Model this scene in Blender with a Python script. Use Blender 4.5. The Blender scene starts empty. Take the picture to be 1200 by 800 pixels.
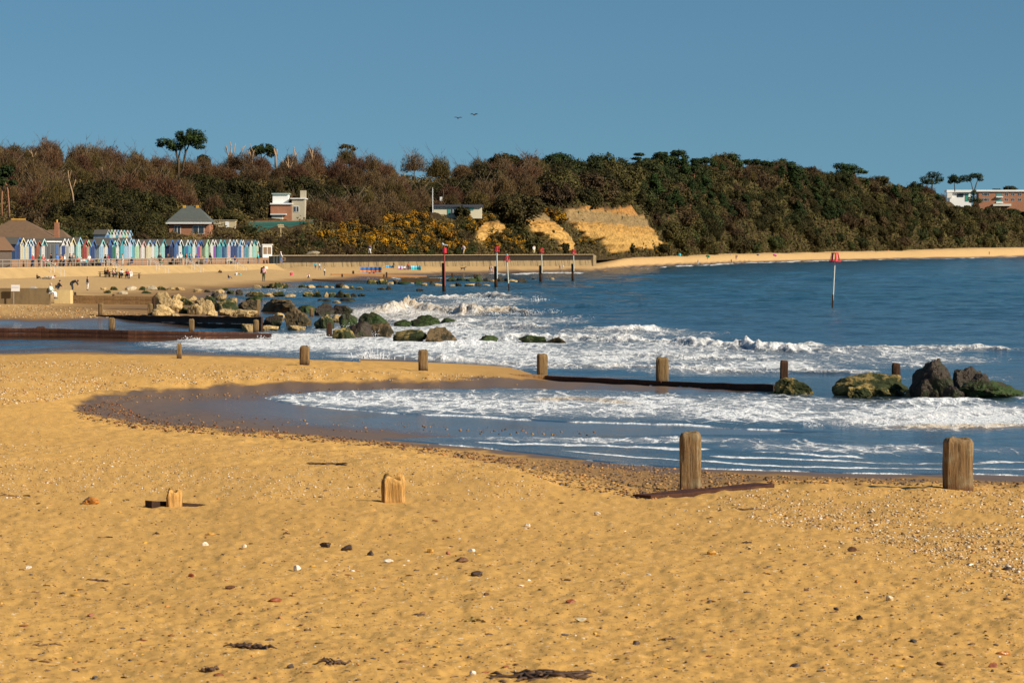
import bpy, bmesh, math, random
import numpy as np
from mathutils import Vector, Matrix
R = math.radians
scene = bpy.context.scene
COL = scene.collection
F, H, Y0 = 3600.0, 5.0, 292.0          # focal length in photo pixels, eye height, eye level row

def P(px, py, Y):                       # photo direction at a known distance -> point
    return Vector(((px-600)/F*Y, Y, H-(py-Y0)*Y/F))
def ppm(Y): return F/Y                  # photo pixels per metre at that distance

# ------------------------------------------------------------------ noise
def _h(ix, iy, s):
    n = (ix.astype(np.int64)*374761393 + iy.astype(np.int64)*668265263 + int(s)*982451653) & 0xffffffff
    n = ((n ^ (n >> 13))*1274126177) & 0xffffffff
    n = ((n ^ (n >> 16))*2246822519) & 0xffffffff
    return ((n ^ (n >> 15)) & 0xffffffff).astype(np.float64)/4294967295.0
def pnoise(x, y, s=0):
    x = np.asarray(x, float); y = np.asarray(y, float)
    xi = np.floor(x); yi = np.floor(y); fx = x-xi; fy = y-yi
    u = fx*fx*fx*(fx*(fx*6-15)+10); v = fy*fy*fy*(fy*(fy*6-15)+10)
    def g(a, b):
        t = _h(xi+a, yi+b, s)*2*np.pi
        return np.cos(t)*(fx-a)+np.sin(t)*(fy-b)
    return ((g(0,0)*(1-u)+g(1,0)*u)*(1-v)+(g(0,1)*(1-u)+g(1,1)*u)*v)*1.5
def fbm(x, y, o=4, s=0, gain=.5):
    r = 0; a = 1.0; f = 1.0
    for i in range(o):
        r = r + a*pnoise(x*f+i*17.3, y*f-i*9.1, s+i); a *= gain; f *= 2.03
    return r
def sstep(a, b, x):
    t = np.clip((x-a)/(b-a), 0, 1); return t*t*(3-2*t)

# ------------------------------------------------------------------ objects
def tag(o, label=None, cat=None, group=None, kind=None):
    if label: o['label'] = label
    if cat: o['category'] = cat
    if group: o['group'] = group
    if kind: o['kind'] = kind
    return o
def link(o, parent=None):
    COL.objects.link(o)
    if parent: o.parent = parent
    return o
def empty(name, loc=(0,0,0), rz=0, parent=None):
    o = bpy.data.objects.new(name, None); o.empty_display_size = .3
    o.location = loc; o.rotation_euler = (0,0,rz)
    return link(o, parent)
def mesh_np(name, V, Fc, mats=(), smooth=False, attrs=None, cols=None, midx=None):
    """V (n,3); Fc (m,k) one face size, or a list of such arrays"""
    me = bpy.data.meshes.new(name)
    fl = Fc if isinstance(Fc, list) else [Fc]
    fl = [np.asarray(f, np.int32) for f in fl if len(f)]
    V = np.asarray(V, np.float32)
    loops = np.concatenate([f.ravel() for f in fl]) if fl else np.zeros(0, np.int32)
    sizes = np.concatenate([np.full(len(f), f.shape[1], np.int32) for f in fl]) if fl else np.zeros(0, np.int32)
    me.vertices.add(len(V)); me.vertices.foreach_set('co', V.ravel())
    me.loops.add(len(loops)); me.loops.foreach_set('vertex_index', loops)
    me.polygons.add(len(sizes))
    st = np.zeros(len(sizes), np.int32); st[1:] = np.cumsum(sizes)[:-1]
    me.polygons.foreach_set('loop_start', st)
    if smooth: me.polygons.foreach_set('use_smooth', np.ones(len(sizes), bool))
    if midx is not None: me.polygons.foreach_set('material_index', np.asarray(midx, np.int32))
    for m in mats: me.materials.append(m)
    for k, a in (attrs or {}).items():
        at = me.attributes.new(k, 'FLOAT', 'POINT'); at.data.foreach_set('value', np.asarray(a, np.float32).ravel())
    if cols is not None:
        at = me.attributes.new('col', 'FLOAT_COLOR', 'POINT')
        c = np.ones((len(V),4), np.float32); c[:,:3] = cols; at.data.foreach_set('color', c.ravel())
    me.update(calc_edges=True); me.validate()
    return me
def grid_mesh(name, G, mats, attrs):
    r, c = G.shape[:2]
    i = np.arange(r*c).reshape(r, c)
    q = np.stack([i[:-1,:-1], i[:-1,1:], i[1:,1:], i[1:,:-1]], -1).reshape(-1, 4)
    return mesh_np(name, G.reshape(-1,3), q, mats, True, attrs)
class MB:
    """collects shapes for ONE mesh object"""
    def __init__(s): s.v = []; s.f = []
    def add(s, vs, fs):
        b = len(s.v); s.v += [Vector(v) for v in vs]; s.f += [tuple(b+i for i in f) for f in fs]; return s
    def box(s, c, d, rz=0, rot=None, top=None):
        """centre, full dims; top = (sx, sy) scale of the top face"""
        hx, hy, hz = d[0]/2, d[1]/2, d[2]/2; tx, ty = top or (1,1)
        M = rot or Matrix.Rotation(rz, 3, 'Z'); c = Vector(c)
        vs = [M@Vector((x*hx, y*hy, -hz))+c for x,y in ((-1,-1),(1,-1),(1,1),(-1,1))]
        vs += [M@Vector((x*hx*tx, y*hy*ty, hz))+c for x,y in ((-1,-1),(1,-1),(1,1),(-1,1))]
        return s.add(vs, [(3,2,1,0),(4,5,6,7),(0,1,5,4),(1,2,6,5),(2,3,7,6),(3,0,4,7)])
    def tube(s, pts, rad, n=6, cap=True):
        pts = [Vector(p) for p in pts]
        rad = rad if isinstance(rad, (list,tuple)) else [rad]*len(pts)
        vs = []; fs = []
        ref = None
        for i, p in enumerate(pts):
            d = (pts[min(i+1,len(pts)-1)]-pts[max(i-1,0)])
            d = d.normalized() if d.length > 1e-9 else Vector((0,0,1))
            if ref is None: ref = Vector((1,0,0)) if abs(d.x) < .8 else Vector((0,1,0))
            a = (ref-d*ref.dot(d)).normalized(); b = d.cross(a); ref = a
            for k in range(n):
                t = 2*math.pi*k/n; vs.append(p+(a*math.cos(t)+b*math.sin(t))*rad[i])
        for i in range(len(pts)-1):
            for k in range(n):
                fs.append((i*n+k, i*n+(k+1)%n, (i+1)*n+(k+1)%n, (i+1)*n+k))
        if cap:
            fs.append(tuple(reversed(range(n)))); fs.append(tuple((len(pts)-1)*n+k for k in range(n)))
        return s.add(vs, fs)
    def prism(s, poly, y0, y1, M=None):
        """polygon in local XZ extruded along local Y"""
        n = len(poly); M = M or Matrix.Identity(4)
        vs = [M@Vector((x, y0, z)) for x,z in poly]+[M@Vector((x, y1, z)) for x,z in poly]
        fs = [tuple(range(n)), tuple(reversed(range(n,2*n)))]+[(i, i+n, (i+1)%n+n, (i+1)%n) for i in range(n)]
        return s.add(vs, fs)
    def ell(s, c, r, n=8, m=6):
        vs = [(c[0], c[1], c[2]-r[2])]; fs = []
        for j in range(1, m):
            a = -math.pi/2+math.pi*j/m
            for k in range(n):
                t = 2*math.pi*k/n
                vs.append((c[0]+r[0]*math.cos(a)*math.cos(t), c[1]+r[1]*math.cos(a)*math.sin(t), c[2]+r[2]*math.sin(a)))
        vs.append((c[0], c[1], c[2]+r[2])); T = len(vs)-1
        for k in range(n):
            fs.append((0, 1+(k+1)%n, 1+k)); fs.append((T, T-n+k, T-n+(k+1)%n))
            for j in range(m-2):
                a = 1+j*n; fs.append((a+k, a+(k+1)%n, a+n+(k+1)%n, a+n+k))
        return s.add(vs, fs)
    def mesh(s, name, mats, smooth=False):
        me = bpy.data.meshes.new(name); me.from_pydata([tuple(v) for v in s.v], [], s.f)
        for m in (mats if isinstance(mats, (list,tuple)) else [mats]): me.materials.append(m)
        bm = bmesh.new(); bm.from_mesh(me); bmesh.ops.recalc_face_normals(bm, faces=bm.faces); bm.to_mesh(me); bm.free()
        if smooth: me.polygons.foreach_set('use_smooth', [True]*len(me.polygons))
        me.update(); return me
    def obj(s, name, mats, parent=None, loc=(0,0,0), rz=0, smooth=False):
        o = bpy.data.objects.new(name, s.mesh(name, mats, smooth)); o.location = loc; o.rotation_euler = (0,0,rz)
        return link(o, parent)
def mobj(name, me, parent=None, loc=(0,0,0), rz=0, sc=None):
    o = bpy.data.objects.new(name, me); o.location = loc; o.rotation_euler = (0,0,rz)
    if sc: o.scale = sc
    return link(o, parent)
ORD = ('first second third fourth fifth sixth seventh eighth ninth tenth eleventh twelfth thirteenth fourteenth fifteenth sixteenth seventeenth '
       'eighteenth nineteenth twentieth twenty-first twenty-second twenty-third twenty-fourth twenty-fifth twenty-sixth twenty-seventh twenty-eighth '
       'twenty-ninth thirtieth thirty-first thirty-second thirty-third thirty-fourth thirty-fifth thirty-sixth thirty-seventh thirty-eighth thirty-ninth fortieth').split()

# ------------------------------------------------------------------ materials
class NT:
    def __init__(s, name):
        s.m = bpy.data.materials.new(name); s.m.use_nodes = True; s.t = s.m.node_tree; s.t.nodes.clear()
        s.out = s.t.nodes.new('ShaderNodeOutputMaterial'); s.b = s.n('ShaderNodeBsdfPrincipled')
        s.t.links.new(s.b.outputs[0], s.out.inputs[0])
    def n(s, typ, **kw):
        nd = s.t.nodes.new(typ)
        for k, v in kw.items():
            if k.startswith('i_'): nd.inputs[k[2:]].default_value = v
            else: setattr(nd, k, v)
        return nd
    def set(s, sock, v):
        if hasattr(v, 'is_output') or isinstance(v, bpy.types.NodeSocket): s.t.links.new(v, sock)
        else: sock.default_value = v
    def P(s, **kw):
        names = dict(col='Base Color', rough='Roughness', spec='Specular IOR Level', normal='Normal', metal='Metallic', ior='IOR', alpha='Alpha', coat='Coat Weight', trans='Transmission Weight')
        for k, v in kw.items(): s.set(s.b.inputs[names[k]], v)
        return s.m
    def coord(s, scale=(1,1,1), kind='Object', rot=(0,0,0)):
        c = s.n('ShaderNodeTexCoord'); m = s.n('ShaderNodeMapping'); m.inputs['Scale'].default_value = scale; m.inputs['Rotation'].default_value = rot
        s.t.links.new(c.outputs[kind], m.inputs[0]); return m.outputs[0]
    def wcoord(s, scale=(1,1,1)):
        c = s.n('ShaderNodeNewGeometry'); m = s.n('ShaderNodeMapping'); m.inputs['Scale'].default_value = scale
        s.t.links.new(c.outputs['Position'], m.inputs[0]); return m.outputs[0]
    def noise(s, vec, scale, detail=4, rough=.5, dist=0):
        nd = s.n('ShaderNodeTexNoise'); nd.inputs['Scale'].default_value = scale; nd.inputs['Detail'].default_value = detail
        nd.inputs['Roughness'].default_value = rough; nd.inputs['Distortion'].default_value = dist
        s.t.links.new(vec, nd.inputs['Vector']); return nd.outputs['Fac']
    def voro(s, vec, scale, out='Distance', feature='F1'):
        nd = s.n('ShaderNodeTexVoronoi', feature=feature); nd.inputs['Scale'].default_value = scale
        s.t.links.new(vec, nd.inputs['Vector']); return nd.outputs[out]
    def ramp(s, fac, *stops):
        nd = s.n('ShaderNodeValToRGB'); e = nd.color_ramp.elements
        while len(e) < len(stops): e.new(.5)
        for el, (p, c) in zip(e, stops):
            el.position = p; el.color = (c[0],c[1],c[2],1) if isinstance(c, (tuple,list)) else (c,c,c,1)
        s.set(nd.inputs[0], fac); return nd.outputs[0]
    def mix(s, fac, a, b, mode='MIX'):
        nd = s.n('ShaderNodeMix', data_type='RGBA', blend_type=mode)
        cv = lambda v: (v[0],v[1],v[2],1) if isinstance(v, (tuple,list)) else v
        s.set(nd.inputs[0], fac); s.set(nd.inputs[6], cv(a)); s.set(nd.inputs[7], cv(b)); return nd.outputs[2]
    def math(s, op, a, b=0.0, c=None, clamp=False):
        nd = s.n('ShaderNodeMath', operation=op, use_clamp=clamp); s.set(nd.inputs[0], a); s.set(nd.inputs[1], b)
        if c is not None: s.set(nd.inputs[2], c)
        return nd.outputs[0]
    def attr(s, name, out='Fac'):
        nd = s.n('ShaderNodeAttribute'); nd.attribute_name = name; return nd.outputs[out]
    def bump(s, h, strength, dist=.05, normal=None):
        nd = s.n('ShaderNodeBump'); nd.inputs['Strength'].default_value = strength; nd.inputs['Distance'].default_value = dist
        s.t.links.new(h, nd.inputs['Height'])
        if normal is not None: s.t.links.new(normal, nd.inputs['Normal'])
        return nd.outputs[0]
    def orand(s): return s.n('ShaderNodeObjectInfo').outputs['Random']
_mc = {}
def paint(c, rough=.6, grain=8., amt=.18, name='painted_surface'):
    """a painted or woven surface with weathering"""
    k = (tuple(round(x,3) for x in c), rough, grain, amt)
    if k not in _mc:
        t = NT(name); v = t.coord()
        f = t.noise(v, grain, 4, .6)
        t.P(col=t.mix(f, tuple(x*(1-amt) for x in c), tuple(min(1,x*(1+amt)) for x in c)), rough=rough)
        _mc[k] = t.m
    return _mc[k]

# ------------------------------------------------------------------ camera, light, sky
cd = bpy.data.cameras.new('camera'); cam = bpy.data.objects.new('camera', cd); link(cam)
cd.sensor_width = 36; cd.sensor_fit = 'HORIZONTAL'; cd.lens = F/1200*36; cd.shift_y = -(400-Y0)/1200
cd.clip_start = .5; cd.clip_end = 30000
cam.location = (0,0,H); cam.rotation_euler = (R(90),0,0)
cd.dof.use_dof = True; cd.dof.focus_distance = 90; cd.dof.aperture_fstop = 9
scene.camera = cam
SUN_AZ, SUN_EL = R(118), R(31)          # clockwise from the view direction (+Y), and height
sdir = Vector((math.sin(SUN_AZ)*math.cos(SUN_EL), math.cos(SUN_AZ)*math.cos(SUN_EL), math.sin(SUN_EL)))
sl = bpy.data.lights.new('sun', 'SUN'); sl.energy = 5.0; sl.angle = R(.53); sl.color = (1,.90,.74)
so = bpy.data.objects.new('sun', sl); link(so); so.rotation_euler = sdir.to_track_quat('Z','Y').to_euler(); so.location = (60,-40,60)
w = bpy.data.worlds.new('World'); scene.world = w; w.use_nodes = True
nt = w.node_tree; nt.nodes.clear()
sky = nt.nodes.new('ShaderNodeTexSky'); sky.sky_type = 'NISHITA'; sky.sun_disc = False
sky.sun_elevation = SUN_EL; sky.sun_rotation = SUN_AZ; sky.altitude = 0; sky.air_density = 1.0; sky.dust_density = .15; sky.ozone_density = 3.0
tc = nt.nodes.new('ShaderNodeTexCoord'); mp = nt.nodes.new('ShaderNodeVectorMath'); mp.operation = 'ADD'; mp.inputs[1].default_value = (0,0,.10)
nz = nt.nodes.new('ShaderNodeVectorMath'); nz.operation = 'NORMALIZE'
nt.links.new(tc.outputs['Generated'], mp.inputs[0]); nt.links.new(mp.outputs[0], nz.inputs[0]); nt.links.new(nz.outputs[0], sky.inputs[0])
bg = nt.nodes.new('ShaderNodeBackground'); bg.inputs[1].default_value = .06
hs = nt.nodes.new('ShaderNodeMix'); hs.data_type = 'RGBA'; hs.blend_type = 'MULTIPLY'; hs.inputs[0].default_value = 1
hs.inputs[7].default_value = (.60,.85,.90,1)
wo = nt.nodes.new('ShaderNodeOutputWorld')
nt.links.new(sky.outputs[0], hs.inputs[6]); nt.links.new(hs.outputs[2], bg.inputs[0]); nt.links.new(bg.outputs[0], wo.inputs[0])
vs_ = scene.view_settings; vs_.view_transform = 'Standard'; vs_.look = 'None'; vs_.gamma = 1; vs_.exposure = .45; vs_.use_curve_mapping = False
scene.cycles.max_bounces = 6; scene.cycles.transparent_max_bounces = 8; scene.cycles.use_denoising = True
scene.cycles.caustics_reflective = False; scene.cycles.caustics_refractive = False

# ------------------------------------------------------------------ the beach: one height field
# what the shore does: (photo column, row, height) -> the spot on the ground those fix
CP = []
def cp(*pts):
    for px, py, z in pts: CP.append((px, (H-z)*F/(py-Y0), z))
def cl(*pts):                           # the same along a line, filled in every 28 columns
    for (x0,y0,z0), (x1,y1,z1) in zip(pts, pts[1:]):
        n = max(1, int(abs(x1-x0)/28))
        for i in range(n): k = i/n; cp((x0+(x1-x0)*k, y0+(y1-y0)*k, z0+(z1-z0)*k))
    cp(pts[-1])
for px in (-600,-300,0,300,600,900,1200,1500,1800):
    cp((px,1250,1.9),(px,1000,1.78),(px,800,1.6),(px,700,1.42),(px,640,1.18))
cp((-300,590,1.08),(0,590,1.05),(200,592,.95),(461,586,.9),(620,600,.92),(800,600,.88),(1000,600,.9),(1200,605,.95),(1500,610,.95))
cp((-300,540,.98),(0,540,.95),(-300,500,.93),(0,500,.92),(-300,470,.9),(0,470,.9),(-300,440,.88),(0,440,.88),(-300,420,.86),(0,420,.82),(60,420,.81))
cl((100,420,.8),(200,421,.76),(357,427,.62),(496,435,.44),(590,440.5,.28),(640,446.8,.13),(700,450,.11),(776,453.6,.09),(880,458.5,.02))
cl((70,468,.66),(110,458,.64),(200,452,.58),(300,447,.52),(400,444,.46),(500,442.5,.4),(580,444,.27))
cl((90,474,.58),(130,467,.53),(220,461,.376),(320,456,.31),(420,452,.27),(520,449,.246),(600,449,.16),(680,453,.10),(776,457,.06),(860,460,.03))
cp((130,484,.5),(200,486,.42),(250,475,.35),(300,488,.3),(330,470,.2),(400,498,.25),(450,485,.12),(600,480,.05),(700,470,.0),(800,485,.02),(1000,480,-.1),(1200,480,-.25),(1500,480,-.4),(1000,465,-.3),(1200,462,-.4))
cp((450,503,.17),(600,505,.13),(800,506,.1),(930,507,.05),(600,519,.1),(800,525,.06),(1000,535,.0),(1200,530,-.1),(1500,530,-.2))
cl((84,492,.74),(160,500,.62),(250,506,.54),(350,513,.48),(450,522,.43),(550,533,.4),(620,543,.38),(700,553,.37),(760,564,.36),(830,564,.4))
cl((160,495,.5),(250,499,.42),(350,506,.34),(450,514,.25),(550,523,.18),(650,534,.15),(750,542,.13),(860,549,.11),(1000,555,.12),(1200,561,.12),(1500,566,.1))
cp((250,530,.8),(450,545,.8),(600,560,.76),(700,576,.66),(780,582,.62),(860,573,.6),(950,567,.62),(1100,569,.66),(1250,572,.68),(1500,580,.7),(900,561,.38),(1000,561,.36),(1200,566,.38))
# behind the second groyne: pools, low groynes, the town beach
cp((-400,411,.0),(0,411,.02),(150,411,.0),(250,411,-.05),(350,413,-.15),(500,415,-.2),(650,420,-.3),(800,425,-.4),(1000,430,-.6),(1200,430,-.8),(1600,430,-1))
cp((-400,400,.0),(0,400,.0),(150,399,.0),(0,392,.12),(100,393,.08),(200,394,.02),(0,379,.1),(150,379,.08),(250,384,.0),(300,388,-.05),(400,395,-.3),(600,385,-.6),(900,390,-1.2),(1300,390,-1.5))
cp((-300,372,.4),(0,367,.5),(60,366,.45),(120,368,.35),(200,370,.25),(280,372,.1),(0,358,.55),(-300,355,.7),(100,357,.35),(170,357,.3),(250,355,.15),(300,352,.02),(340,360,.0),(400,362,-.3),(550,355,-.6))
cp((-300,345,.75),(0,346,.7),(60,344,.6),(150,342,.5),(220,343,.3),(280,342,.12),(300,341,-.03),(400,342,-.1),(450,340,-.4),(550,340,-.7))
cp((-300,333,.9),(0,334,.85),(100,334,.7),(200,334,.55),(280,334,.35),(330,333,.22),(370,331,.05),(420,330,-.05),(500,329,-.25),(560,330,-.6))
cp((-300,327,1.05),(0,327,1.03),(150,326,.95),(300,324.5,.8),(360,324,.65),(420,322.5,.5),(460,322,.4),(520,321.6,.12),(600,320.2,.1),(690,318.2,.0))
cp((340,317,1.3),(420,317,1.1),(500,317,.9),(600,316,.75),(690,315,.6),(330,314.5,1.5))
for px, Yw, zw in ((320,540,1.7),(345,556,1.73),(380,570,1.68),(420,585,1.64),(460,600,1.57),(500,616,1.5),(530,630,1.44),(560,644,1.38),(590,659,1.33),(620,674,1.3),(655,694,1.22),(690,712,1.15)): CP.append((px,Yw,zw)); CP.append((px,Yw+40,zw+.2))
# sweep of the far beach: waterline, crest, back
_fs = np.array(((600,320.2,306,1.3),(690,318.2,304,1.6),(740,314,301,2.3),(800,311,300.3,2.5),(870,308.4,298,2.9),(950,306,296,3.3),(1050,303.8,294,3.9),(1200,301,290.5,5.6),(1400,298.8,288,7)))
def zfar(px, Y):
    wl, bz = np.interp(px, _fs[:,0], _fs[:,1]), np.interp(px, _fs[:,0], _fs[:,3])
    X = (px-600)/F*Y; Yw = H*F/(wl-Y0)+Y*.006*fbm(X*.012, X*.004, 3, 881); d = Y-Yw; dY = .028*Yw+6; k = np.clip(d/dY, 0, 1)
    return np.where(d < 0, np.maximum(d*.03, -2.5), bz*k**.85*(1+.06*fbm(X*.03,Y*.02,3,883))+np.clip(d-dY,0,60)*.012)
cp((800,340,-1.5),(1100,330,-2),(1400,320,-2.5),(700,330,-1),(600,325,-.5),(1000,315,-2),(1300,307,-2.5))
for px, Yq in ((660,118.8),(720,117.2),(776,115.2),(830,113.4),(880,112)): CP.append((px, Yq+.6, -.18))
CP.append((-400,430,1.6)); CP.append((-300,600,3)); CP.append((300,680,2)); CP.append((560,800,2)); CP.append((0,900,4)); CP.append((700,1300,4)); CP.append((1000,2200,6))
_c = np.array(CP); _cu = (_c[:,0]-600)/100; _cv = 5*np.log(_c[:,1]); _cz = _c[:,2]
_EPS = .12
_A = np.sqrt((_cu[:,None]-_cu)**2+(_cv[:,None]-_cv)**2+_EPS**2)
_A = _A + np.eye(len(_A))*-1e-3
_M = np.block([[_A, np.ones((len(_cz),1))],[np.ones((1,len(_cz))), np.zeros((1,1))]])
_W = np.linalg.solve(_M, np.append(_cz, 0))
def zbase(px, Y):
    u = (np.asarray(px, float)-600)/100; v = 5*np.log(np.asarray(Y, float)); sh = np.broadcast(u, v).shape
    u = np.broadcast_to(u, sh).ravel(); v = np.broadcast_to(v, sh).ravel(); o = np.empty(u.size)
    for i in range(0, u.size, 40000):
        a = u[i:i+40000,None]; b = v[i:i+40000,None]
        o[i:i+40000] = np.sqrt((a-_cu)**2+(b-_cv)**2+_EPS**2)@_W[:-1]+_W[-1]
    px_ = u*100+600; Y_ = np.exp(v/5); k = sstep(692,735,px_)*sstep(360,470,Y_)
    return (o*(1-k)+zfar(px_, Y_)*k).reshape(sh)
def zground(px, Y):
    px = np.asarray(px, float); Y = np.asarray(Y, float); X = (px-600)/F*Y
    z = zbase(px, Y)
    dry = sstep(.38, .7, z); near = 1-sstep(60, 300, Y)
    z = z + dry*(.05*fbm(X*.25, Y*.18, 3, 3) + near*.014*fbm(X*1.1, Y*.8, 3, 5) + near*.016*fbm(X*4.2, Y*3.4, 4, 9)+near*.02*(np.abs(fbm(X*1.5, Y*1.3, 3, 13))-.2)+near*.007*fbm(X*11, Y*8, 2, 15)-near*.010*sstep(.3,.75,fbm(X*2.7,Y*1.9,2,77)))
    z = z + (1-dry)*(.015*fbm(X*.3, Y*.12, 3, 21))
    z = z + sstep(.3,.5,z)*(1-sstep(.62,.8,z))*near*.05*fbm(X*1.7, Y*.9, 3, 41)
    return z
def gz(X, Y): return float(zground(600+X/Y*F, Y))
def G(px, py, it=40):                    # the ground point seen there
    z = .5
    lo, hi = 14., 3000.
    Ys = np.geomspace(lo, hi, 1500); zz = zground(np.full(1500, float(px)), Ys)
    rows = Y0+(H-zz)*F/Ys
    k = int(np.argmax(rows <= py))
    if k == 0: Yv = Ys[0]
    else:
        a = (rows[k-1]-py)/max(1e-6, rows[k-1]-rows[k]); Yv = Ys[k-1]+(Ys[k]-Ys[k-1])*a
    return Vector(((px-600)/F*Yv, Yv, float(zground(px, Yv))))
def pxcols(step, m=-420, M=1620):
    return np.concatenate([np.arange(m,-40,14.), np.arange(-40,1240,step), np.arange(1240,M,14.)])
cols = pxcols(2.6)
peq = np.concatenate([np.arange(1500,600,-2.2), np.arange(600,400,-.8), np.arange(400,316,-.5), np.arange(316,308,-.16), np.arange(308,299.3,-.05), 292+18000/np.array([2600,3200])])
Yr = 18000/(peq-292)
PX, YY = np.meshgrid(cols, Yr)
Zg = zground(PX, YY)
Gd = np.stack([(PX-600)/F*YY, YY, Zg], -1)
Xg = Gd[...,0]
def polysd(px, py, poly):
    """signed distance in photo pixels, positive inside"""
    poly = np.array(poly, float); d = np.full(px.shape, 1e9); ins = np.zeros(px.shape, bool)
    for i in range(len(poly)):
        a = poly[i]; b = poly[(i+1)%len(poly)]; e = b-a
        t = np.clip(((px-a[0])*e[0]+(py-a[1])*e[1])/(e@e), 0, 1)
        d = np.minimum(d, np.hypot(px-a[0]-t*e[0], py-a[1]-t*e[1]))
        if a[1] != b[1]:
            ins ^= ((a[1] > py) != (b[1] > py)) & (px < (b[0]-a[0])*(py-a[1])/(b[1]-a[1])+a[0])
    return np.where(ins, d, -d)
BAY = [(84,474),(128,462),(220,455.5),(320,450.5),(420,447.5),(520,445.5),(600,444),(700,443),(900,445),(1600,445),(1600,572),(1200,564),(1000,559),(860,554),(760,552),(700,546),(650,537),(550,527),(450,518),(350,509),(250,501),(160,495),(100,486)]
pyg = Y0+(H-zbase(PX, YY))*F/YY
bsd = polysd(PX+14*fbm(Xg*.5,YY*.2,3,34), pyg+4*fbm(Xg*.5,YY*.2,3,31)+2.6*fbm(Xg*2.2,YY*.7,4,36), BAY)
bsd = np.where(YY > 121, -30, bsd)
wet = .58*sstep(-.6, .8, bsd)+.42*sstep(7, 20, bsd)*sstep(150, 420, PX)
wet = np.where(YY > 130, 1-sstep(.12,np.where(YY > 520, .8, .34), Zg+.08*fbm(Xg*.15,YY*.05,3,8)), wet)
damp = np.maximum(sstep(-5, -.8, bsd), 1-sstep(.40,.60,zbase(PX,YY)+.05*fbm(Xg*.6, YY*.25, 3, 33)))
damp = np.minimum(damp, np.maximum(sstep(-4,-.5,bsd), sstep(480,700,PX)))
damp = np.where(YY > 130, 1-sstep(.3,.62, Zg+.1*fbm(Xg*.12,YY*.04,3,18)), damp)

def sand_material():
    t = NT('beach_sand'); v = t.wcoord()
    wt = t.attr('wet'); dp = t.attr('damp')
    big = t.noise(v, .35, 4, .6); fine = t.noise(v, 9, 5, .65); grain = t.noise(v, 90, 2, .6)
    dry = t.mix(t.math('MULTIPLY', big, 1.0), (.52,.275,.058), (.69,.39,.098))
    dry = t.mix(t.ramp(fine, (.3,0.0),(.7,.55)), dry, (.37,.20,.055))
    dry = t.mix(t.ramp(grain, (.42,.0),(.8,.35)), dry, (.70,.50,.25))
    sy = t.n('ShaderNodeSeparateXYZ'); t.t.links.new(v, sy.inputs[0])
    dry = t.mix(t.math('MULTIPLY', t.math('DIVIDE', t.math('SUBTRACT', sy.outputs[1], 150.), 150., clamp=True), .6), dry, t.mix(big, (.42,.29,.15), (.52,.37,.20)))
    # shell grit and bits of weed as fine specks
    sp = t.voro(v, 9.0, 'Color'); sd = t.voro(v, 9.0)
    rnd = t.n('ShaderNodeSeparateColor'); t.t.links.new(sp, rnd.inputs[0])
    spot = t.math('LESS_THAN', sd, t.math('MULTIPLY', t.math('GREATER_THAN', rnd.outputs[0], .66), .20))
    sc = t.ramp(rnd.outputs[1], (.0,(.09,.045,.02)),(.45,(.14,.07,.03)),(.5,(.40,.18,.05)),(.8,(.45,.22,.06)),(.85,(.75,.66,.5)))
    dry = t.mix(t.math('MULTIPLY', spot, .8), dry, sc)
    sp2 = t.voro(v, 26.0, 'Color'); sd2 = t.voro(v, 26.0); rn2 = t.n('ShaderNodeSeparateColor'); t.t.links.new(sp2, rn2.inputs[0])
    spot2 = t.math('LESS_THAN', sd2, t.math('MULTIPLY', t.math('GREATER_THAN', t.math('ADD', rn2.outputs[0], t.math('MULTIPLY', big, .35)), .86), .3))
    dry = t.mix(t.math('MULTIPLY', spot2, .75), dry, t.ramp(rn2.outputs[1], (.0,(.13,.06,.02)),(.4,(.2,.1,.035)),(.5,(.5,.24,.05)),(.75,(.62,.42,.18)),(.85,(.8,.7,.52))))
    wetc = t.mix(t.noise(v, .8, 4, .6), (.070,.037,.016), (.125,.066,.026))
    dampc = t.mix(fine, (.22,.125,.05), (.31,.18,.07))
    c = t.mix(dp, dry, dampc); c = t.mix(wt, c, wetc)
    rg = t.ramp(wt, (.0,.92),(.55,.42),(.7,.30),(1.,.13))
    bh = t.math('ADD', t.math('MULTIPLY', fine, .5), t.math('MULTIPLY', grain, .25))
    bp = t.n('ShaderNodeBump'); bp.inputs['Distance'].default_value = .035
    t.set(bp.inputs['Strength'], t.math('SUBTRACT', .55, t.math('MULTIPLY', wt, .52))); t.set(bp.inputs['Height'], bh)
    t.P(col=c, rough=rg, normal=bp.outputs[0], spec=t.math('ADD', .15, t.math('MULTIPLY', wt, .4)))
    return t.m
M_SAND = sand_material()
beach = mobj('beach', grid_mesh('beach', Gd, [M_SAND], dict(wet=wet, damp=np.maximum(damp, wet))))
tag(beach, kind='structure')

# ------------------------------------------------------------------ the sea
S1 = [(310,467),(330,472),(400,480),(500,487),(650,494),(800,499),(900,504),(940,507.5),(1500,507.5),(1500,449),(925,455),(870,460),(760,459),(640,456),(560,455),(400,457),(330,461)]
S2 = [(438,514),(560,511),(700,510),(900,508),(1000,507),(1500,507),(1500,562),(1000,555),(860,551),(740,545),(650,534.5),(560,525)]
S3 = [(150,403),(220,397),(300,390),(420,386),(420,424),(300,417),(220,411),(170,407)]
wcols = pxcols(2.4, -420, 1900)
wpeq = np.concatenate([np.arange(572,440,-.55), np.arange(440,330,-.42), np.arange(330,310,-.3), np.arange(310,299.4,-.13), 292+18000/np.array([2600,3000,3600,4500,6000,9000,16000])])
WY = 18000/(wpeq-292); WPX, WYY = np.meshgrid(wcols, WY); WX = (WPX-600)/F*WYY
wg = zground(WPX, WYY); wpy = Y0+(H-wg)*F/WYY; wpy0 = Y0+H*F/WYY
jx = 3.0*fbm(WX*.35, WYY*.08, 3, 61)
foam = np.zeros_like(WX); silt = np.zeros_like(WX); lip = np.zeros_like(WX)
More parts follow.
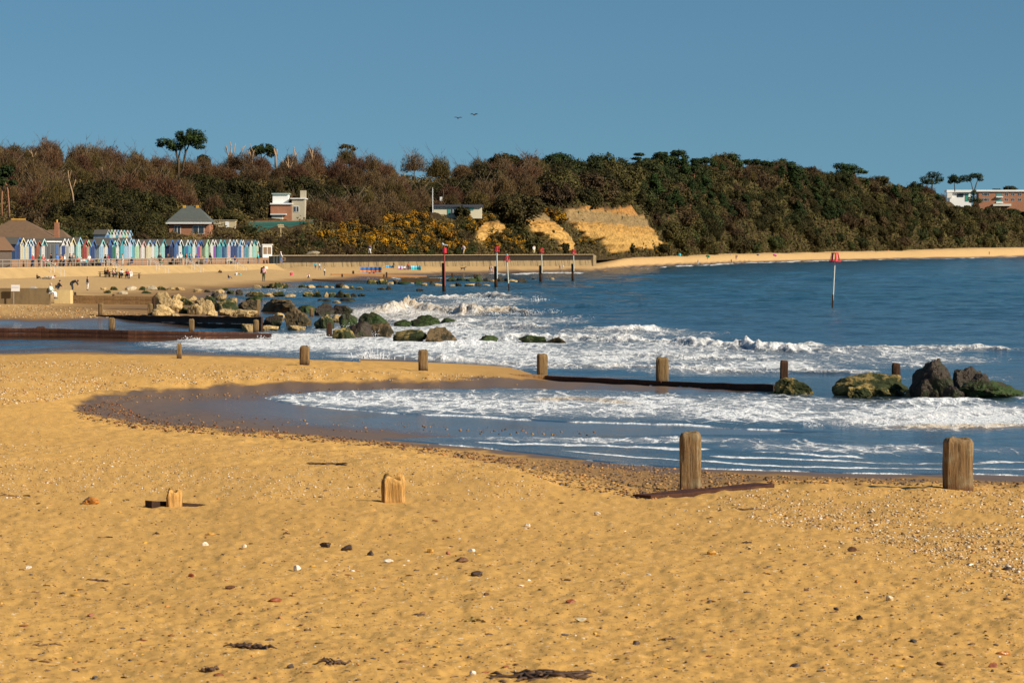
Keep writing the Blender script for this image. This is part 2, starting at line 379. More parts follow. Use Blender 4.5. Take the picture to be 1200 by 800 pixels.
lam = .03*np.clip(WYY/60,.6,4)
z = .055*fbm(WX*.22+WYY*.05, WYY*.16, 4, 71)+.035*np.sin(WYY*.75+WX*.12+2.5*fbm(WX*.05,WYY*.03,2,5))
z = z*np.clip((WYY-50)/90,.25,2.0)
z += sstep(140,420,WYY)*(.15*fbm(WX*.06, WYY*.07, 3, 91)+.24*fbm(WX*.05+WYY*.01, WYY*.115, 3, 93))
def ridge(line, h, wd, D, s=0., ragged=.5, tail=2.2, seed=0, thin=False):
    global z, foam, silt
    L = np.array(line, float); a, b = L[0,0], L[-1,0]
    pl = np.interp(WPX, L[:,0], L[:,1]); pl = np.where(WPX < a, L[0,1], pl)
    Yl = 18000/(pl-292)
    nz = fbm(WX*.16+seed*3.1, WYY*.02, 4, 100+seed); fine = fbm(WX*1.1+seed, WYY*.3, 4, 150+seed)
    d = WYY-Yl-nz*(wd*1.5+(.9 if thin else .3))-fine*(wd*.5+.12)
    tp = sstep(a, a+(b-a)*.2, WPX)*(1-sstep(b-(b-a)*.25, b, WPX)) if not thin else sstep(a,a+30,WPX)*(1-sstep(b-60,b,WPX))
    amp = tp*np.clip(1+1.3*ragged*fbm(WX*.28, WYY*.04, 4, 200+seed), .0, 1.8)
    tip = 1+.55*fbm(WX*1.9,WYY*.8,4,seed+300)
    z = z + .62*h*amp*np.exp(-np.where(d < 0, (d/(wd*.75))**2, (d/(wd*1.7))**2))*tip
    fo = D*np.clip(amp,0,1.1)*np.exp(-np.where(d < 0, (d/(wd*.9))**2, (d/(wd*tail*1.25))**2))
    foam = np.maximum(foam, .92*fo); silt = np.maximum(silt, s*tp*np.exp(-(d/(wd*1.4))**2))
def blob(cx, cy, sx, sy, D, s=0.):
    global foam, silt
    e = np.exp(-(((WPX-cx)/sx)**2+((wpy0-cy)/sy)**2)**1.5)
    foam = np.maximum(foam, D*e); silt = np.maximum(silt, s*e)
# surf drawn as the lines the crests follow
ridge([(1000,506),(1060,503),(1130,501),(1260,497),(1400,494)], .30, .9, 1.0, .9, .9, 2, 1)
ridge([(930,494),(1040,490),(1120,486),(1260,480),(1400,476)], .22, 1.3, .95, .1, .8, 2.5, 2)
ridge([(1000,478),(1100,474),(1200,470),(1400,466)], .15, 1.5, .8, 0, .7, 2.5, 3)
ridge([(610,473),(660,470.5),(700,470),(760,474)], .14, .8, .55, 1.0, .9, 2, 4)
ridge([(560,456),(680,455),(800,455),(900,458)], .03, .9, .7, 0, .8, 2, 5)
ridge([(436,514.5),(560,512),(700,512),(860,510),(960,508)], .05, .32, 1.0, 0, .8, 1.5, 6, True)
ridge([(540,523.5),(600,525),(700,528),(860,532),(1040,535)], .05, .35, .95, 0, .9, 1.5, 7, True)
ridge([(820,539),(900,541.5),(1040,543.5),(1260,546),(1500,549)], .05, .28, 1.0, .1, .5, 1.6, 8, True)
ridge([(640,533.5),(740,544),(860,549.5),(1000,551.5),(1260,555),(1500,560)], .03, .24, 1.0, 0, .4, 1.3, 9, True)
ridge([(200,400),(260,396),(330,394),(400,391),(480,389),(560,391)], .22, 2.2, 1.0, .25, .7, 2, 10)
ridge([(190,409),(300,408),(420,407),(520,404),(640,404)], .22, 1.7, 1.0, 0, .7, 2.2, 11)
ridge([(330,421),(440,422),(560,425),(660,429),(780,433),(880,436),(960,438)], .20, 1.0, .95, .25, .9, 2, 12)
ridge([(520,398),(600,397),(680,399),(760,403),(850,408),(950,410),(1060,413)], .42, 2.4, 1.0, .15, .8, 2.0, 13)
ridge([(480,382),(580,383),(660,386),(740,387),(820,384)], .35, 3, .9, .2, .9, 1.8, 14)
ridge([(820,409),(900,407),(1000,407),(1100,409),(1260,412)], .25, 1.8, .8, .2, .9, 2, 15)
ridge([(640,418),(740,416),(860,420),(1000,424)], .16, 1.6, .8, .1, .9, 3, 16)
ridge([(405,372),(440,367),(480,363),(540,367),(600,366),(660,369)], .75, 3.6, 1.0, .9, .8, 2.2, 17)
ridge([(395,380),(450,380),(520,379),(600,378)], .25, 3, .95, .2, .9, 2.2, 18)
ridge([(470,354),(520,350),(570,348),(640,351)], .5, 4.5, .85, .3, .9, 1.6, 19)
ridge([(560,345.5),(610,345),(650,347)], .25, 4, .6, .2, .9, 1.5, 20)
ridge([(820,434),(940,437),(1060,438)], .12, 1.2, .8, .1, .9, 2, 21)
ridge([(640,361),(760,358),(900,356)], .25, 5, .14, 0, .9, 1.5, 22)
ridge([(560,322.5),(620,321),(700,320)], .2, 9, 1.1, .1, .6, 2, 23)
ridge([(690,320),(740,315.5),(800,312.2),(870,309),(950,306.6),(1050,304.3),(1200,301.3),(1400,299.2)], .2, 13, 1.15, .1, .9, 1.6, 24)
ridge([(395,325.5),(440,326),(520,327.5),(600,326)], .12, 8, .75, 0, .9, 1.6, 25)
blob(470,402,330,17,.76); blob(660,416,340,21,.72); blob(330,402,180,14,.82); blob(500,387,170,10,.76); blob(470,368,110,13,.78,.45); blob(860,428,190,13,.66); blob(1010,420,190,15,.54); blob(1080,409,200,6,.55)
blob(1100,488,190,20,.80); blob(720,476,440,19,.68); blob(450,472,190,14,.68); blob(900,487,200,14,.66); blob(700,520,330,6,.52); blob(1050,526,280,9,.50); blob(700,459,260,6,.5)
blob(560,354,120,9,.52); blob(330,340,70,5,.45); blob(560,376,160,8,.6); blob(720,392,160,9,.56); blob(620,338,90,3,.3); blob(1120,444,120,8,.4)
foam = foam + .10*fbm(WX*.12, WYY*.05, 3, 777)*(foam > .15)
# the thin sheets of swash that run up the sand
sds = [polysd(WPX+jx*2, wpy+jx*.5, p) for p in (S1, S2, S3)]
sd = np.maximum(np.maximum(sds[0], sds[1]), sds[2])
z = np.where(sd > -1.5, np.maximum(z*(.25+.75*sstep(4,30,sd)), wg-.05+.075*sstep(-.4,.8,sd)), np.where((WYY < np.interp(WPX,[0,590,640,776,908,1600],[122,121,116.8,112.3,107.8,104])) & (wg > -.35), np.minimum(z, wg-.06), z))
foam = np.where(sds[2] > -.8, np.maximum(foam, .3), foam)
foam = np.maximum(foam, np.where((sds[0] > -.6) & (wpy > 462) & (WPX < 930), 1.05*np.clip(.75+.8*fbm(WX*.5,WYY*.1,3,55),.2,1)*np.exp(-(np.maximum(sds[0],0)/(1.3+.9*fbm(WX*.3,WYY*.05,2,56)))**2), 0))
foam = np.maximum(foam, np.where((sds[1] > -.6) & (wpy > 520), .95*np.clip(.7+.9*fbm(WX*.5,WYY*.1,3,57),.1,1)*np.exp(-(np.maximum(sds[1],0)/1.0)**2), 0))
foam = np.clip(foam, 0, 1.2)
Wd = np.stack([WX, WYY, z], -1)
def water_material():
    t = NT('sea_water'); v = t.wcoord()
    fo = t.attr('foam'); si = t.attr('silt')
    n1 = t.noise(t.wcoord((.5,.14,.5)), 1.0, 6, .62, .7); n2 = t.noise(t.wcoord((1.9,.62,2)), 1.0, 5, .65, 1.0)
    n3 = t.noise(t.wcoord((6.5,2.4,6)), 1.0, 4, .7, .5)
    warp = t.n('ShaderNodeVectorMath', operation='ADD'); nv = t.n('ShaderNodeTexNoise'); nv.inputs['Scale'].default_value = .8; t.t.links.new(t.wcoord((1,.5,1)), nv.inputs['Vector'])
    t.t.links.new(t.wcoord((1.5,.42,1)), warp.inputs[0]); t.t.links.new(nv.outputs['Color'], warp.inputs[1])
    ve = t.voro(warp.outputs[0], 1.0, 'Distance', 'DISTANCE_TO_EDGE'); lace = t.ramp(ve, (.0,1.),(.10,.55),(.32,.0))
    nn = t.math('ADD', t.math('ADD', t.math('MULTIPLY', t.ramp(n1,(.28,.0),(.72,1.)), .36), t.math('MULTIPLY', t.ramp(n2,(.28,.0),(.72,1.)), .26)), t.math('ADD', t.math('MULTIPLY', t.ramp(n3,(.3,.0),(.7,1.)), .14), t.math('MULTIPLY', lace, .24)))
    th = t.math('SUBTRACT', 1.0, fo)
    k = t.math('SUBTRACT', nn, t.math('ADD', t.math('MULTIPLY', th, .88), .06))
    mask = t.ramp(t.math('ADD', t.math('MULTIPLY', k, 2.2), .3, clamp=True), (.22,.0),(.36,.22),(.52,.62),(.75,1.))
    veil = t.math('MULTIPLY', t.ramp(fo, (.34,.0),(.68,.62)), t.ramp(t.math('ADD', t.math('MULTIPLY', n3, .6), t.math('MULTIPLY', n2, .4)), (.36,.25),(.58,1.)))
    mask = t.math('MAXIMUM', mask, veil)
    mask = t.math('MULTIPLY', mask, t.math('GREATER_THAN', fo, .02))
    dist = t.n('ShaderNodeSeparateXYZ'); t.t.links.new(v, dist.inputs[0])
    near = t.math('DIVIDE', t.math('SUBTRACT', dist.outputs[1], 80.), 240., clamp=True)
    deep = t.mix(near, (.030,.058,.085), (.002,.058,.085))
    deep = t.mix(t.noise(t.wcoord((.03,.008,.02)), 1.0, 3, .6), deep, t.mix(near, (.022,.042,.062), (.001,.030,.046)))
    body = t.mix(t.math('MULTIPLY', si, .85), deep, (.30,.19,.085))
    fcol = t.mix(t.math('MULTIPLY', si, t.ramp(n2,(.35,1.),(.7,.25))), t.mix(t.ramp(n3,(.3,.0),(.6,1.)), (.50,.55,.62), (.84,.84,.82)), (.56,.41,.23))
    col = t.mix(mask, body, fcol)
    rip = t.noise(t.wcoord((1.1,.55,1)), 1.0, 6, .62, .5); chop = t.noise(t.wcoord((.16,.12,.1)), 1.0, 5, .6, .4); rip2 = t.noise(t.wcoord((4.5,2.6,4)), 1.0, 4, .6)
    hh = t.math('ADD', t.math('MULTIPLY', rip, .30), t.math('MULTIPLY', chop, t.math('MULTIPLY', near, 1.7)))
    hh = t.math('ADD', hh, t.math('MULTIPLY', rip2, .035))
    hh = t.math('ADD', hh, t.math('MULTIPLY', mask, t.math('ADD', t.math('MULTIPLY', n3, .16), t.math('MULTIPLY', n2, .3))))
    bp = t.n('ShaderNodeBump'); bp.inputs['Distance'].default_value = 1.0
    t.set(bp.inputs['Strength'], t.math('ADD', t.math('ADD', .24, t.math('MULTIPLY', near, .66)), t.math('MULTIPLY', mask, .3))); t.set(bp.inputs['Height'], hh)
    t.P(col=col, rough=t.math('ADD', .12, t.math('MULTIPLY', mask, .6)), ior=1.333, normal=bp.outputs[0], spec=t.math('SUBTRACT', .34, t.math('MULTIPLY', mask, .28)))
    return t.m
M_SEA = water_material()
sea = mobj('sea', grid_mesh('sea', Wd, [M_SEA], dict(foam=foam, silt=silt)))
tag(sea, kind='structure')
# ------------------------------------------------------------------ the wooded cliff behind the beach
# knots per photo column: foot of the slope, first break, second break, ridge (row, distance)
HK = [(-340,[(286,475),(262,540),(226,640),(186,860)]), (0,[(286,476),(266,535),(230,650),(187,860)]), (150,[(286,515),(262,565),(234,660),(206,880)]),
 (250,[(287,548),(264,600),(238,680),(211,900)]), (310,[(297,580),(266,606),(256,630),(203,900)]), (360,[(297.6,592),(265,618),(254,640),(201,905)]), (430,[(297.6,616),(265,634),(252,672),(203,920)]),
 (490,[(297.4,636),(258,658),(243,700),(210,945)]), (560,[(297.2,668),(256,692),(233,745),(213,960)]), (620,[(297.2,697),(251,714),(222,770),(210,980)]),
 (690,[(299.5,742),(246,762),(214,810),(205,1000)]), (740,[(298,868),(246,895),(212,960),(204,1060)]), (770,[(298.5,930),(262,955),(218,1015),(202,1105)]), (800,[(299,1010),(262,1040),(222,1095),(202,1165)]),
 (870,[(297,1165),(262,1198),(226,1250),(200,1330)]), (950,[(296,1345),(262,1380),(232,1435),(207,1510)]), (1050,[(294,1590),(262,1630),(238,1690),(219,1770)]),
 (1095,[(292.8,1760),(264,1805),(241,1865),(227,1945)]), (1125,[(292,1860),(265,1910),(251,1980),(244,2060)]), (1200,[(290,2150),(266,2195),(252,2260),(245,2350)]), (1400,[(287,2700),(268,2750),(250,2830),(240,2950)]), (1700,[(284,3300),(270,3400),(255,3500),(248,3600)])]
_hp = np.array([h[0] for h in HK], float); _hk = np.array([h[1] for h in HK], float)      # (n,4,2)
def hill(px, t, noise=True):
    """t 0 foot .. 3 ridge .. 4 behind; -> X, Y, Z arrays"""
    px = np.asarray(px, float); t = np.asarray(t, float)
    kr = [np.interp(px, _hp, _hk[:,k,0]) for k in range(4)]; ky = [np.interp(px, _hp, _hk[:,k,1]) for k in range(4)]
    kz = [H-(r-Y0)*y/F for r, y in zip(kr, ky)]
    kz[0] = kz[0]-1.2
    ky.append(ky[3]*1.18); kz.append(kz[3]*.75)
    Y = np.zeros(np.broadcast(px,t).shape); Z = np.zeros_like(Y)
    i = np.clip(np.floor(t).astype(int), 0, 3); f = t-i
    for k in range(4):
        m = i == k; g = f
        Y = np.where(m, ky[k]+(ky[k+1]-ky[k])*g, Y); Z = np.where(m, kz[k]+(kz[k+1]-kz[k])*g, Z)
    X = (px-600)/F*Y
    if noise: Z = Z + np.clip(t*1.5,0,1)*(1.3*fbm(X*.045, Y*.03, 4, 401)+.5*fbm(X*.2,Y*.12,3,402))
    return X, Y, Z
def onhill(px, row):                     # where the hillside is seen at that row
    ts = np.linspace(.02, 3.0, 400); x, y, zq = hill(np.full(400, float(px)), ts); rw = Y0+(H-zq)*F/y
    return float(y[int(np.argmin(np.abs(rw-row)))])
hc = np.concatenate([np.arange(-340,-20,10.), np.arange(-20,1220,2.), np.arange(1220,1701,12.)])
ht = np.concatenate([np.linspace(0,1,46)[:-1], np.linspace(1,2,22)[:-1], np.linspace(2,3,20)[:-1], np.linspace(3,4,6)])
HPX, HT = np.meshgrid(hc, ht)
hx, hy, hz = hill(HPX, HT)
hrow = Y0+(H-hz)*F/hy
# bare sandstone: where the scar is open
SCARS = [[(652,250),(675,243),(700,243),(738,243),(757,259),(770,277),(776,288),(757,292),(722,297),(712,290),(700,281),(681,276),(668,262)],
 [(604,254),(636,247),(646,260),(660,270),(672,284),(674,297),(664,295),(650,283),(628,271)],
 [(556,263),(575,259),(592,261),(590,272),(574,274),(566,289),(558,283)]]
cliff = np.zeros_like(hz)
for p in SCARS:
    sd = polysd(HPX+5*fbm(hx*.3,hz*.35,3,411), hrow+4*fbm(hx*.3,hz*.35,3,412), p)
    cliff = np.maximum(cliff, sstep(-1.5, 1.5, sd)*(HT < 1.35))
rough = (fbm(hx*.5, hz*.9, 5, 421)*.7+2.6*np.abs(fbm(hx*.34, hz*.06, 4, 422))+.5*np.abs(fbm(hx*1.3,hz*.2,3,423)))*cliff
strata = .45*np.sin(hz*2.2+fbm(hx*.05,hz*.05,2,4)*2)*cliff
HG = np.stack([hx+rough*.5, hy-(rough+strata)*.9, hz], -1)
def cliff_material():
    t = NT('hillside_ground'); v = t.wcoord(); c = t.attr('cliff')
    sep = t.n('ShaderNodeSeparateXYZ'); t.t.links.new(v, sep.inputs[0])
    zz = t.math('ADD', sep.outputs[2], t.math('MULTIPLY', t.noise(v,.12,4), 2.2))
    band = t.ramp(t.math('DIVIDE', zz, 22.), (.0,(.46,.25,.068)),(.40,(.56,.33,.10)),(.56,(.50,.27,.075)),(.60,(.28,.19,.09)),(.70,(.32,.215,.095)),(.76,(.50,.235,.065)),(.95,(.42,.19,.055)))
    fine = t.noise(t.wcoord((.5,.5,1.1)), 1.6, 6, .7)
    rock = t.mix(t.ramp(fine,(.40,.0),(.56,1.)), t.mix(.62, band, (.09,.055,.02)), band)
    pit = t.voro(t.wcoord((.55,.55,.9)), 1.0)
    rock = t.mix(t.ramp(pit,(.12,.75),(.26,.0)), rock, (.07,.05,.02))
    soil = t.mix(t.noise(v, .25, 5, .7), (.032,.022,.011), (.075,.05,.022))
    hh = t.math('ADD', fine, t.math('MULTIPLY', pit, .6))
    t.P(col=t.mix(c, soil, rock), rough=.95, normal=t.bump(hh, .9, .5), spec=.1)
    return t.m
M_HILL = cliff_material()
hillo = mobj('hillside', grid_mesh('hillside', HG, [M_HILL], dict(cliff=cliff)))
tag(hillo, kind='structure')

# ------------------------------------------------------------------ plants
def leafmat(name, a, b, c=None, vari=.25):
    """foliage whose clumps differ in hue; attribute col.r = clump tone"""
    t = NT(name); k = t.n('ShaderNodeSeparateColor'); t.t.links.new(t.attr('col','Color'), k.inputs[0])
    col = t.mix(k.outputs[0], a, b)
    if c: col = t.mix(t.math('GREATER_THAN', k.outputs[1], .72), col, c)
    h = t.n('ShaderNodeHueSaturation'); r = t.orand()
    t.set(h.inputs['Value'], t.math('ADD', 1-vari, t.math('MULTIPLY', r, 2*vari))); t.set(h.inputs['Hue'], t.math('ADD', .495, t.math('MULTIPLY', r, .015))); t.set(h.inputs['Color'], col)
    t.P(col=h.outputs[0], rough=.75, spec=.15)
    return t.m
L_EVER = leafmat('evergreen_leaves', (.014,.015,.004), (.060,.050,.013))
L_SCRUB = leafmat('scrub_leaves', (.022,.017,.005), (.098,.070,.022), (.060,.056,.014), .3)
L_SCRUBG = leafmat('green_scrub_leaves', (.014,.019,.005), (.060,.064,.016), None, .3)
L_SCRUBR = leafmat('russet_scrub_leaves', (.030,.019,.008), (.112,.070,.030), None, .3)
L_PINE = leafmat('pine_needles', (.011,.022,.005), (.042,.062,.014))
L_TWIG = leafmat('winter_twigs', (.060,.034,.014), (.160,.094,.042), None, .25)
L_TWIGR = leafmat('red_winter_twigs', (.062,.027,.013), (.155,.074,.036), None, .2)
L_TWIGO = leafmat('olive_winter_twigs', (.048,.034,.010), (.135,.092,.028), None, .25)
L_GORSE = leafmat('gorse_leaves', (.025,.022,.007), (.07,.055,.016))
L_FLOWER = leafmat('gorse_flowers', (.28,.125,.008), (.50,.235,.012), None, .15)
def barkmat(name, a, b):
    t = NT(name); t.P(col=t.mix(t.noise(t.coord((1,1,.3)), 3., 4, .7), a, b), rough=.9, spec=.1); return t.m
B_BROWN = barkmat('brown_bark', (.045,.03,.018), (.13,.09,.055))
B_GREY = barkmat('grey_winter_bark', (.10,.07,.045), (.26,.19,.125))
B_PALE = barkmat('dead_pale_wood', (.28,.18,.10), (.48,.32,.19))
B_PINK = barkmat('pink_pine_bark', (.22,.10,.06), (.38,.19,.12))
rng = np.random.default_rng(7)
def quads(C, N, S, asp, tone, rg):
    """small leaf-sized faces: centres C, facing N, size S"""
    n = len(C); N = N/np.maximum(1e-6, np.linalg.norm(N, axis=1, keepdims=True))
    A = rg.normal(size=(n,3)); A -= N*np.sum(A*N,1,keepdims=True); A /= np.maximum(1e-6,np.linalg.norm(A,axis=1,keepdims=True)); B = np.cross(N, A)
    S = np.broadcast_to(S, (n,))[:,None]; a = A*S*asp; b = B*S/asp
    V = np.stack([C-a-b*.4, C-b*.9+a*.1, C+a-b*.1, C+b*.9], 1).reshape(-1,3)
    cols = np.repeat(np.stack([tone, rg.random(n), rg.random(n)],1), 4, 0)
    return V, np.arange(4*n).reshape(n,4), cols
def crown_mesh(name, mat, seed, lumps, n, leaf, asp=1.15, up=.35, shell=.55, noise=.5):
    """lumps: (x,y,z,rx,ry,rz) ellipsoids filled with leaf faces near their surface; nothing where the gap noise says so"""
    rg = np.random.default_rng(seed); L = np.array(lumps, float)
    wt = (L[:,3]*L[:,4]+L[:,3]*L[:,5]+L[:,4]*L[:,5]); k = rg.choice(len(L), n, p=wt/wt.sum())
    d = rg.normal(size=(n,3)); d /= np.linalg.norm(d,axis=1,keepdims=True)
    r = shell+(1-shell)*rg.random(n)**.6
    bump = 1+.42*fbm(d[:,0]*2.5+k*3.7, d[:,1]*2.5+d[:,2]*2.9, 3, seed)
    C = L[k,:3]+d*L[k,3:]*(r*bump)[:,None]
    keep = (fbm(C[:,0]*noise+seed, C[:,1]*noise+C[:,2]*noise*1.4, 2, seed+5) > -.32) & (C[:,2] > .02)
    C = C[keep]; d = d[keep]; k = k[keep]
    N = d+rg.normal(size=d.shape)*.55; N[:,2] += up
    tone = np.clip(.5+.55*fbm(C[:,0]*.8, C[:,1]*.8+C[:,2]*1.1, 3, seed+9)+.18*rg.normal(size=len(C))+.15*((k%3)-1), 0, 1)
    V, Fq, cc = quads(C, N, leaf*(.6+.8*rg.random(len(C))), asp, tone, rg)
    return mesh_np(name, V, Fq, [mat], False, None, cc)
def limb_mesh(name, mat, tubes):
    mb = MB()
    for pts, r0, r1 in tubes:
        n = len(pts); mb.tube(pts, [r0+(r1-r0)*i/(n-1) for i in range(n)], 5)
    return mb.mesh(name, [mat], True)
def branches(rnd, h, spread, n, r, z0=.3, up=.8):
    """a trunk and its limbs"""
    T = []
    lean = Vector((rnd.uniform(-.06,.06), rnd.uniform(-.06,.06), 0))*h
    tr = [Vector((0,0,-.6)), Vector((lean.x*.3,lean.y*.3,h*.35)), Vector((lean.x,lean.y,h*.75))]
    T.append((tr, r, r*.45))
    for i in range(n):
        k = z0+(.72-z0)*i/max(1,n-1); b = tr[1].lerp(tr[2], max(0,(k*h-tr[1].z)/(tr[2].z-tr[1].z))) if k*h > tr[1].z else tr[0].lerp(tr[1], k*h/tr[1].z)
        a = rnd.uniform(0, 6.28); L = spread*rnd.uniform(.6,1.0)
        e = b+Vector((math.cos(a)*L, math.sin(a)*L, L*up*rnd.uniform(.5,1.3)))
        m = b.lerp(e,.5)+Vector((0,0,-.06*L))+Vector((rnd.uniform(-.1,.1),rnd.uniform(-.1,.1),0))*L
        T.append(([b, m, e], r*.42, r*.12))
        for j in range(3):
            q = m.lerp(e, rnd.random()); a2 = a+rnd.uniform(-1,1); l2 = L*.45
            T.append(([q, q+Vector((math.cos(a2)*l2*.6, math.sin(a2)*l2*.6, l2*.5)), q+Vector((math.cos(a2)*l2, math.sin(a2)*l2, l2*1.1))], r*.18, r*.05))
    return T
def twig_crown(name, mat, seed, h, rad, n):
    """winter crown: thin twigs fanning up and out, open to the sky"""
    rg = np.random.default_rng(seed)
    d = rg.normal(size=(n,3)); d /= np.linalg.norm(d,axis=1,keepdims=True); d[:,2] = np.abs(d[:,2])*.95-.15
    r = rg.random(n)**.45; bump = 1+.35*fbm(d[:,0]*2.2, d[:,1]*2.2+d[:,2]*1.7, 3, seed)
    C = np.stack([d[:,0]*rad*r*bump, d[:,1]*rad*r*bump, h*.42+d[:,2]*h*.55*r*bump], 1)
    D = np.stack([C[:,0]*.55, C[:,1]*.55, np.full(n, .55*h)], 1)+rg.normal(size=(n,3))*.25*h*.5
    D /= np.linalg.norm(D,axis=1,keepdims=True)
    S = rg.normal(size=(n,3)); S -= D*np.sum(S*D,1,keepdims=True); S /= np.linalg.norm(S,axis=1,keepdims=True)
    ln = (.3+.6*rg.random(n))[:,None]; wd = (.03+.045*rg.random(n))[:,None]
    V = np.stack([C-S*wd, C+S*wd, C+D*ln], 1).reshape(-1,3)
    tone = np.clip(.5+.5*fbm(C[:,0]*.6, C[:,1]*.6+C[:,2]*.6, 3, seed+3)+.2*rg.normal(size=n),0,1)
    return mesh_np(name, V, np.arange(3*n).reshape(n,3), [mat], False, None, np.repeat(np.stack([tone,rg.random(n),rg.random(n)],1),3,0))
def lumps_dome(seed, R_, Hh, n):
    rd = random.Random(seed); L = [(0,0,Hh*.42,R_*.72,R_*.72,Hh*.5)]
    for i in range(n):
        a = rd.uniform(0,6.28); q = R_*rd.uniform(.35,.72)
        L.append((math.cos(a)*q, math.sin(a)*q, Hh*rd.uniform(.3,.72), R_*rd.uniform(.25,.45), R_*rd.uniform(.25,.45), Hh*rd.uniform(.18,.32)))
    return L
def lumps_pine(seed, R_, h, n, flat=.16, z0=.5):
    rd = random.Random(seed); L = []
    for i in range(n):
        k = i/(n-1); zz = h*(z0+(.97-z0)*k); a = rd.uniform(0,6.28); q = R_*(1-.72*k)*rd.uniform(.25,.7); s = R_*(.62-.3*k)*rd.uniform(.7,1.1)
        L.append((math.cos(a)*q, math.sin(a)*q, zz, s, s, h*flat*.5*rd.uniform(.7,1.3)))
    return L
PROTO = {}
def proto(kind, i):
    if (kind,i) in PROTO: return PROTO[kind,i]
    s = 1000+i*37; rd = random.Random(s+len(kind))
    if kind == 'bare':
        m = [L_TWIG, L_TWIGR, L_TWIGO, L_TWIG][i%4]
        p = [('trunk', limb_mesh('trunk', (B_GREY if i%2 else B_BROWN), branches(rd, 9.5, 3.4, 9, .17, .3, 1.15))), ('crown', twig_crown('crown', m, s, 9.5, 3.6, (6500,4200,6000,3200)[i%4]))]
    elif kind == 'ever':
        p = [('trunk', limb_mesh('trunk', B_BROWN, branches(rd, 5, 2, 4, .2, .25, .8))), ('crown', crown_mesh('crown', L_EVER, s, lumps_dome(s, 4.0, 6.0, 13), 10500, .15))]
    elif kind == 'scrub':
        p = [('stem', limb_mesh('stem', B_BROWN, branches(rd, 2.6, 1.4, 4, .1, .2, .8))), ('foliage', crown_mesh('foliage', (L_SCRUB,L_SCRUB,L_SCRUBG,L_SCRUBR)[i//5], s, lumps_dome(s, 3.2, 3.8, 14), 9500, .125))]
    elif kind == 'gorse':
        lm = lumps_dome(s, 1.7, 1.9, 9)
        p = [('foliage', crown_mesh('foliage', L_GORSE, s, lm, 2600, .11)), ('flowers', crown_mesh('flowers', L_FLOWER, s+1, [(x,y,z+.12,a*1.02,b*1.02,c) for x,y,z,a,b,c in lm[1:7]], 1000, .085, shell=.9, noise=1.4))]
    elif kind == 'pine':
        p = [('trunk', limb_mesh('trunk', B_PINK, branches(rd, 11, 2.6, 7, .22, .45, .25))), ('crown', crown_mesh('crown', L_PINE, s, lumps_pine(s, 3.9, 12, 11), 5200, .2, up=.8))]
    PROTO[kind,i] = p; return p
ever_count = {}
def plant(kind, i, loc, sc, rz, name, label, cat, group, sz=None):
    r = empty(name, loc, rz); r.scale = (sc, sc, sz or sc)
    for nm, me in proto(kind, i):
        o = mobj(nm, me, r)
        if nm == 'flowers': o['kind'] = 'stuff'
    return tag(r, label, cat, group)
rd = random.Random(11)
def row_of(px, t):
    x, y, zq = hill(px, t); return float(Y0+(H-zq)*F/y), Vector((float(x), float(y), float(zq)))
def inpoly(px, py, poly): return float(polysd(np.array([float(px)]), np.array([float(py)]), poly)[0])
def in_scar(px, py, m=0): return max(inpoly(px, py, p) for p in SCARS) > m
# where each kind grows, as it shows in the photograph
GORSE = [[(372,286),(392,272),(424,266),(452,262),(478,254),(520,262),(538,278),(545,296),(430,297),(395,294)],[(545,256),(575,252),(585,262),(560,268),(590,276),(620,284),(640,297),(575,297),(552,282)],[(672,283),(690,282),(712,292),(735,299),(680,299)],[(742,291),(775,287),(800,296),(800,300),(742,299)],[(640,252),(660,255),(672,268),(660,272)]]
CLEAR = [[(196,238),(246,238),(246,276),(196,276)],[(312,222),(362,222),(362,262),(312,262)],[(500,232),(570,232),(570,254),(500,254)],[(0,245),(66,245),(66,292),(0,292)],[(296,256),(435,248),(435,266),(296,266)],[(1105,216),(1215,216),(1215,243),(1105,243)],[(248,253),(278,253),(278,268),(248,268)]]
DARK = [[(174,226),(200,208),(240,212),(300,212),(322,232),(318,262),(270,262),(248,252),(200,240)],[(348,262),(350,235),(372,224),(400,228),(418,242),(416,258)],[(456,202),(480,196),(540,200),(575,205),(570,238),(500,245),(480,250),(470,225)],[(80,236),(140,232),(178,248),(200,262),(206,284),(90,280),(66,250)]]
placed = []
def ok_gap(px, py, g):
    for a, b, q in placed:
        if abs(a-px) < g and ((a-px)/g)**2+((b-py)/(g*.5))**2 < 1: return False
    return True
cnt = dict(bare=0, ever=0, scrub=0, gorse=0, pine=0)
# things on the hill that stay in open view: rows and columns, distance
VIEW = [(-6,196,19,257,onhill(8,256)),(197,242,245,274,onhill(218,275)),(250,255,277,266,onhill(263,266)),(316,223,360,257,onhill(337,258)),(505,238,534,255,onhill(530,255)),(550,239,567,252,onhill(530,255)),(298,255,432,267,onhill(360,267)),(325,260,333,276,onhill(329,277)),(1110,220,1141,238,2215),(1150,221,1215,241,2240)]
PH = dict(bare=9.0, ever=6.0, scrub=4.0, gorse=2.0, pine=12.5); PR = dict(bare=2.6, ever=3.2, scrub=2.6, gorse=1.5, pine=2.6)
def hides(kind, px, py, Yp, sc, t):
    s = ppm(Yp)*sc
    for f in (.0,.3,.55,.8,.98):
        for dx in (-.8,0,.8):
            qx = px+dx*PR[kind]*s*(1 if f < .7 else .5); qy = py-f*PH[kind]*s
            if any(a < qx < c and b < qy < d and Yp < Yb+2 for a,b,c,d,Yb in VIEW): return True
            if t < 1.3 and f > .2 and in_scar(qx, qy, 2.5): return True
    return False
